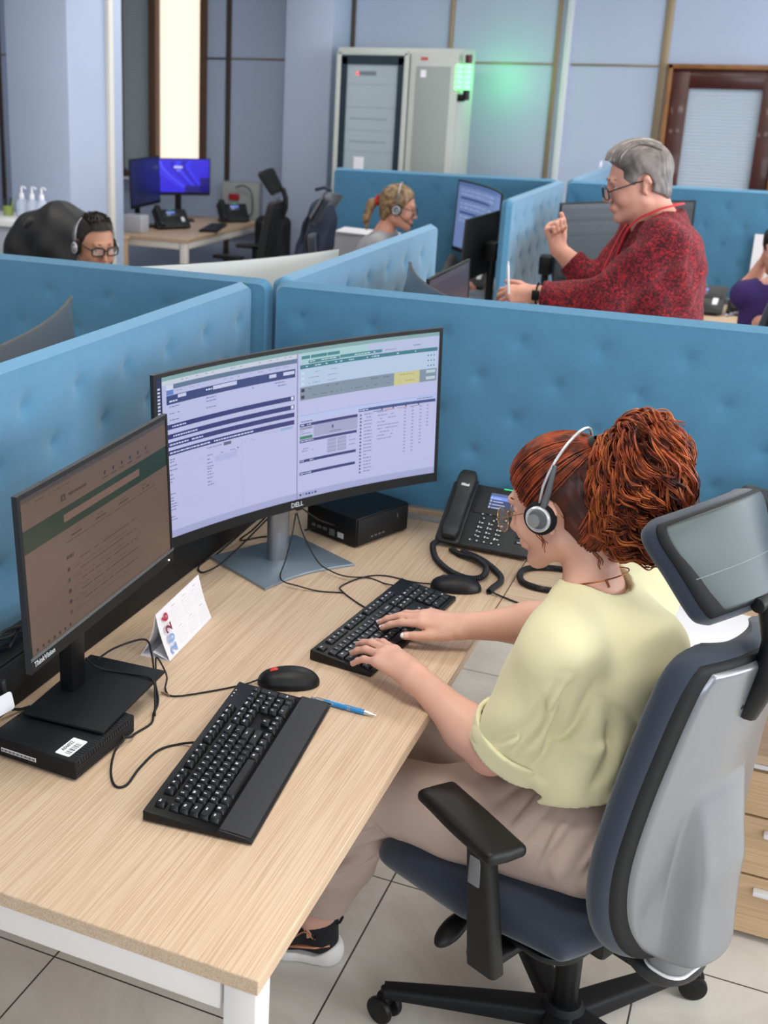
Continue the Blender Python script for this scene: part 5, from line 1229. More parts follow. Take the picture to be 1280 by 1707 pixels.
# ================================================================== the red-haired woman
PW = root('person', 'woman with a curly red ponytail, headset and pale yellow T-shirt typing at the desk', 'person', (-0.2, 2.09, 0))
wf_ = dirn((-0.94, 0.342, 0)); wl = np.array((-0.342, -0.94, 0))       # facing, her left
pelvis = np.array((-0.195, 2.085, 0.565)); chest = np.array((-0.205, 2.092, 0.845)); neckb = np.array((-0.250, 2.105, 0.995))
shN = np.array((-0.272, 1.948, 0.945)); shF = np.array((-0.175, 2.258, 0.945))
elN = np.array((-0.385, 1.992, 0.688)); wrN = np.array((-0.548, 2.020, 0.792))
elF = np.array((-0.345, 2.375, 0.800)); wrF = np.array((-0.520, 2.285, 0.790))
hipN = np.array((-0.205, 1.990, 0.545)); hipF = np.array((-0.165, 2.175, 0.545)); knN = np.array((-0.625, 2.030, 0.505)); knF = np.array((-0.60, 2.255, 0.535))
anN = np.array((-0.752, 2.100, 0.095)); anF = np.array((-0.89, 2.31, 0.095))
HO = np.array((-0.322, 2.134, 1.146)); HH = facing((-0.965, 0.26), R(20), R(0)); HS = 1.0
def limb(a, b, r0, rm, r1, k=0.02, t=0.35):
    a = np.array(a); b = np.array(b); m = a+(b-a)*t; return [rc(a, m, r0, rm, k), rc(m, b, rm, r1, k)]
sk = head_prims(HO, HH, HS, jaw=0.97)
hb_ = HO+HH@np.array((0, -0.030, -0.045))
sk += [rc(hb_, neckb+np.array((0.004, 0, 0.0)), 0.047, 0.050, 0.02), rc(neckb+wl*0.02, shN+np.array((0, 0, 0.0)), 0.042, 0.040, 0.03), rc(neckb-wl*0.02, shF+np.array((0, 0, 0.0)), 0.042, 0.040, 0.03),
       el(chest, (0.075, 0.12, 0.14), np.stack([wf_, -wl, (0, 0, 1)], 1), 0.04), el(pelvis, (0.085, 0.13, 0.10), np.stack([wf_, -wl, (0, 0, 1)], 1), 0.05), rc(chest, pelvis, 0.085, 0.09, 0.05)]
sk += limb(shN, elN, 0.050, 0.048, 0.040, 0.03)+limb(elN, wrN, 0.041, 0.043, 0.0265, 0.025, 0.3)+limb(shF, elF, 0.050, 0.048, 0.040, 0.03)+limb(elF, wrF, 0.041, 0.042, 0.0265, 0.025, 0.3)
sk += limb(hipN, knN, 0.085, 0.078, 0.058, 0.03)+limb(knN, anN, 0.055, 0.052, 0.033, 0.02)+limb(hipF, knF, 0.085, 0.078, 0.058, 0.03)+limb(knF, anF, 0.055, 0.054, 0.036, 0.02)
hN, nlN = hand(wrN, (-0.86, 0.50, 0.10), (0.05, -0.10, 1), True, 1.06, ((10, 18, 12), (11, 18, 12), (13, 20, 12), (16, 20, 12)), (0.25, 10, 15), 5, 0.026)
hF, nlF = hand(wrF, (-0.985, -0.06, 0.06), (0.0, -0.15, 1), False, 1.04, ((8, 16, 12), (10, 18, 12), (14, 20, 14), (18, 22, 14)), (0.42, 8, 8), 4, 0.026)
sk += hN+hF
for a, kn in ((anN, (-0.94, -0.20, 0)), (anF, (-0.97, 0.1, 0))): sk += [rc(a, a+np.array((0, 0, -0.03)), 0.033, 0.031, 0.02), rc(a+np.array((0, 0, -0.04)), a+dirn(kn)*0.13+np.array((0, 0, -0.055)), 0.032, 0.022, 0.02)]
wb = body('body', sk, M_skin, PW, 0.0034, head_post(HO, HH, HS))
add_nails(nlN+nlF, wb)
face_parts(HO, HH, wb, HS, lid=0.0, brow=mat('brow_auburn', '6b3420', 0.8))
# --- T-shirt
M_shirt = mat('pale_yellow_cotton', 'e0d9ae', 0.85, bump=(700, 0.25), sheen=0.2)
TB = np.stack([wf_, -wl, (0, 0, 1)], 1)
st = [el(chest+np.array((0, 0, -0.02))-wf_*0.005, (0.128, 0.172, 0.17), TB, 0.05), rc(neckb+wl*0.035+np.array((0, 0, -0.012)), shN+np.array((0, 0, 0.006)), 0.060, 0.062, 0.04), rc(neckb-wl*0.035+np.array((0, 0, -0.012)), shF+np.array((0, 0, 0.006)), 0.060, 0.060, 0.04),
      el(pelvis+np.array((0, 0, 0.10)), (0.138, 0.178, 0.15), TB, 0.06), rc(chest+wf_*0.02, pelvis+np.array((0, 0, 0.08))+wf_*0.03, 0.13, 0.138, 0.06), rc(chest-wf_*0.03+np.array((0, 0, 0.06)), neckb-wf_*0.02+np.array((0, 0, -0.04)), 0.10, 0.062, 0.05),
      rc(shN+np.array((0.0, 0.006, 0)), shN+(elN-shN)*0.92+np.array((0.034, 0.012, -0.006)), 0.072, 0.088, 0.035), rc(shF, shF+(elF-shF)*0.80, 0.066, 0.070, 0.04)]
armd = dirn(elN-shN); armdF = dirn(elF-shF); cutN = shN+(elN-shN)*0.88; cutF = shF+(elF-shF)*0.66
folds = [(shN+np.array((0.02, -0.055, -0.02)), cutN+np.array((0.015, -0.075, 0.02)), 0.008), (shN+np.array((0.10, 0.03, -0.12)), pelvis+np.array((0.02, -0.15, 0.13)), 0.011), (cutN+np.array((0.07, 0.02, -0.04)), pelvis+np.array((0.13, -0.06, 0.16)), 0.012), (shN+np.array((0.05, 0.02, -0.06)), pelvis+np.array((-0.03, -0.13, 0.20)), 0.016), (shN+np.array((0.075, 0.03, -0.08)), pelvis+np.array((0.05, -0.10, 0.16)), 0.014), (shN+np.array((0.085, 0.05, -0.02)), pelvis+np.array((0.10, -0.03, 0.22)), 0.013), (cutN+np.array((0.05, 0.0, -0.03)), pelvis+np.array((0.08, -0.10, 0.07)), 0.018), (shN+np.array((0.00, -0.05, -0.05)), cutN+np.array((0.05, -0.055, 0.0)), 0.011), (shN+np.array((0.04, -0.03, -0.01)), cutN+np.array((0.075, -0.01, 0.03)), 0.012)]
def shirt_post(P, d):
    Q = P-chest
    u = Q@wf_; v = Q@wl; z = Q[:, 2]
    wv = 0.0035*np.sin(38*u+26*z+3*np.sin(11*v+2*z))*np.clip((0.06-z)/0.10, 0, 1)+0.0025*np.sin(30*v-44*z+2*np.sin(20*u))
    d = d+wv*np.clip(1.2-np.abs(z)/0.3, 0.2, 1)
    for a, b, r_ in folds:
        ab = b-a; t = np.clip(((P-a)@ab)/(ab@ab), 0, 1); bow = np.sin(np.pi*t)[:, None]*np.array((0.02, -0.01, 0.0)); fw = np.sin(np.pi*np.clip(t, 0.03, 0.97))**0.7; e = np.linalg.norm(P-a-t[:, None]*ab-bow, axis=1)
        d = d+fw*(-0.013*np.exp(-(e/r_)**2)+0.011*np.exp(-((e-r_*1.9)/(r_*0.8))**2))
    # sleeves end above the elbows, hollow inside; hem at the hips
    for S0, D_, cut, fr, o_, sgn in ((shN, armd, cutN, 0.066, elN, 1), (shF, armdF, cutF, 0.064, elF, -1)):
        s_ = (P-cut)@D_; rad_ = np.linalg.norm((P-S0)-((P-S0)@D_)[:, None]*D_, axis=1); side = (P-chest)@(wl*sgn)
        near = (rad_ < 0.128) & (side > 0.082)
        d = np.where(near, np.maximum(d, s_*1.0), d)
        if sgn > 0: d = np.where(near, d-0.0045*np.clip(1-np.abs(s_+0.016)/0.017, 0, 1)**0.4, d)
        inner = np.maximum(rad_-(fr-0.012), -(s_+0.045)); d = np.where(near, np.maximum(d, -inner), d)
    hem = (pelvis[2]+0.082)-P[:, 2]+0.10*np.clip(((P-pelvis)@wl), -0.2, 0.2)*0.15-0.03*np.clip(((P-pelvis)@wf_)/0.1, -1, 1)
    d = np.maximum(d, hem*0.8)
    # round neckline
    nc = neckb-wf_*0.006+np.array((0, 0, 0.012)); rr_ = np.linalg.norm((P-nc)@np.stack([wf_, wl], 1), axis=1); hn = P[:, 2]-(nc[2]+0.022-0.22*((P-nc)@wf_))
    d = np.maximum(d, -np.maximum(rr_-0.062, -(hn+0.030))); d = np.maximum(d, np.where(rr_ < 0.11, hn*0.9-0.004, -1))
    d = d-0.0022*np.exp(-((rr_-0.070)/0.006)**2)*(P[:, 2] > chest[2]+0.09)
    return d
shirt = body('t_shirt', st, M_shirt, PW, 0.0045, shirt_post)
cf = [rc(shN+np.array((0.0, 0.006, 0)), shN+(elN-shN)*0.92+np.array((0.034, 0.012, -0.006)), 0.076, 0.0945, 0.01)]
def cuff_post(P, d):
    s_ = (P-cutN)@armd; inner = np.where(d < -0.011, 1.0, 0); return np.maximum(np.maximum(d, -(d+0.010)), np.abs(s_+0.016)-0.021)
body('sleeve_cuff', cf, M_shirt, shirt, 0.0035, cuff_post, off=tuple(PW.location))
# --- trousers
M_tr = mat('beige_twill', 'b9a397', 0.85, bump=(900, 0.25), var=(6, 0.06))
tr = [el(pelvis+np.array((0, 0, 0.0)), (0.135, 0.172, 0.125), TB, 0.05), el(pelvis-wf_*0.02+np.array((0, 0, -0.025)), (0.128, 0.178, 0.085), TB, 0.05)]
tr += [rc(hipN+np.array((0.0, 0.005, 0.005)), hipN+(knN-hipN)*0.5, 0.100, 0.092, 0.04), rc(hipN+(knN-hipN)*0.5, knN, 0.092, 0.074, 0.03), rc(knN, knN+(anN-knN)*0.5, 0.072, 0.066, 0.03), rc(knN+(anN-knN)*0.5, anN+np.array((0, 0, 0.02)), 0.066, 0.052, 0.02)]
tr += [rc(hipF+np.array((0, 0, 0.005)), hipF+(knF-hipF)*0.5, 0.100, 0.090, 0.03), rc(hipF+(knF-hipF)*0.5, knF, 0.090, 0.074, 0.03), rc(knF, anF+np.array((0, 0, 0.02)), 0.070, 0.055, 0.02)]
tf = [(hipN+np.array((-0.02, -0.03, 0.09)), hipN+np.array((-0.10, -0.09, -0.02)), 0.012), (hipN+np.array((0.03, -0.04, 0.10)), hipN+np.array((-0.03, -0.11, -0.03)), 0.012), (hipN+np.array((-0.07, 0.03, 0.09)), hipN+np.array((-0.16, -0.07, 0.03)), 0.012), (hipN+np.array((0.07, -0.03, 0.07)), hipN+np.array((0.03, -0.11, -0.05)), 0.012), (knN+np.array((0.06, -0.03, -0.05)), knN+np.array((-0.03, -0.06, -0.10)), 0.012), (knN+np.array((0.07, 0.0, -0.04)), knN+np.array((0.01, -0.07, -0.02)), 0.010), (knN+np.array((0.03, -0.02, -0.12)), knN+np.array((-0.07, -0.05, -0.20)), 0.012)]
def tr_post(P, d):
    Q = P-pelvis
    d = d+0.0022*np.sin(34*Q[:, 0]+20*Q[:, 2]+3*np.sin(15*Q[:, 1]))+0.0015*np.sin(60*Q[:, 1]-33*Q[:, 2])
    for a, b, r_ in tf:
        ab = b-a; t = np.clip(((P-a)@ab)/(ab@ab), 0, 1); e = np.linalg.norm(P-a-t[:, None]*ab, axis=1); w_ = np.sin(np.pi*np.clip(t, 0.06, 0.94)); d = d+(-0.009*np.exp(-(e/r_)**2)+0.010*np.exp(-((e-1.8*r_)/(r_*0.8))**2))*w_
    d = np.maximum(d, P[:, 2]-(pelvis[2]+0.105)); ring = P[:, 2]-(pelvis[2]+0.085)
    d = d-0.003*np.clip(1-np.abs(ring)/0.02, 0, 1)*(0.6+0.4*np.sin(np.arctan2(Q[:, 1], Q[:, 0])*70))
    leg = np.minimum(np.linalg.norm((P-anN)[:, :2], axis=1), np.linalg.norm((P-anF)[:, :2], axis=1)); hz = 0.150-P[:, 2]; d = np.where(leg < 0.12, np.maximum(d, hz), d)
    for a_, kn_ in ((anN, knN), (anF, knF)):
        ax_ = dirn(kn_-a_); rad_ = np.linalg.norm((P-a_)-((P-a_)@ax_)[:, None]*ax_, axis=1); inner = np.maximum(rad_-0.046, P[:, 2]-0.20); d = np.where(leg < 0.12, np.maximum(d, -inner), d)
    return d
body('trousers', tr, M_tr, PW, 0.0048, tr_post)
# --- shoes
def shoe(a, f, parent=PW):
    f = dirn(f); rt = np.cross(f, (0, 0, 1)); B = np.stack([rt, f, (0, 0, 1)], 1); o = np.array((a[0], a[1], 0))-f*0.022; T = lambda x, y, z: o+B@np.array((x, y, z))
    up = [rc(T(0, 0.02, 0.052), T(0, 0.10, 0.050), 0.036, 0.036, 0.02), rc(T(0, 0.10, 0.048), T(0, 0.205, 0.036), 0.036, 0.028, 0.03), rc(T(0, 0.010, 0.055), T(0, 0.016, 0.098), 0.037, 0.042, 0.02)]
    def pu(P, d):
        Q = (P-o)@B; d = np.maximum(d, 0.030-Q[:, 2]); top = Q[:, 2]-(0.094+0.38*np.maximum(0, 0.04-Q[:, 1])-0.2*np.maximum(0, Q[:, 1]-0.10)); d = np.maximum(d, top*0.7); rad_ = np.linalg.norm(Q[:, :2]-np.array((0, 0.022)), axis=1); return np.maximum(d, -np.maximum(rad_-0.036, 0.06-Q[:, 2]))
    s_ = body('shoe', up, mat('shoe_black_knit', '17171a', 0.8, bump=(600, 0.5)), parent, 0.004, pu)
    so = [rc(T(0, 0.000, 0.020), T(0, 0.09, 0.018), 0.038, 0.036, 0.02), rc(T(0, 0.09, 0.018), T(0, 0.215, 0.018), 0.038, 0.030, 0.02), rc(T(0, 0.002, 0.026), T(0, 0.03, 0.024), 0.037, 0.034, 0.02)]
    body('sole', so, mat('sole_white', 'e0dcd8', 0.5), s_, 0.004, lambda P, d: np.maximum(np.maximum(d, 0.001-P[:, 2]), P[:, 2]-(0.038+0.012*np.clip(-((P-o)@B)[:, 1]/0.02, -1, 1))), off=tuple(parent.location))
    for z0, m_ in ((0.052, mat('rose_gold', 'b98062', 0.3, 0.6)),):
        for sd in (-1, 1):
            g = G(); pts = [T(sd*0.030, -0.012, z0+0.005), T(sd*0.0365, 0.02, z0), T(sd*0.0375, 0.06, z0-0.004), T(sd*0.036, 0.10, z0-0.012)]
            g.tube([tuple(p-np.array(parent.location)) for p in pts], [0.006, 0.008, 0.007, 0.004], 8, flat=0.5); g.build('heel_overlay', m_, s_, 180)
            g = G(); pts = [T(sd*0.030, 0.0, z0+0.035), T(sd*0.038, 0.02, z0+0.020), T(sd*0.036, 0.045, z0+0.034), T(sd*0.038, 0.075, z0+0.012), T(sd*0.034, 0.11, z0+0.005)]
            g.tube([tuple(Vector(p)-parent.location) for p in smooth_path([tuple(p) for p in pts], 5)], 0.0018, 6); g.build('piping', m_, s_, 180)
    g = G(); g.tube([tuple(T(-0.012, -0.018, 0.098)-np.array(parent.location)), tuple(T(-0.012, -0.030, 0.108)-np.array(parent.location)), tuple(T(0.0, -0.034, 0.112)-np.array(parent.location)), tuple(T(0.012, -0.030, 0.108)-np.array(parent.location)), tuple(T(0.012, -0.018, 0.098)-np.array(parent.location))], 0.0035, 8); g.build('heel_loop', M_blackm, s_, 180)
    return s_
shoe(anN, (-0.96, -0.22, 0)); shoe(anF, (-0.98, 0.1, 0))
# --- hair
M_red = hair_mat('copper_red_hair', '9c4420', '47190c')
M_red2 = hair_mat('copper_highlight_hair', 'c06a34', '84381a'); M_redd = hair_mat('dark_auburn_hair', '4a1a0e', '250c07')
line = [(-0.12, -0.075), (-0.085, -0.060), (-0.060, -0.042), (-0.035, -0.030), (-0.01, 0.004), (0.01, 0.034), (0.03, 0.048), (0.05, 0.058), (0.075, 0.075), (0.10, 0.085), (0.14, 0.09)]
hp, hpost = hair_cap(HO, HH, HS, line, 0.010)
TH = lambda p: HO+HH@(np.array(p, float)*HS)
cap = body('hair', hp, M_redd, PW, 0.0034, hpost)
tie = scalp_point((0.0, -0.084, 0.062), 0.014)
rs = random.Random(11); paths = []
for i in range(820):
    a = rs.uniform(-1, 1); z = rs.uniform(-0.075, 0.115); sd = 1 if a > 0 else -1
    y = np.interp(z, [l[0] for l in line], [l[1] for l in line])-0.004
    th = rs.uniform(0, PI) if z > 0.06 else None
    u_ = rs.random()
    if u_ < 0.38: p0 = scalp_point((rs.uniform(-0.058, 0.058), 0.094, 0.055+rs.uniform(-0.01, 0.02)), 0.009)     # forehead
    elif u_ < 0.68: p0 = np.array((rs.uniform(-0.07, 0.07), -0.050-rs.uniform(0, 0.02), rs.uniform(-0.085, -0.035)))     # nape and behind the ears
    else:
        zz = z-0.038; yy = y+0.012; x2 = max(0.0, 1-(yy/0.104)**2-(zz/0.096)**2); p0 = scalp_point((sd*math.sqrt(x2)*0.083+1e-4, yy, zz), 0.009)
    if -0.034 < p0[1] < 0.02 and p0[2] < 0.028: continue
    c = np.array((0, -0.012, 0.038)); n = 14; pp = []; j = rs.uniform(0.0085, 0.0165)
    for k in range(n):
        t = k/(n-1); v = (p0-c)*(1-t)+(tie-c)*t; v = v+np.array((0, 0, 0)); q = scalp_point(v, j+0.002*math.sin(6*t+i)); 
        pp.append(TH(q))
    paths.append(pp)
strands('combed_hair', HO, HH, cap, M_red, hug(paths, hp, HO+HH@np.array((0, -0.012, 0.02))), lambda t: 0.0017*(1-0.3*t))
g = G(); tq = TH(tie)-np.array(PW.location); g.lathe([(0.018, -0.008), (0.026, 0), (0.018, 0.008)], tuple(tq), tuple(HH@dirn((0, -0.7, 0.75))), 20); g.build('hair_tie', M_blackfab, cap, 180)
# curly ponytail: curls springing from the tie and wrapping a full, falling mass
tieW = TH(tie); back = dirn(-HH[:, 1]*np.array((1, 1, 0))); upv = np.array((0, 0, 1.0)); lat = np.cross(upv, back)
PC = tieW+back*0.080+upv*(-0.062); PR = np.array((0.080, 0.080, 0.118)); PB = np.stack([back, lat, upv], 1)
core = [el(PC, PR*0.86, PB, 0.03), el(PC+upv*0.045-back*0.02, (0.055, 0.058, 0.055), PB, 0.03)]
def core_post(P, d): return d+0.006*np.sin(P[:, 0]*95+5*np.sin(P[:, 2]*40))*np.sin(P[:, 1]*90)+0.004*np.sin(P[:, 2]*120+P[:, 0]*60)
pony = body('ponytail', core, M_redd, cap, 0.005, core_post, off=tuple(PW.location))
v0 = PB.T@dirn(tieW-PC); e1 = dirn(np.cross(v0, (0, 1, 0.1))); e2 = np.cross(v0, e1)
for kk, (m_, cnt, rad0, rr0) in enumerate(((M_red, 400, 1.0, 0.0016), (M_red2, 170, 1.05, 0.0013), (M_redd, 180, 0.95, 0.0018))):
    paths = []
    for i in range(cnt):
        ph = rs.uniform(0, 2*PI); w_ = e1*math.cos(ph)+e2*math.sin(ph); t0 = rs.choice((0.0, 0.0, rs.uniform(0.1, 0.5))); t1 = t0+rs.uniform(0.40, 0.75); rad = rad0*rs.uniform(0.84, 1.14); n = 30
        fr = rs.uniform(1.8, 4.2)*(t1-t0)/0.6; ap = rs.uniform(0.005, 0.012); p0 = rs.uniform(0, 6); tw = rs.uniform(-0.5, 0.5); pp = []; fb = []
        for k in range(n):
            t = k/(n-1); s_ = t0+(t1-t0)*t; an = PI*s_; wv = w_*math.cos(tw*t)+np.cross(v0, w_)*math.sin(tw*t); v = v0*math.cos(an)+wv*math.sin(an)
            q = PC+PB@(PR*v)*rad+upv*(-0.045*max(0, s_-0.7)); mix = min(1.0, s_*5)**0.7; q = tieW*(1-mix)+q*mix; nn = dirn(PB@(v/PR)); tt = np.cross(nn, dirn(PB@wv)+0.01); tt = dirn(tt); a_ = 2*PI*fr*t+p0; env = ap*min(1, (t+0.05)*4)
            pp.append(q+tt*math.cos(a_)*env+nn*math.sin(a_)*env*0.8); fb.append((tt, nn))
        for s in range(5):
            oa, ob, of, og = rs.uniform(-.0042, .0042), rs.uniform(-.0036, .0036), rs.uniform(0.5, 2.0), rs.uniform(0, 6)
            paths.append([pp[k]+fb[k][0]*oa*(0.4+0.9*k/n)*(1+0.5*math.sin(of*k*0.4+og))+fb[k][1]*ob*(0.4+0.9*k/n) for k in range(n)])
    strands('curls', HO, HH, pony, m_, paths, (lambda r0: (lambda t: r0*(1-0.35*t)))(rr0), 3)
paths = []
for i in range(24):   # loose wisps by the ear and nape
    s0 = rs.choice((-1, 1)); b0 = np.array((s0*0.077, rs.uniform(0.012, 0.030), rs.uniform(-0.02, 0.0))) if i < 12 else np.array((s0*rs.uniform(0.02, 0.055), -0.060, rs.uniform(-0.07, -0.05)))
    pp = [TH(b0+np.array((0.002*math.sin(k*1.3+i), 0.004*math.sin(k*1.1+i)-0.001*k, -0.006*k))) for k in range(9)]; paths.append(pp)
strands('loose_wisps', HO, HH, cap, M_red, paths, 0.0007)
headset(HO, HH, PW, -1, HS, lean=-0.072, top=0.134, boom=False)
glasses(HO, HH, PW, mat('thin_gold_frame', 'b08a5a', 0.25, 0.9), 0.0011, 0.026, 0.023, y=0.118, z=-0.004, sq=2.0, drop=0.004)
# necklace
g = G(); nc = neckb-wf_*0.004; pts = []
for i in range(40):
    a = 2*PI*i/40; q = nc+wf_*math.cos(a)*0.055+wl*math.sin(a)*0.056+np.array((0, 0, 0.036-0.022*math.cos(a))); pts.append(tuple(q-np.array(PW.location)))
g.tube(pts, 0.0014, 6, closed=True); nk = g.build('necklace', mat('copper_chain', 'a5643a', 0.3, 0.9), PW, 180)
g = G(); q = nc-wf_*0.040+wl*0.042+np.array((0, 0, 0.054))-np.array(PW.location); g.tube([tuple(q), tuple(q+np.array((0.008, -0.006, -0.012)))], 0.0024, 8); g.build('clasp', MATS['copper_chain'], nk, 60)
# ------------------------------------------------------------------ people further back
def torso(o_h, o_c, nb, sl, sr, F, k=1.0, extra=()):
    L_ = dirn(np.array(sl)-np.array(sr)); B = np.stack([F, -L_, np.cross(F, -L_)], 1)
    return [el(o_c, np.array((0.105, 0.155, 0.17))*k, B, 0.05), el(o_h, np.array((0.12, 0.16, 0.13))*k, B, 0.06), rc(o_c, o_h, 0.11*k, 0.12*k, 0.05), rc(nb, sl, 0.045*k, 0.048*k, 0.04), rc(nb, sr, 0.045*k, 0.048*k, 0.04)]
def grow(prims, a):
    out = []
    for p in prims: out.append((p[0], p[1], p[2], p[3]+a, p[4]+a, p[5]) if p[0] == 'rc' else (p[0], p[1], p[2]+a, p[3], p[4], p[5]))
    return out
# ---- standing woman in a red patterned jacket
P2 = root('person', 'woman in a dark red patterned jacket and glasses standing with one fist raised', 'person', (-0.42, 4.2, 0))
f2 = dirn((-0.955, -0.30, 0)); l2 = np.array((0.30, -0.955, 0)); l2 = dirn((-0.30*-1, -0.955, 0)); l2 = np.cross((0, 0, 1), f2)
H2o = np.array((-0.508, 4.175, 1.572)); H2 = facing((f2[0], f2[1]), R(15))
nb2 = np.array((-0.440, 4.195, 1.445)); ch2 = np.array((-0.415, 4.205, 1.28)); hp2 = np.array((-0.40, 4.21, 0.98))
sl2 = nb2+l2*0.175+np.array((0.0, 0, -0.045)); sr2 = nb2-l2*0.175+np.array((0.0, 0, -0.045))
el2 = np.array((-0.565, 4.005, 1.205)); wl2_ = np.array((-0.772, 4.00, 1.212)); er2 = np.array((-0.62, 4.33, 1.195)); wr2 = np.array((-0.772, 4.33, 1.320))
kl2, kr2 = hp2+np.array((-0.01, -0.09, -0.46)), hp2+np.array((-0.01, 0.09, -0.46)); al2, ar2 = kl2+np.array((0.02, 0, -0.44)), kr2+np.array((0.02, 0, -0.44))
sk = head_prims(H2o, H2, 1.0, jaw=1.12)+[rc(H2o+H2@np.array((0, -0.03, -0.05)), nb2, 0.056, 0.060, 0.02), rc(H2o+H2@np.array((0, 0.02, -0.085)), nb2+f2*0.03, 0.040, 0.045, 0.03)]
tor2 = torso(hp2, ch2, nb2, sl2, sr2, f2, 1.08); arms2 = limb(sl2, el2, 0.054, 0.052, 0.044, 0.03)+limb(sr2, er2, 0.054, 0.052, 0.044, 0.03)
leg2 = limb(hp2+np.array((0, -0.09, -0.04)), kl2, 0.09, 0.08, 0.058)+limb(kl2, al2, 0.056, 0.055, 0.036)+limb(hp2+np.array((0, 0.09, -0.04)), kr2, 0.09, 0.08, 0.058)+limb(kr2, ar2, 0.056, 0.055, 0.036)
hl2, nl = hand(wl2_, (-0.97, -0.05, -0.10), (0.15, -0.75, 0.65), True, 1.0, ((30, 35, 25), (35, 40, 25), (40, 45, 30), (45, 45, 30)), (0.7, 20, 15), 5, 0.026)
hr2, nr = hand(wr2, (-0.42, 0.05, 0.90), (-0.75, 0.55, -0.30), False, 1.0, ((85, 95, 60), (88, 98, 60), (90, 98, 60), (92, 98, 60)), (0.5, 30, 35), 2, 0.026)
sk += tor2+arms2+leg2+limb(el2, wl2_, 0.043, 0.044, 0.027)+limb(er2, wr2, 0.043, 0.044, 0.027)+hl2+hr2
b2 = body('body', sk, M_skin2, P2, 0.0045, head_post(H2o, H2, 1.0)); face_parts(H2o, H2, b2, 1.0, skin=M_skin2, brow=mat('brow_dark', '2e2623', 0.8)); add_nails(nl, b2, False)
g = G(); g.tube([tuple(H2o+H2@np.array((x, 0.1035-abs(x)*0.35, -0.0625))-top_off(b2)) for x in (-0.020, -0.010, 0, 0.010, 0.020)], [0.0008, 0.0018, 0.002, 0.0018, 0.0008], 6); g.build('lips', M_lip, b2, 180)
def jacket_mat():
    m = bpy.data.materials.new('red_boucle'); m.use_nodes = True; N = m.node_tree.nodes; L = m.node_tree.links; b = N['Principled BSDF']; b.inputs['Roughness'].default_value = 0.9
    tc = N.new('ShaderNodeTexCoord'); n = N.new('ShaderNodeTexNoise'); n.inputs['Scale'].default_value = 85; n.inputs['Detail'].default_value = 6; n.inputs['Distortion'].default_value = 2.2; L.new(tc.outputs['Object'], n.inputs['Vector'])
    r = N.new('ShaderNodeValToRGB'); e = r.color_ramp.elements; e[0].position = 0.47; e[0].color = (*lin('3a0a11'), 1); e[1].position = 0.62; e[1].color = (*lin('a51c2c'), 1)
    L.new(n.outputs['Fac'], r.inputs[0]); L.new(r.outputs[0], b.inputs['Base Color']); return m
M_jk = jacket_mat()
jk = grow(tor2, 0.022)+[rc(sl2, el2, 0.076, 0.068, 0.03), rc(el2, wl2_-(wl2_-el2)*0.10, 0.066, 0.050, 0.025), rc(sr2, er2, 0.076, 0.066, 0.03), rc(er2, wr2-(wr2-er2)*0.30, 0.064, 0.048, 0.025), el(ch2+np.array((0, 0, -0.10))+f2*0.03, (0.13, 0.17, 0.20), None, 0.06), rc(nb2+np.array((0.012, 0, -0.02)), nb2+np.array((0.012, 0, 0.012)), 0.062, 0.066, 0.02)]
def jk_post(P, d):
    d = d+0.004*np.sin(30*(P[:, 0]+P[:, 2])+4*np.sin(14*P[:, 1]))+0.003*np.sin(46*(P[:, 0]*0.6-P[:, 2])+3*np.sin(20*P[:, 1]))
    d = np.maximum(d, 0.78-P[:, 2])
    for a, b, lim in ((el2, wl2_, 0.90), (er2, wr2, 0.70)):
        D_ = dirn(b-a); L_ = np.linalg.norm(b-a); s_ = (P-a)@D_; r_ = np.linalg.norm(P-a-s_[:, None]*D_, axis=1); nr_ = (r_ < 0.10) & (s_ > L_*0.5); d = np.where(nr_, np.maximum(d, s_-L_*lim), d); d = np.where(nr_, np.maximum(d, -np.maximum(r_-0.038, -(s_-L_*lim+0.03))), d)
    c_ = nb2+f2*0.01; r_ = np.linalg.norm((P-c_)[:, :2], axis=1); z_ = P[:, 2]-nb2[2]-0.026+0.30*((P-c_)@f2); d = np.maximum(d, -np.maximum(r_-0.058, -(z_+0.05))); d = np.maximum(d, np.where(r_ < 0.10, z_, -1))
    q = P-ch2; fr = q@f2; lat = np.abs(q@l2); v = np.maximum(lat-0.035-0.10*np.clip(q[:, 2], -0.3, 0.2), 0.06-fr); d = np.maximum(d, -v)   # open front
    return d
body('jacket', jk, M_jk, P2, 0.006, jk_post)
tp = grow(tor2, 0.008); body('top', tp, mat('black_top', '1b1416', 0.85), P2, 0.008, lambda P, d: np.maximum(np.maximum(d, 0.90-P[:, 2]), P[:, 2]-(nb2[2]-0.045)))
body('trousers', grow(leg2, 0.018)+[el(hp2, (0.135, 0.175, 0.13), None, 0.05)], mat('dark_trousers', '1c1d24', 0.85), P2, 0.009, lambda P, d: np.maximum(np.maximum(d, P[:, 2]-1.02), 0.10-P[:, 2]))
for a in (al2, ar2):
    g = G(); g.ell(tuple(a+f2*0.07+np.array((0, 0, -0.025))-top_off(P2)), (0.13, 0.045, 0.05)); g.build('shoe', M_blackm, P2)
M_gr = hair_mat('silver_grey_hair', '857d79', '4c4543', 14); lnG = [(-0.12, -0.085), (-0.07, -0.075), (-0.05, -0.06), (-0.035, -0.035), (-0.01, 0.016), (0.0, 0.040), (0.03, 0.055), (0.055, 0.050), (0.07, 0.066), (0.10, 0.088), (0.14, 0.10)]
hp_, hf_ = hair_cap(H2o, H2, 1.0, lnG, 0.009, bulk=[((0, 0.015, 0.095), (0.066, 0.075, 0.042))]); hp2_ = hp_; cp2 = body('hair', hp_, M_gr, P2, 0.0045, hf_)
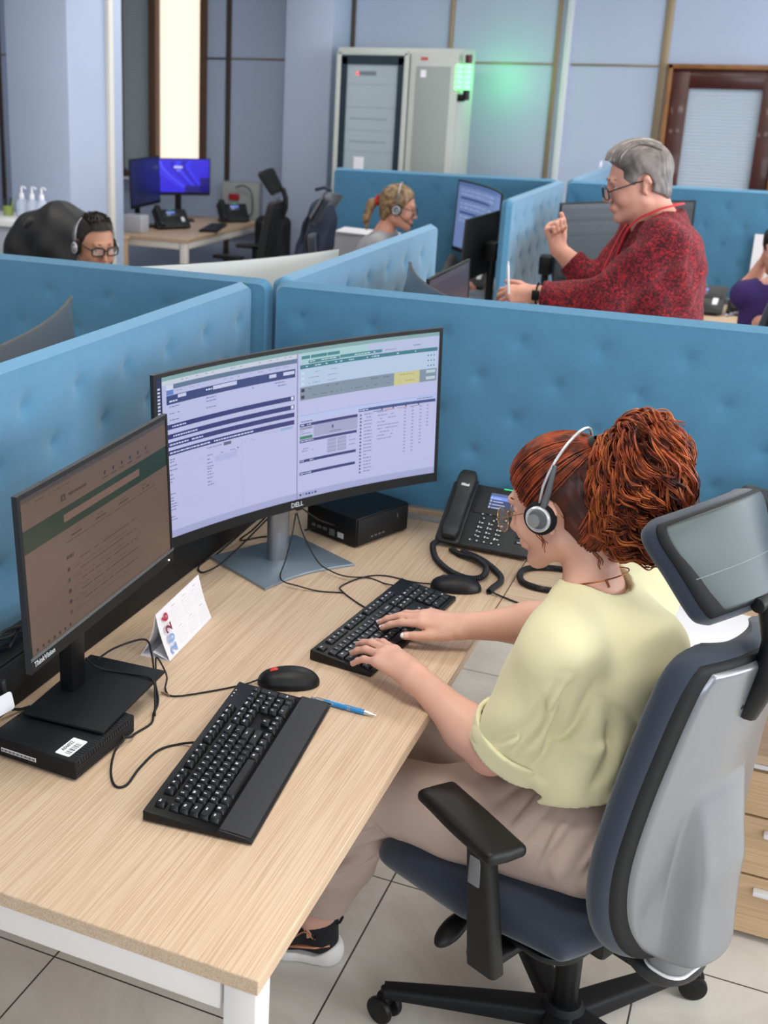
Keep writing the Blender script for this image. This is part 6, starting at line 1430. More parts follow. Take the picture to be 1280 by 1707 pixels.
def swept(o, H, cap, m, n, seed, r_, fn, hugp=None, name='swept_hair'):
    rr = random.Random(seed); paths = []
    for i in range(n): paths.append([o+H@np.array(q) for q in fn(rr, i)])
    if hugp: paths = hug(paths, hugp, o+H@np.array((0, -0.012, 0.03)))
    return strands(name, o, H, cap, m, paths, r_)
def quiff(rr, i):
    x = rr.uniform(-0.062, 0.062); y0 = 0.084-abs(x)*0.25; out = []
    for k in range(10):
        t = k/9; y = y0-t*rr.uniform(0.13, 0.15) if False else y0-t*0.155; q = scalp_point((x*(1-0.1*t)+0.004*math.sin(5*t+i), y+0.012, 0.085*math.sin(0.5+2.0*t)+0.01), 0.014+0.012*math.sin(PI*min(1, t*1.1))*(1 if x > -0.07 else 0)); q[2] += 0.008*math.sin(PI*t); out.append(q)
    return out
M_gr2 = hair_mat('pale_grey_streaks', 'c9c4c0', '77706d'); swept(H2o, H2, cp2, M_gr, 200, 4, 0.0022, quiff, hp2_); swept(H2o, H2, cp2, M_gr2, 70, 9, 0.0019, quiff, hp2_)
glasses(H2o, H2, P2, mat('black_frame', '141416', 0.3), 0.0024, 0.026, 0.019, y=0.116, z=-0.002, sq=3.0, drop=0.006)
M_lan = mat('red_lanyard', 'c4252f', 0.6); g = G(); OF2 = top_off(P2)
pts = [nb2-f2*0.066+np.array((0, 0, 0.052)), nb2-f2*0.042+l2*0.058+np.array((0, 0, 0.054)), nb2+f2*0.02+l2*0.072+np.array((0, 0, 0.034)), nb2+f2*0.085+l2*0.062+np.array((0, 0, -0.02)), nb2+f2*0.115+l2*0.040+np.array((0, 0, -0.13)), nb2+f2*0.150+l2*0.015+np.array((0, 0, -0.25)), nb2+f2*0.155+np.array((0, 0, -0.33)), nb2+f2*0.150-l2*0.015+np.array((0, 0, -0.25)), nb2+f2*0.115-l2*0.040+np.array((0, 0, -0.13)), nb2+f2*0.07-l2*0.062+np.array((0, 0, -0.03)), nb2-l2*0.070+np.array((0, 0, 0.018)), nb2-f2*0.045-l2*0.055+np.array((0, 0, 0.040))]
pts = [nb2+(q-nb2)*np.array((1.14, 1.14, 1.0))+np.array((0, 0, 0.014 if q[2] > nb2[2]-0.04 else 0.004)) for q in pts]
g.tube([tuple(p) for p in smooth_path([tuple(q-OF2) for q in pts+[pts[0]]], 6)], 0.0085, 6, flat=0.35); lan = g.build('lanyard', M_lan, P2, 180)
g = G(); p = nb2+f2*0.160+np.array((0, 0, -0.39))-OF2; g.box(tuple(p), (0.004, 0.062, 0.09), 0.002, rot=(0, 0, math.atan2(f2[1], f2[0]))); g.build('badge', mat('badge_pink', 'b04a5c', 0.4), lan)
wd = dirn(wl2_-el2); g = G(); g.tube([tuple(wl2_-wd*0.006+(np.cross(wd, (0, 0, 1))*math.cos(a)+np.array((0, 0, 1))*math.sin(a))*0.0305-OF2) for a in np.linspace(0, 2*PI, 25)[:-1]], 0.0085, 8, closed=True, flat=0.35)
g.box(tuple(wl2_-wd*0.006+np.array((0, -0.034, 0.0))-OF2), (0.024, 0.008, 0.034), 0.003); g.build('wristwatch', M_black, P2, 60)
g = G(); a = np.array((-0.858, 3.985, 1.205)); b = np.array((-0.866, 3.975, 1.300)); g.cyl(tuple(a), tuple(b), 0.0045, seg=14, bev=0.001); g.cyl(tuple(b), tuple(b+np.array((0, 0, 0.012))), 0.003, seg=12); tag(g.build('ballpoint_pen', M_white), 'white pen held upright by the woman in the red jacket', 'pen')

# ---- man in black glasses
P3 = root('person', 'smiling man in black glasses and headset showing over the left partition', 'person', (-2.72, 4.45, 0))
f3 = dirn((0.86, -0.51, 0)); l3 = np.cross((0, 0, 1), f3); H3o = np.array((-2.735, 4.42, 1.172)); H3 = facing((0.84, -0.54), R(10))
nb3 = np.array((-2.77, 4.45, 1.02)); ch3 = nb3+np.array((0, 0, -0.17)); hp3 = ch3+np.array((-0.02, 0.01, -0.27)); sl3 = nb3+l3*0.19+np.array((0, 0, -0.05)); sr3 = nb3-l3*0.19+np.array((0, 0, -0.05))
def seated_lower(hp, F, L_, kz=0.50, tilt=0.0):
    P = []
    for s in (-1, 1):
        a = hp+L_*0.09*s; k_ = a+F*0.42; k_[2] = kz; an = k_+F*0.02; an[2] = 0.09
        P += limb(a, k_, 0.085, 0.078, 0.058, 0.03)+limb(k_, an, 0.055, 0.052, 0.036, 0.02)+[rc(an+np.array((0, 0, -0.045)), an+F*0.13+np.array((0, 0, -0.06)), 0.035, 0.026, 0.02)]
    return P
el3l, el3r = sl3+f3*0.06+np.array((0, 0, -0.28)), sr3+f3*0.06+np.array((0, 0, -0.28)); wl3, wr3 = el3l+f3*0.24+np.array((0, 0, 0.07)), el3r+f3*0.24+np.array((0, 0, 0.07))
tor3 = torso(hp3, ch3, nb3, sl3, sr3, f3, 1.05); arm3 = limb(sl3, el3l, 0.052, 0.05, 0.042)+limb(sr3, el3r, 0.052, 0.05, 0.042); low3 = seated_lower(hp3, f3, l3)
hA, _ = hand(wl3, f3, (0, 0, 1), True); hB, _ = hand(wr3, f3, (0, 0, 1), False)
sk = head_prims(H3o, H3, 1.02, jaw=1.12)+[rc(H3o+H3@np.array((0, -0.03, -0.05)), nb3, 0.058, 0.060, 0.02)]+tor3+arm3+low3+limb(el3l, wl3, 0.042, 0.043, 0.028)+limb(el3r, wr3, 0.042, 0.043, 0.028)+hA+hB
b3 = body('body', sk, M_skin3, P3, 0.0048, head_post(H3o, H3, 1.02)); face_parts(H3o, H3, b3, 1.02, skin=M_skin3, brow=mat('brow_dark', '2e2623', 0.8), look=(0.2, -0.3))
body('shirt', grow(tor3, 0.015)+grow(arm3, 0.015), mat('dark_shirt', '22242c', 0.85), P3, 0.009, lambda P, d: np.maximum(d, np.where(np.linalg.norm((P-nb3)[:, :2], axis=1) < 0.11, P[:, 2]-nb3[2]-0.01, -1)))
body('trousers', grow(low3[:4]+low3[5:9], 0.014)+[el(hp3, (0.13, 0.17, 0.12), None, 0.05)], mat('dark_trousers', '1c1d24', 0.85), P3, 0.010)
M_dk = hair_mat('dark_short_hair', '3a2f29', '17120f'); lnM = [(-0.12, -0.085), (-0.07, -0.075), (-0.045, -0.05), (-0.02, -0.01), (0.0, 0.030), (0.03, 0.036), (0.055, 0.040), (0.075, 0.050), (0.095, 0.068), (0.14, 0.09)]
hp_, hf_ = hair_cap(H3o, H3, 1.02, lnM, 0.005, bulk=[((0, 0.01, 0.095), (0.058, 0.062, 0.028))]); cp3 = body('hair', hp_, M_dk, P3, 0.0045, hf_)
def tuftm(rr, i):
    x = rr.uniform(-0.055, 0.055); y = rr.uniform(-0.05, 0.060); q = scalp_point((x, y+0.012, 0.08), 0.008); return [q, q+np.array((x*0.08, 0.004, 0.007)), q+np.array((x*0.15, rr.uniform(0.006, 0.014), 0.013))]
swept(H3o, H3, cp3, M_dk, 160, 8, 0.0017, quiff, hp_)
swept(H3o, H3, cp3, M_dk, 260, 5, 0.0016, tuftm, None, 'spiky_hair')
glasses(H3o, H3, P3, mat('black_frame', '141416', 0.3), 0.0034, 0.026, 0.017, y=0.112, z=0.006, sq=3.4, sc=1.02)
headset(H3o, H3, P3, 1, 1.02, lean=-0.035, top=0.128)

# ---- ponytailed worker in grey
P4 = root('person', 'worker with a light brown ponytail in a red tie, headset and grey shirt', 'person', (-2.1, 6.5, 0))
f4 = dirn((0.985, 0.10, 0)); l4 = np.cross((0, 0, 1), f4); H4o = np.array((-2.055, 6.50, 1.190)); H4 = facing((0.98, 0.16), R(10))
nb4 = np.array((-2.125, 6.50, 1.045)); ch4 = nb4+np.array((-0.05, 0, -0.17)); hp4 = ch4+np.array((-0.06, 0, -0.26)); sl4 = nb4+l4*0.165+np.array((-0.01, 0, -0.05)); sr4 = nb4-l4*0.165+np.array((-0.01, 0, -0.05))
el4l, el4r = sl4+f4*0.14+np.array((0, 0, -0.24)), sr4+f4*0.14+np.array((0, 0, -0.24)); wl4, wr4 = el4l+f4*0.23+np.array((0, 0.0, 0.03)), el4r+f4*0.23+np.array((0, 0.02, 0.03))
tor4 = torso(hp4, ch4, nb4, sl4, sr4, f4, 0.95); arm4 = limb(sl4, el4l, 0.048, 0.046, 0.038)+limb(sr4, el4r, 0.048, 0.046, 0.038); low4 = seated_lower(hp4, f4, l4)
hA, _ = hand(wl4, f4, (0, 0, 1), True, 0.95); hB, _ = hand(wr4, f4, (0, 0, 1), False, 0.95)
sk = head_prims(H4o, H4, 0.98)+[rc(H4o+H4@np.array((0, -0.03, -0.05)), nb4, 0.046, 0.048, 0.02)]+tor4+arm4+low4+limb(el4l, wl4, 0.038, 0.039, 0.026)+limb(el4r, wr4, 0.038, 0.039, 0.026)+hA+hB
b4 = body('body', sk, M_skin2, P4, 0.0055, head_post(H4o, H4, 0.98)); face_parts(H4o, H4, b4, 0.98, skin=M_skin2)
body('shirt', grow(tor4, 0.013)+grow(arm4, 0.014), mat('grey_marl_shirt', '9b9ca1', 0.9), P4, 0.008, lambda P, d: np.maximum(d+0.003*np.sin(40*P[:, 2]+30*P[:, 0]), np.where(np.linalg.norm((P-nb4)[:, :2], axis=1) < 0.10, P[:, 2]-nb4[2]-0.012, -1)))
body('trousers', grow(low4[:4]+low4[5:9], 0.014)+[el(hp4, (0.13, 0.16, 0.12), None, 0.05)], mat('dark_trousers', '1c1d24', 0.85), P4, 0.010)
M_lb = hair_mat('light_brown_hair', '9b7f5e', '5e4731'); hp_, hf_ = hair_cap(H4o, H4, 0.98, [(-0.12, -0.07), (-0.085, -0.055), (-0.05, -0.04), (-0.03, -0.03), (-0.01, 0.01), (0.01, 0.034), (0.03, 0.05), (0.05, 0.06), (0.075, 0.078), (0.14, 0.09)], 0.010); cp4 = body('hair', hp_, M_lb, P4, 0.0045, hf_)
tA = H4o+H4@scalp_point((0, -0.1, -0.02), 0.012); pt = [rc(tA, tA+np.array((-0.035, -0.01, -0.02)), 0.018, 0.026, 0.01), rc(tA+np.array((-0.035, -0.01, -0.02)), tA+np.array((-0.055, -0.03, -0.10)), 0.026, 0.020, 0.01), rc(tA+np.array((-0.055, -0.03, -0.10)), tA+np.array((-0.045, -0.045, -0.155)), 0.020, 0.007, 0.01)]
body('ponytail', pt, M_lb, cp4, 0.004, lambda P, d: d+0.0015*np.sin(P[:, 1]*420+P[:, 2]*60), off=tuple(P4.location))
g = G(); q = tA-top_off(P4); g.tube([tuple(q+np.array((-0.004, 0.022*math.cos(a), 0.022*math.sin(a)))) for a in np.linspace(0, 2*PI, 17)[:-1]], 0.009, 8, closed=True); g.build('hair_tie', mat('red_hair_tie', 'b81e1e', 0.8), cp4, 60)
headset(H4o, H4, P4, 1, 0.98, lean=-0.01, top=0.142); glasses(H4o, H4, P4, mat('black_frame', '141416', 0.3), 0.0022, 0.025, 0.018, y=0.112, z=0.002, sc=0.98)

# ---- person in purple at the right edge
P5 = root('person', 'person in a purple top with white lace, one hand raised to the face', 'person', (-0.05, 6.05, 0))
f5 = dirn((-0.45, 0.89, 0)); l5 = np.cross((0, 0, 1), f5); H5o = np.array((-0.075, 6.10, 1.16)); H5 = facing((-0.60, 0.80), R(12))
nb5 = np.array((-0.055, 6.05, 1.01)); ch5 = nb5+np.array((0.0, -0.02, -0.17)); hp5 = ch5+np.array((0.04, -0.05, -0.25)); sl5 = nb5+l5*0.16+np.array((0, 0, -0.05)); sr5 = nb5-l5*0.16+np.array((0, 0, -0.05))
el5 = np.array((-0.215, 6.22, 0.905)); wl5 = np.array((-0.150, 6.20, 1.075)); el5r = np.array((-0.105, 5.92, 0.845)); wr5 = np.array((-0.10, 6.15, 0.83))
tor5 = torso(hp5, ch5, nb5, sl5, sr5, f5, 0.98); low5 = seated_lower(hp5, f5, l5)
hA, _ = hand(wl5, (0.25, 0.0, 0.95), (-0.8, 0.3, 0.2), True, 0.95, ((60, 60, 40),)*4); hB, _ = hand(wr5, (0, 0.9, 0), (0, 0, 1), False, 0.95)
sk = head_prims(H5o, H5, 0.98)+[rc(H5o+H5@np.array((0, -0.03, -0.05)), nb5, 0.048, 0.05, 0.02)]+tor5+limb(sl5, el5, 0.05, 0.048, 0.040)+limb(el5, wl5, 0.040, 0.042, 0.027)+limb(sr5, el5r, 0.05, 0.048, 0.04)+limb(el5r, wr5, 0.04, 0.042, 0.027)+low5+hA+hB
b5 = body('body', sk, M_skin2, P5, 0.0055, head_post(H5o, H5, 0.98)); face_parts(H5o, H5, b5, 0.98, skin=M_skin2)
body('top', grow(tor5, 0.016)+[rc(sl5, sl5+(el5-sl5)*0.35, 0.062, 0.058, 0.02), rc(sr5, sr5+(el5r-sr5)*0.35, 0.062, 0.058, 0.02)], mat('purple_jersey', '33205c', 0.85), P5, 0.008, lambda P, d: np.maximum(d, np.where(np.linalg.norm((P-nb5)[:, :2], axis=1) < 0.11, P[:, 2]-nb5[2]-0.005, -1)))
g = G()
for s0, s1 in ((0.06, 0.15),):
    for i in range(9): p = np.array((-0.265+0.018*i, 6.10+0.012*i, 0.835+0.006*i))-top_off(P5); g.ell(tuple(p), (0.011, 0.008, 0.007), nu=8, nv=6)
g.build('lace_trim', mat('white_lace', 'd9d4e6', 0.8), P5, 180)
body('trousers', grow(low5[:4]+low5[5:9], 0.014)+[el(hp5, (0.13, 0.16, 0.12), None, 0.05)], mat('dark_trousers', '1c1d24', 0.85), P5, 0.010)
M_bk = hair_mat('black_brown_hair', '33241c', '140d0a'); hp_, hf_ = hair_cap(H5o, H5, 0.98, lnM, 0.012, bulk=[((0, -0.06, -0.06), (0.07, 0.05, 0.10))]); body('hair', hp_, M_bk, P5, 0.006, hf_)
# ------------------------------------------------------------------ furniture and equipment further back
def copy_chair(src, name, label, loc, rz, mats, hr=None):
    c = copy_tree(src, label=label, loc=loc, rz=rz); c.name = name
    def sub(o):
        for ch in o.children:
            if ch.type == 'MESH' and any(m.name in mats for m in ch.data.materials if m):
                ch.data = ch.data.copy()
                for i, m in enumerate(ch.data.materials):
                    if m and m.name in mats: ch.data.materials[i] = mats[m.name]
            sub(ch)
    sub(c); return c
BLK = {'navy_fabric': M_blackfab, 'silver_paint': M_blackm, 'smoked_silver': M_blackm}
NVY = {'silver_paint': M_blackm, 'smoked_silver': M_navy}
copy_chair(ch_main, 'swivel_chair', 'black swivel chair with headrest at the desk in the window nook', (-3.66, 7.98, 0), R(100), BLK)
copy_chair(ch_main, 'swivel_chair', 'dark swivel chair of the man in glasses, draped with a black jacket', (-3.05, 4.72, 0), R(-120), BLK)
copy_chair(ch_main, 'swivel_chair', 'dark swivel chair of the ponytailed worker, draped with a navy jacket', (-2.32, 6.56, 0), R(-84), NVY)
copy_chair(ch_main, 'swivel_chair', 'swivel chair whose navy headrest shows in front of the grey cabinet', (-2.28, 7.85, 0), R(100), NVY)
copy_chair(ch_main, 'swivel_chair', 'swivel chair whose dark headrest edge shows before the glazed door', (-0.56, 8.05, 0), R(-5), NVY)
copy_chair(ch_main, 'swivel_chair', 'swivel chair under the person in purple', (-0.02, 5.98, 0), R(25), NVY)
# jackets over chair backs
def cloth_over(name, label, prims, m, amp=0.012, h=0.008, fold=26):
    r = root(name, label, 'jacket', tuple(prims[0][1][:2])+(0,)); 
    def post(P, d): th = np.arctan2(P[:, 1]-prims[0][1][1], P[:, 0]-prims[0][1][0]); return d+amp*np.sin(th*7+fold*0.12*np.sin(P[:, 2]*9)*1.0+P[:, 2]*4)*np.clip((prims[0][1][2]+0.12-P[:, 2])/0.25, 0.15, 1)+0.004*np.sin(P[:, 2]*38+P[:, 0]*30)
    body('shell_cloth', prims, m, r, h, post); g = G(); p = prims[0][1]; g.tube([(0-0.05, 0, p[2]+0.17), (0, 0.02, p[2]+0.185), (0.05, 0, p[2]+0.17)], 0.010, 8); g.build('collar', m, r, 180); return r
cloth_over('jacket', 'black jacket spread over the chair back behind the man in glasses', [el((-3.16, 4.80, 1.10), (0.17, 0.17, 0.20), None, 0.06), el((-3.30, 4.74, 1.02), (0.10, 0.13, 0.22), None, 0.06), el((-3.02, 4.82, 1.02), (0.12, 0.14, 0.22), None, 0.06), rc((-3.16, 4.80, 1.0), (-3.2, 4.8, 0.66), 0.17, 0.14, 0.05)], mat('black_padded_nylon', '17171a', 0.6), 0.014)
cloth_over('jacket', 'navy jacket hanging over the chair back left of the ponytailed worker', [el((-2.54, 6.60, 1.08), (0.075, 0.13, 0.13), None, 0.04), rc((-2.56, 6.60, 1.04), (-2.61, 6.60, 0.72), 0.085, 0.12, 0.05), rc((-2.52, 6.52, 1.0), (-2.58, 6.46, 0.74), 0.06, 0.06, 0.04)], mat('navy_jacket', '2c3348', 0.85), 0.012, fold=34)

# monitors of the neighbouring desks
def ui_dark(rect):
    rect(0, 1, 0, 1, '28323c', 0); rect(0, 1, 0, 0.06, '3b4650', 1); rect(0.0, 0.72, 0.13, 0.2, '39434c', 1); rect(0.03, 0.97, 0.25, 0.9, '4c5a60', 1); dashes(rect, 0.1, 0.6, 0.3, 0.02, '39434c', 2, 0.6); rect(0.03, 0.97, 0.42, 0.44, '39434c', 2)
def ui_lilac(rect):
    rect(0, 1, 0, 1, '6c7fae', 0)
    for v in (0.10, 0.16, 0.30, 0.36, 0.5, 0.56): rect(0.05, 0.7, v, v+0.03, '8fa3cf', 1); dashes(rect, 0.07, 0.6, v+0.008, 0.01, '39477e', 2, 0.6)
    rect(0.0, 1, 0.0, 0.06, '54689a', 1); rect(0.05, 0.6, 0.22, 0.25, '2f3f7c', 1); rect(0.05, 0.75, 0.44, 0.47, '2f3f7c', 1)
def ui_off(rect): rect(0, 1, 0, 1, '060608', 0)
def ui_plum(rect): rect(0, 1, 0, 1, '3e3848', 0); rect(0, 1, 0, 0.08, '4c4552', 1); rect(0.55, 1, 0.3, 0.7, '4a3c48', 1)
def ui_blue(rect):
    rect(0, 1, 0, 1, '2f1fd0', 0)
    for k in range(7):   # swirling ribbons
        n = 26
        for i in range(n):
            t = i/n; u = 0.08+0.10*k*(1-t)+0.62*t*t+0.04*k*t; v = 0.05+0.95*t-0.25*math.sin(PI*t)*(0.3+0.1*k)
            if 0 < u < 0.95 and 0 < v < 0.95: rect(u, min(u+0.045, 1), v, min(v+0.045, 1), ('3a34ea', '4a4cf0', '3427d8', '2a1cbc', '4440ee', '2416a4', '3a34ea')[k], 1+k)
    rect(0.42, 0.56, 0.2, 0.27, 'b9bdf5', 9); rect(0.46, 0.53, 0.32, 0.36, '7f80ee', 9); rect(0.85, 1, 0.55, 1, '1a0f70', 10); rect(0.6, 1, 0.8, 1, '1a0f70', 10)
def ui_night(rect): rect(0, 1, 0, 1, '101c4e', 0); rect(0.5, 1, 0, 1, '15245e', 1)
def bigmon(label, loc, yaw, ui, back=None, k=0.8, Wd=0.842, Hd=0.398, cz=0.352):
    return monitor('curved_monitor', label, (*loc, DESK), R(yaw)+PI/2, Wd, Hd, 1.9, cz, 0.062, 0.03, ui, back=back or M_silver, stand='silver', bez=(0.009, 0.009, 0.024), k=k)[0]
bigmon('curved monitor seen from its silver back over the left felt partition', (-1.575, 2.37), -165, ui_lilac, cz=0.362)
bigmon('curved monitor with pale back rising over the partition before the man in glasses', (-1.53, 3.40), 150, ui_lilac, mat('pale_grey_shell', 'c4c7c4', 0.45), cz=0.392)
bigmon('curved monitor back leaning over the middle of the front partition', (-1.062, 3.505), 29.7, ui_plum, cz=0.354)
bigmon('curved monitor with a dark reflecting screen behind the woman in red', (-0.90, 6.62), -45, ui_dark, k=0.4, cz=0.355)
bigmon('curved monitor with a lit lilac screen at the ponytailed worker\'s desk', (-1.53, 6.58), -150, ui_lilac, k=0.75, cz=0.391)
def flatmon(label, loc, yaw, ui, k=0.6, cz=0.33, Wd=0.532, Hd=0.304, base_z=0.0, z=DESK, name='flat_monitor'):
    return monitor(name, label, (*loc, z), R(yaw)+PI/2, Wd, Hd, 0, cz, 0.07, 0.04, ui, bez=(0.008, 0.008, 0.024), k=k)[0]
flatmon('flat monitor with a plum screen just over the front partition', (-1.16, 4.12), 0, ui_plum, k=0.7, cz=0.36)
flatmon('switched-off black flat monitor on the ponytailed worker\'s desk', (-1.38, 5.95), 176, ui_off, cz=0.353)
flatmon('dark flat monitor beside the short blue end panel behind the woman in red', (-1.12, 6.0), 6, ui_off, cz=0.30)
# nook by the window
desk(-4.66, -3.99, 7.69, 9.05, 'oak desk with white legs in the window nook', [(-4.02, 7.72), (-4.63, 7.72), (-4.02, 9.02)], [((-4.60, 7.71), (-4.05, 7.71)), ((-4.01, 7.75), (-4.01, 9.0))])
flatmon('flat monitor with a vivid blue abstract wallpaper in the window nook', (-4.60, 8.72), -58, ui_blue, k=0.9, cz=0.345, Wd=0.50, Hd=0.285)
flatmon('tall dark blue monitor seen at an angle left of the blue wallpaper monitor', (-4.68, 8.20), 6, ui_night, k=0.5, cz=0.335, Wd=0.56, Hd=0.36)
phone('black desk phone with a white label strip in the window nook', (-4.42, 8.05, DESK), R(48), False, True)
phone('second black desk phone near the wall in the window nook', (-4.22, 8.72, DESK), R(40), False)
def small_keyboard(label, loc, rz):
    r = root('keyboard', label, 'keyboard', loc, rz); g = G(); g.box((0, 0, 0.009), (0.44, 0.135, 0.016), 0.003); g.build('case', M_black, r)
    g = G()
    for j in range(5):
        for i in range(20): g.box((-0.205+i*0.0215, -0.045+j*0.022, 0.019), (0.018, 0.018, 0.004), 0.001)
    g.build('key', mat('keycap_black', '0f1012', 0.33), r); return r
small_keyboard('black keyboard in the window nook', (-4.10, 8.35, DESK), R(-75))
r = root('side_cabinet', 'low oak side cabinet end next to the blue column', 'cabinet', (-4.66, 7.45, 0)); g = G(); g.box((0, 0, 0.36), (0.42, 0.42, 0.72), 0.003, 1); g.build('cabinet_body', M_woodV, r); g = G(); g.box((0, 0, 0.73), (0.44, 0.44, 0.02), 0.002, 1); g.build('cabinet_top', M_woodX, r); g = G(); g.box((0, -0.215, 0.36), (0.40, 0.012, 0.68), 0.002); g.build('door', M_woodV, r)
r = root('electrical_panel', 'pale wall panel with a red socket under the sunlit window', 'wall panel', (-4.28, 9.22, 0)); g = G(); g.box((0, 0.03, 0.82), (0.34, 0.08, 0.40), 0.006); g.build('panel_body', mat('panel_grey', 'a9adad', 0.5), r); g = G(); g.box((-0.05, -0.02, 0.90), (0.09, 0.03, 0.05), 0.006); g.build('red_socket', mat('socket_red', 'a8202a', 0.5), r)
cable('wall_cable', 'grey cable arching over the pale wall panel', [(-4.30, 9.17, 0.98), (-4.22, 9.15, 1.0), (-4.15, 9.15, 0.95), (-4.14, 9.15, 0.80), (-4.18, 9.15, 0.74)], 0.006, m=M_grey)
g = G(); g.prism(rrect(0.17, 0.12, 0.02, 4), 0, 0.13, bev=0.01); o = tag(g.build('storage_box', mat('translucent_white_box', 'b9bcc4', 0.4)), 'whitish storage box at the left end of the nook desk', 'box'); o.location = (-4.50, 7.86, DESK)
r = root('backpack', 'dark backpack with an orange strap beside the black nook chair', 'bag', (-3.72, 8.62, 0)); body('bag_body', [bx((-3.72, 8.62, 0.44), (0.13, 0.10, 0.40), None, 0.06, 0.02)], mat('bag_navy', '14161f', 0.8), r, 0.01, None); g = G(); g.tube([(-0.03, -0.11, 0.80), (0.02, -0.12, 0.72), (0.03, -0.12, 0.55)], 0.02, 8, flat=0.4); g.build('strap', mat('strap_orange', '9a6238', 0.8), r, 180)

# tall grey equipment cabinet with glazed door, signal tower
M_rack = mat('rack_grey', 'b4b8b4', 0.45); M_rackp = mat('rack_panel_grey', '8f9694', 0.5)
r = root('equipment_cabinet', 'tall grey double equipment cabinet with a glazed left door behind the far partition', 'cabinet', (-2.784, 8.885, 0))
g = G(); g.box((0, -0.085, 1.035), (0.913, 0.38, 2.07), 0.006); g.build('cabinet_body', M_rack, r)
g = G()
for x in (-0.438, 0.070): g.box((x, -0.285, 1.035), (0.035, 0.03, 2.0), 0.003)
for z in (0.05, 2.035): g.box((-0.184, -0.285, z), (0.52, 0.03, 0.035), 0.003)
gd = g.build('glazed_door', M_rack, r)
g = G(); 
for x in (-0.398, 0.033): g.box((x, -0.292, 1.035), (0.05, 0.012, 1.94))
for z in (0.09, 1.99): g.box((-0.182, -0.292, z), (0.47, 0.012, 0.07))
g.build('dark_door_frame', mat('rack_frame_dark', '1c2a36', 0.4), gd)
g = G(); g.box((-0.182, -0.276, 1.04), (0.44, 0.004, 1.88)); g.build('rack_backing', mat('rack_inside', '8b999c', 0.5), gd)
g = G()
for z in (1.19, 1.35, 1.50, 1.66, 1.82, 1.95): g.box((-0.182, -0.279, z), (0.40, 0.006, 0.004))
g.build('shelf_line', M_grey, gd)
for z in (1.14, 1.42, 1.58):
    g = G()
    for i in range(11): g.box((-0.33+i*0.026, -0.282, z), (0.014, 0.006, 0.012))
    g.build('socket_strip', M_dgrey, gd)
g = G(); g.box((-0.22, -0.283, 1.895), (0.13, 0.01, 0.03), 0.002); g.build('rack_unit', M_dgrey, gd)
g = G(); g.ell((-0.295, -0.29, 1.892), 0.010); g.build('red_indicator', emi('ff4a3a', 2.0), gd)
g = G(); g.box((-0.182, -0.290, 1.04), (0.44, 0.004, 1.88)); g.build('door_glass', mat('rack_glass', 'cfe0ea', 0.05, alpha=0.22, spec=0.8), gd)
g = G(); g.box((0.275, -0.285, 1.035), (0.345, 0.03, 2.0), 0.003); sd = g.build('solid_door', M_rack, r); g = G(); g.box((0.270, -0.302, 1.0), (0.25, 0.006, 1.9), 0.002); g.build('door_inset', M_rackp, sd)
g = G(); g.box((0.20, -0.304, 2.0), (0.05, 0.002, 0.02)); g.build('red_label', mat('label_red', 'b8504c', 0.6), sd); g = G(); g.box((0.20, -0.3075, 1.90), (0.04, 0.002, 0.05)); g.build('white_sticker', M_paper, sd)
for x in (0.070, 0.118):
    g = G(); g.box((x, -0.308, 1.09), (0.018, 0.02, 0.07), 0.004); g.build('door_handle', M_dgrey, gd if x < 0.1 else sd)

r = root('signal_tower', 'glowing green signal light on the corner of the grey cabinet', 'signal light', (-2.285, 8.60, 0))
M_gl = mat('green_beacon', '6dffa0', 0.3, emit=('66ff70', 2.6))
for dx in (-0.05, 0.012):
    for i in range(5):
        g = G(); g.cyl((dx, 0, 1.80+i*0.034), (dx, 0, 1.828+i*0.034), 0.026, seg=20, bev=0.006); g.build('green_segment', M_gl, r)
g = G(); g.cyl((0.012, 0, 1.975), (0.012, 0, 2.03), 0.024, seg=20, bev=0.004); g.build('red_segment', mat('beacon_red_off', '4a1216', 0.3), r)
g = G(); g.cyl((0.012, 0, 1.73), (0.012, 0, 1.797), 0.024, seg=16); g.box((-0.03, 0.03, 1.745), (0.05, 0.05, 0.05), 0.006); g.build('bracket', M_black, r)
l = bpy.data.lights.new('beacon_glow', 'POINT'); l.energy = 2.0; l.color = (0.06, 1.0, 0.22); l.shadow_soft_size = 0.03; o = bpy.data.objects.new('beacon_glow', l); COL.objects.link(o); o.location = (-2.16, 9.04, 1.87)
for n, (x, y, z, rz_, lab) in enumerate(((-2.475, 7.0, 1.385, 0, 'small white note clipped on the partition before the glazed cabinet'), (-1.262, 8.30, 1.335, 90, 'white note clipped on the partition at the forehead of the woman in red'))):
    g = G(); g.box((0, 0, 0), (0.062 if n == 0 else 0.09, 0.002, 0.07 if n == 0 else 0.09)); o = tag(g.build('paper_note', M_paper), lab, 'note'); o.location = (x, y, z); o.rotation_euler = (0, 0, R(rz_))

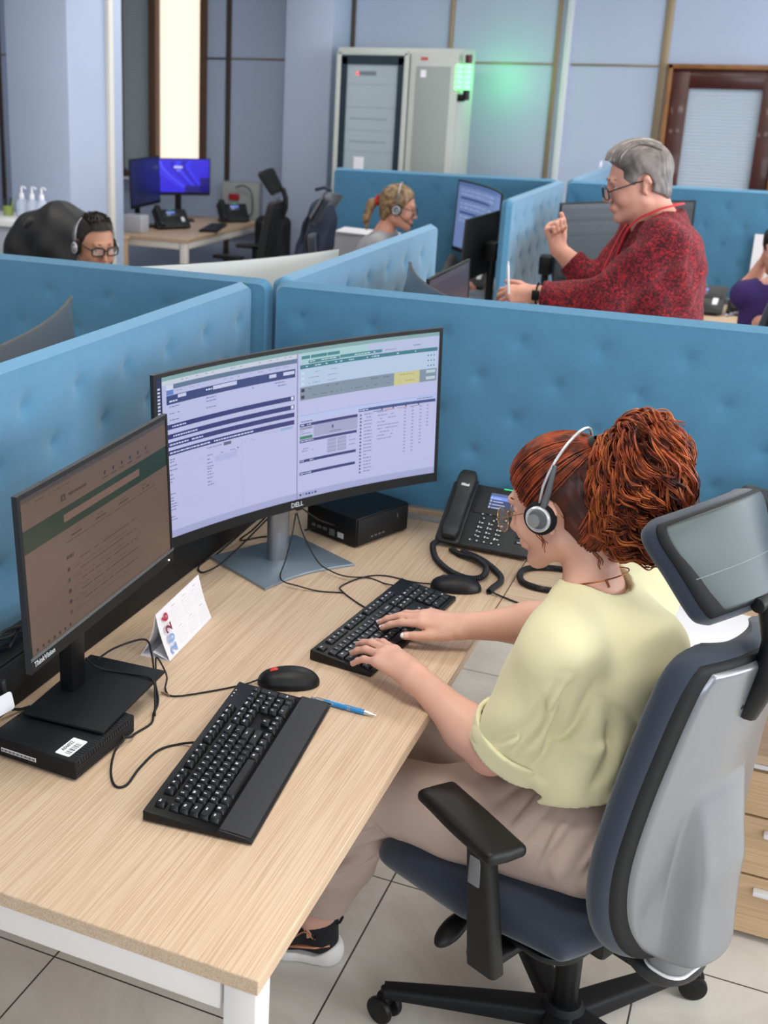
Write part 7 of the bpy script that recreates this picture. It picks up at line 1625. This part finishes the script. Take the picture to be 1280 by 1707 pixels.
# far desk behind the woman in red
phone('black desk phone with a white label strip behind the woman in red', (-0.585, 6.60, DESK), R(-4), False, True)
phone('black desk phone beside the raised arm at the right edge', (-0.30, 6.66, DESK), R(-6), False)
mouse('black mouse in front of the far desk phone', (-0.455, 6.50, DESK), R(80))
r = root('paper_stand', 'white sheet standing upright against the far partition at the right edge', 'paper', (-0.12, 6.96, DESK)); g = G(); g.box((0, 0, 0.24), (0.21, 0.004, 0.30)); g.build('sheet', M_paper, r); g = G(); g.box((0, 0.0, 0.045), (0.18, 0.03, 0.09), 0.003); g.build('holder', M_grey, r)
phone('black desk phone with a white strip in front of the ponytailed worker', (-1.86, 6.72, DESK), R(0), False, True)
for i, (x, y, a, lab) in enumerate(((-2.52, 7.34, 10, 'upper'), (-2.62, 7.40, -14, 'lower'))):
    pass
r = root('side_table', 'small side table with white papers between the navy jacket and the partition', 'table', (-2.36, 6.86, 0)); g = G(); g.box((0, 0, 0.84), (0.46, 0.24, 0.022), 0.003, 1); g.build('tabletop', M_woodX, r)
for a_ in (-0.2, 0.2):
    for b_ in (-0.09, 0.09):
        g = G(); g.box((a_, b_, 0.415), (0.03, 0.03, 0.83), 0.003); g.build('leg', M_whitemetal, r)
g = G(); g.box((0, 0, 0.07), (0.40, 0.16, 0.14), 0.015, 3); g.box((0.02, -0.01, 0.146), (0.36, 0.17, 0.012), 0.003, rot=(0.05, 0.03, 0.1)); o = tag(g.build('paper_pile', M_paper), 'large pile of white papers on the side table beside the navy jacket', 'papers'); o.location = (-2.36, 6.86, 0.851); o.rotation_euler = (0, 0, R(-6))

# counter with sanitiser bottles behind the man
r = root('counter', 'white-topped counter behind the man in glasses', 'counter', (-4.35, 5.78, 0)); g = G(); g.box((0, 0, 0.52), (1.0, 0.34, 1.04), 0.006); g.build('counter_body', mat('counter_grey', 'a8adb8', 0.5), r); g = G(); g.box((0, 0, 1.06), (1.04, 0.38, 0.035), 0.004); g.build('counter_top', M_white, r)
def pump(label, loc):
    r = root('pump_bottle', label, 'bottle', loc, 0, 'clear pump bottles on the counter'); g = G(); g.lathe([(0, 0), (0.030, 0), (0.032, 0.01), (0.032, 0.075), (0.022, 0.095), (0.012, 0.102), (0, 0.102)], (0, 0, 0), (0, 0, 1), 20); g.build('bottle_body', mat('clear_gel_bottle', 'dfe8fa', 0.1, alpha=0.45), r)
    g = G(); g.cyl((0, 0, 0.10), (0, 0, 0.128), 0.014, seg=16); g.cyl((0, 0, 0.128), (0, 0, 0.165), 0.006, seg=10); g.tube([(0, 0, 0.165), (0.018, -0.005, 0.166), (0.034, -0.01, 0.160)], 0.006, 8); g.build('pump', mat('pump_white', 'f2f5fb', 0.4), r)
ZC = 1.078
for x, lab in ((-4.065, 'leftmost of the three white-pumped gel bottles behind the black jacket'), (-3.995, 'middle one of the three white-pumped gel bottles behind the black jacket'), (-3.93, 'rightmost of the three white-pumped gel bottles behind the black jacket')): pump(lab, (x, 5.80, ZC))
r = root('pen_pot', 'small pot of pens left of the gel bottles', 'pen pot', (-4.16, 5.80, ZC)); g = G(); g.lathe([(0, 0), (0.028, 0), (0.030, 0.055), (0.027, 0.055), (0.026, 0.004), (0, 0.004)], (0, 0, 0), (0, 0, 1), 18); g.build('pot', mat('pot_olive', '8d9a4e', 0.6), r)
for i, (dx, dz, c_) in enumerate(((-0.012, 0.09, '2a2c38'), (0.008, 0.10, '23263a'), (0.014, 0.085, '8aa83c'))):
    g = G(); g.cyl((dx*0.4, 0, 0.01), (dx*2.2, 0.004*i, dz), 0.0045, seg=8); g.build('pen', mat('pot_pen_'+c_, c_, 0.4), r)
g = G(); g.box((0, 0, 0.02), (0.22, 0.16, 0.04), 0.004); o = tag(g.build('paper_stack', M_paper), 'stack of white paper on the counter at the left edge', 'papers'); o.location = (-4.36, 5.74, ZC)
# black bag behind the headrest
r = root('bag', 'black bag behind the headrest at the right edge', 'bag', (0.10, 2.84, DESK)); body('bag_body', [bx((0.10, 2.85, DESK+0.132), (0.155, 0.07, 0.128), None, 0.03, 0.02), bx((0.14, 2.82, DESK+0.245), (0.11, 0.06, 0.02), None, 0.015, 0.02)], M_blackfab, r, 0.008, lambda P, d: d+0.004*np.sin(P[:, 0]*60+P[:, 2]*50)+0.003*np.sin(P[:, 2]*90), off=(0.10, 2.84, DESK)); g = G(); g.tube([(-0.06, 0.0, 0.25), (-0.03, 0.02, 0.285), (0.05, 0.02, 0.285), (0.09, 0.0, 0.25)], 0.008, 8); g.build('handle', M_blackm, r, 180)
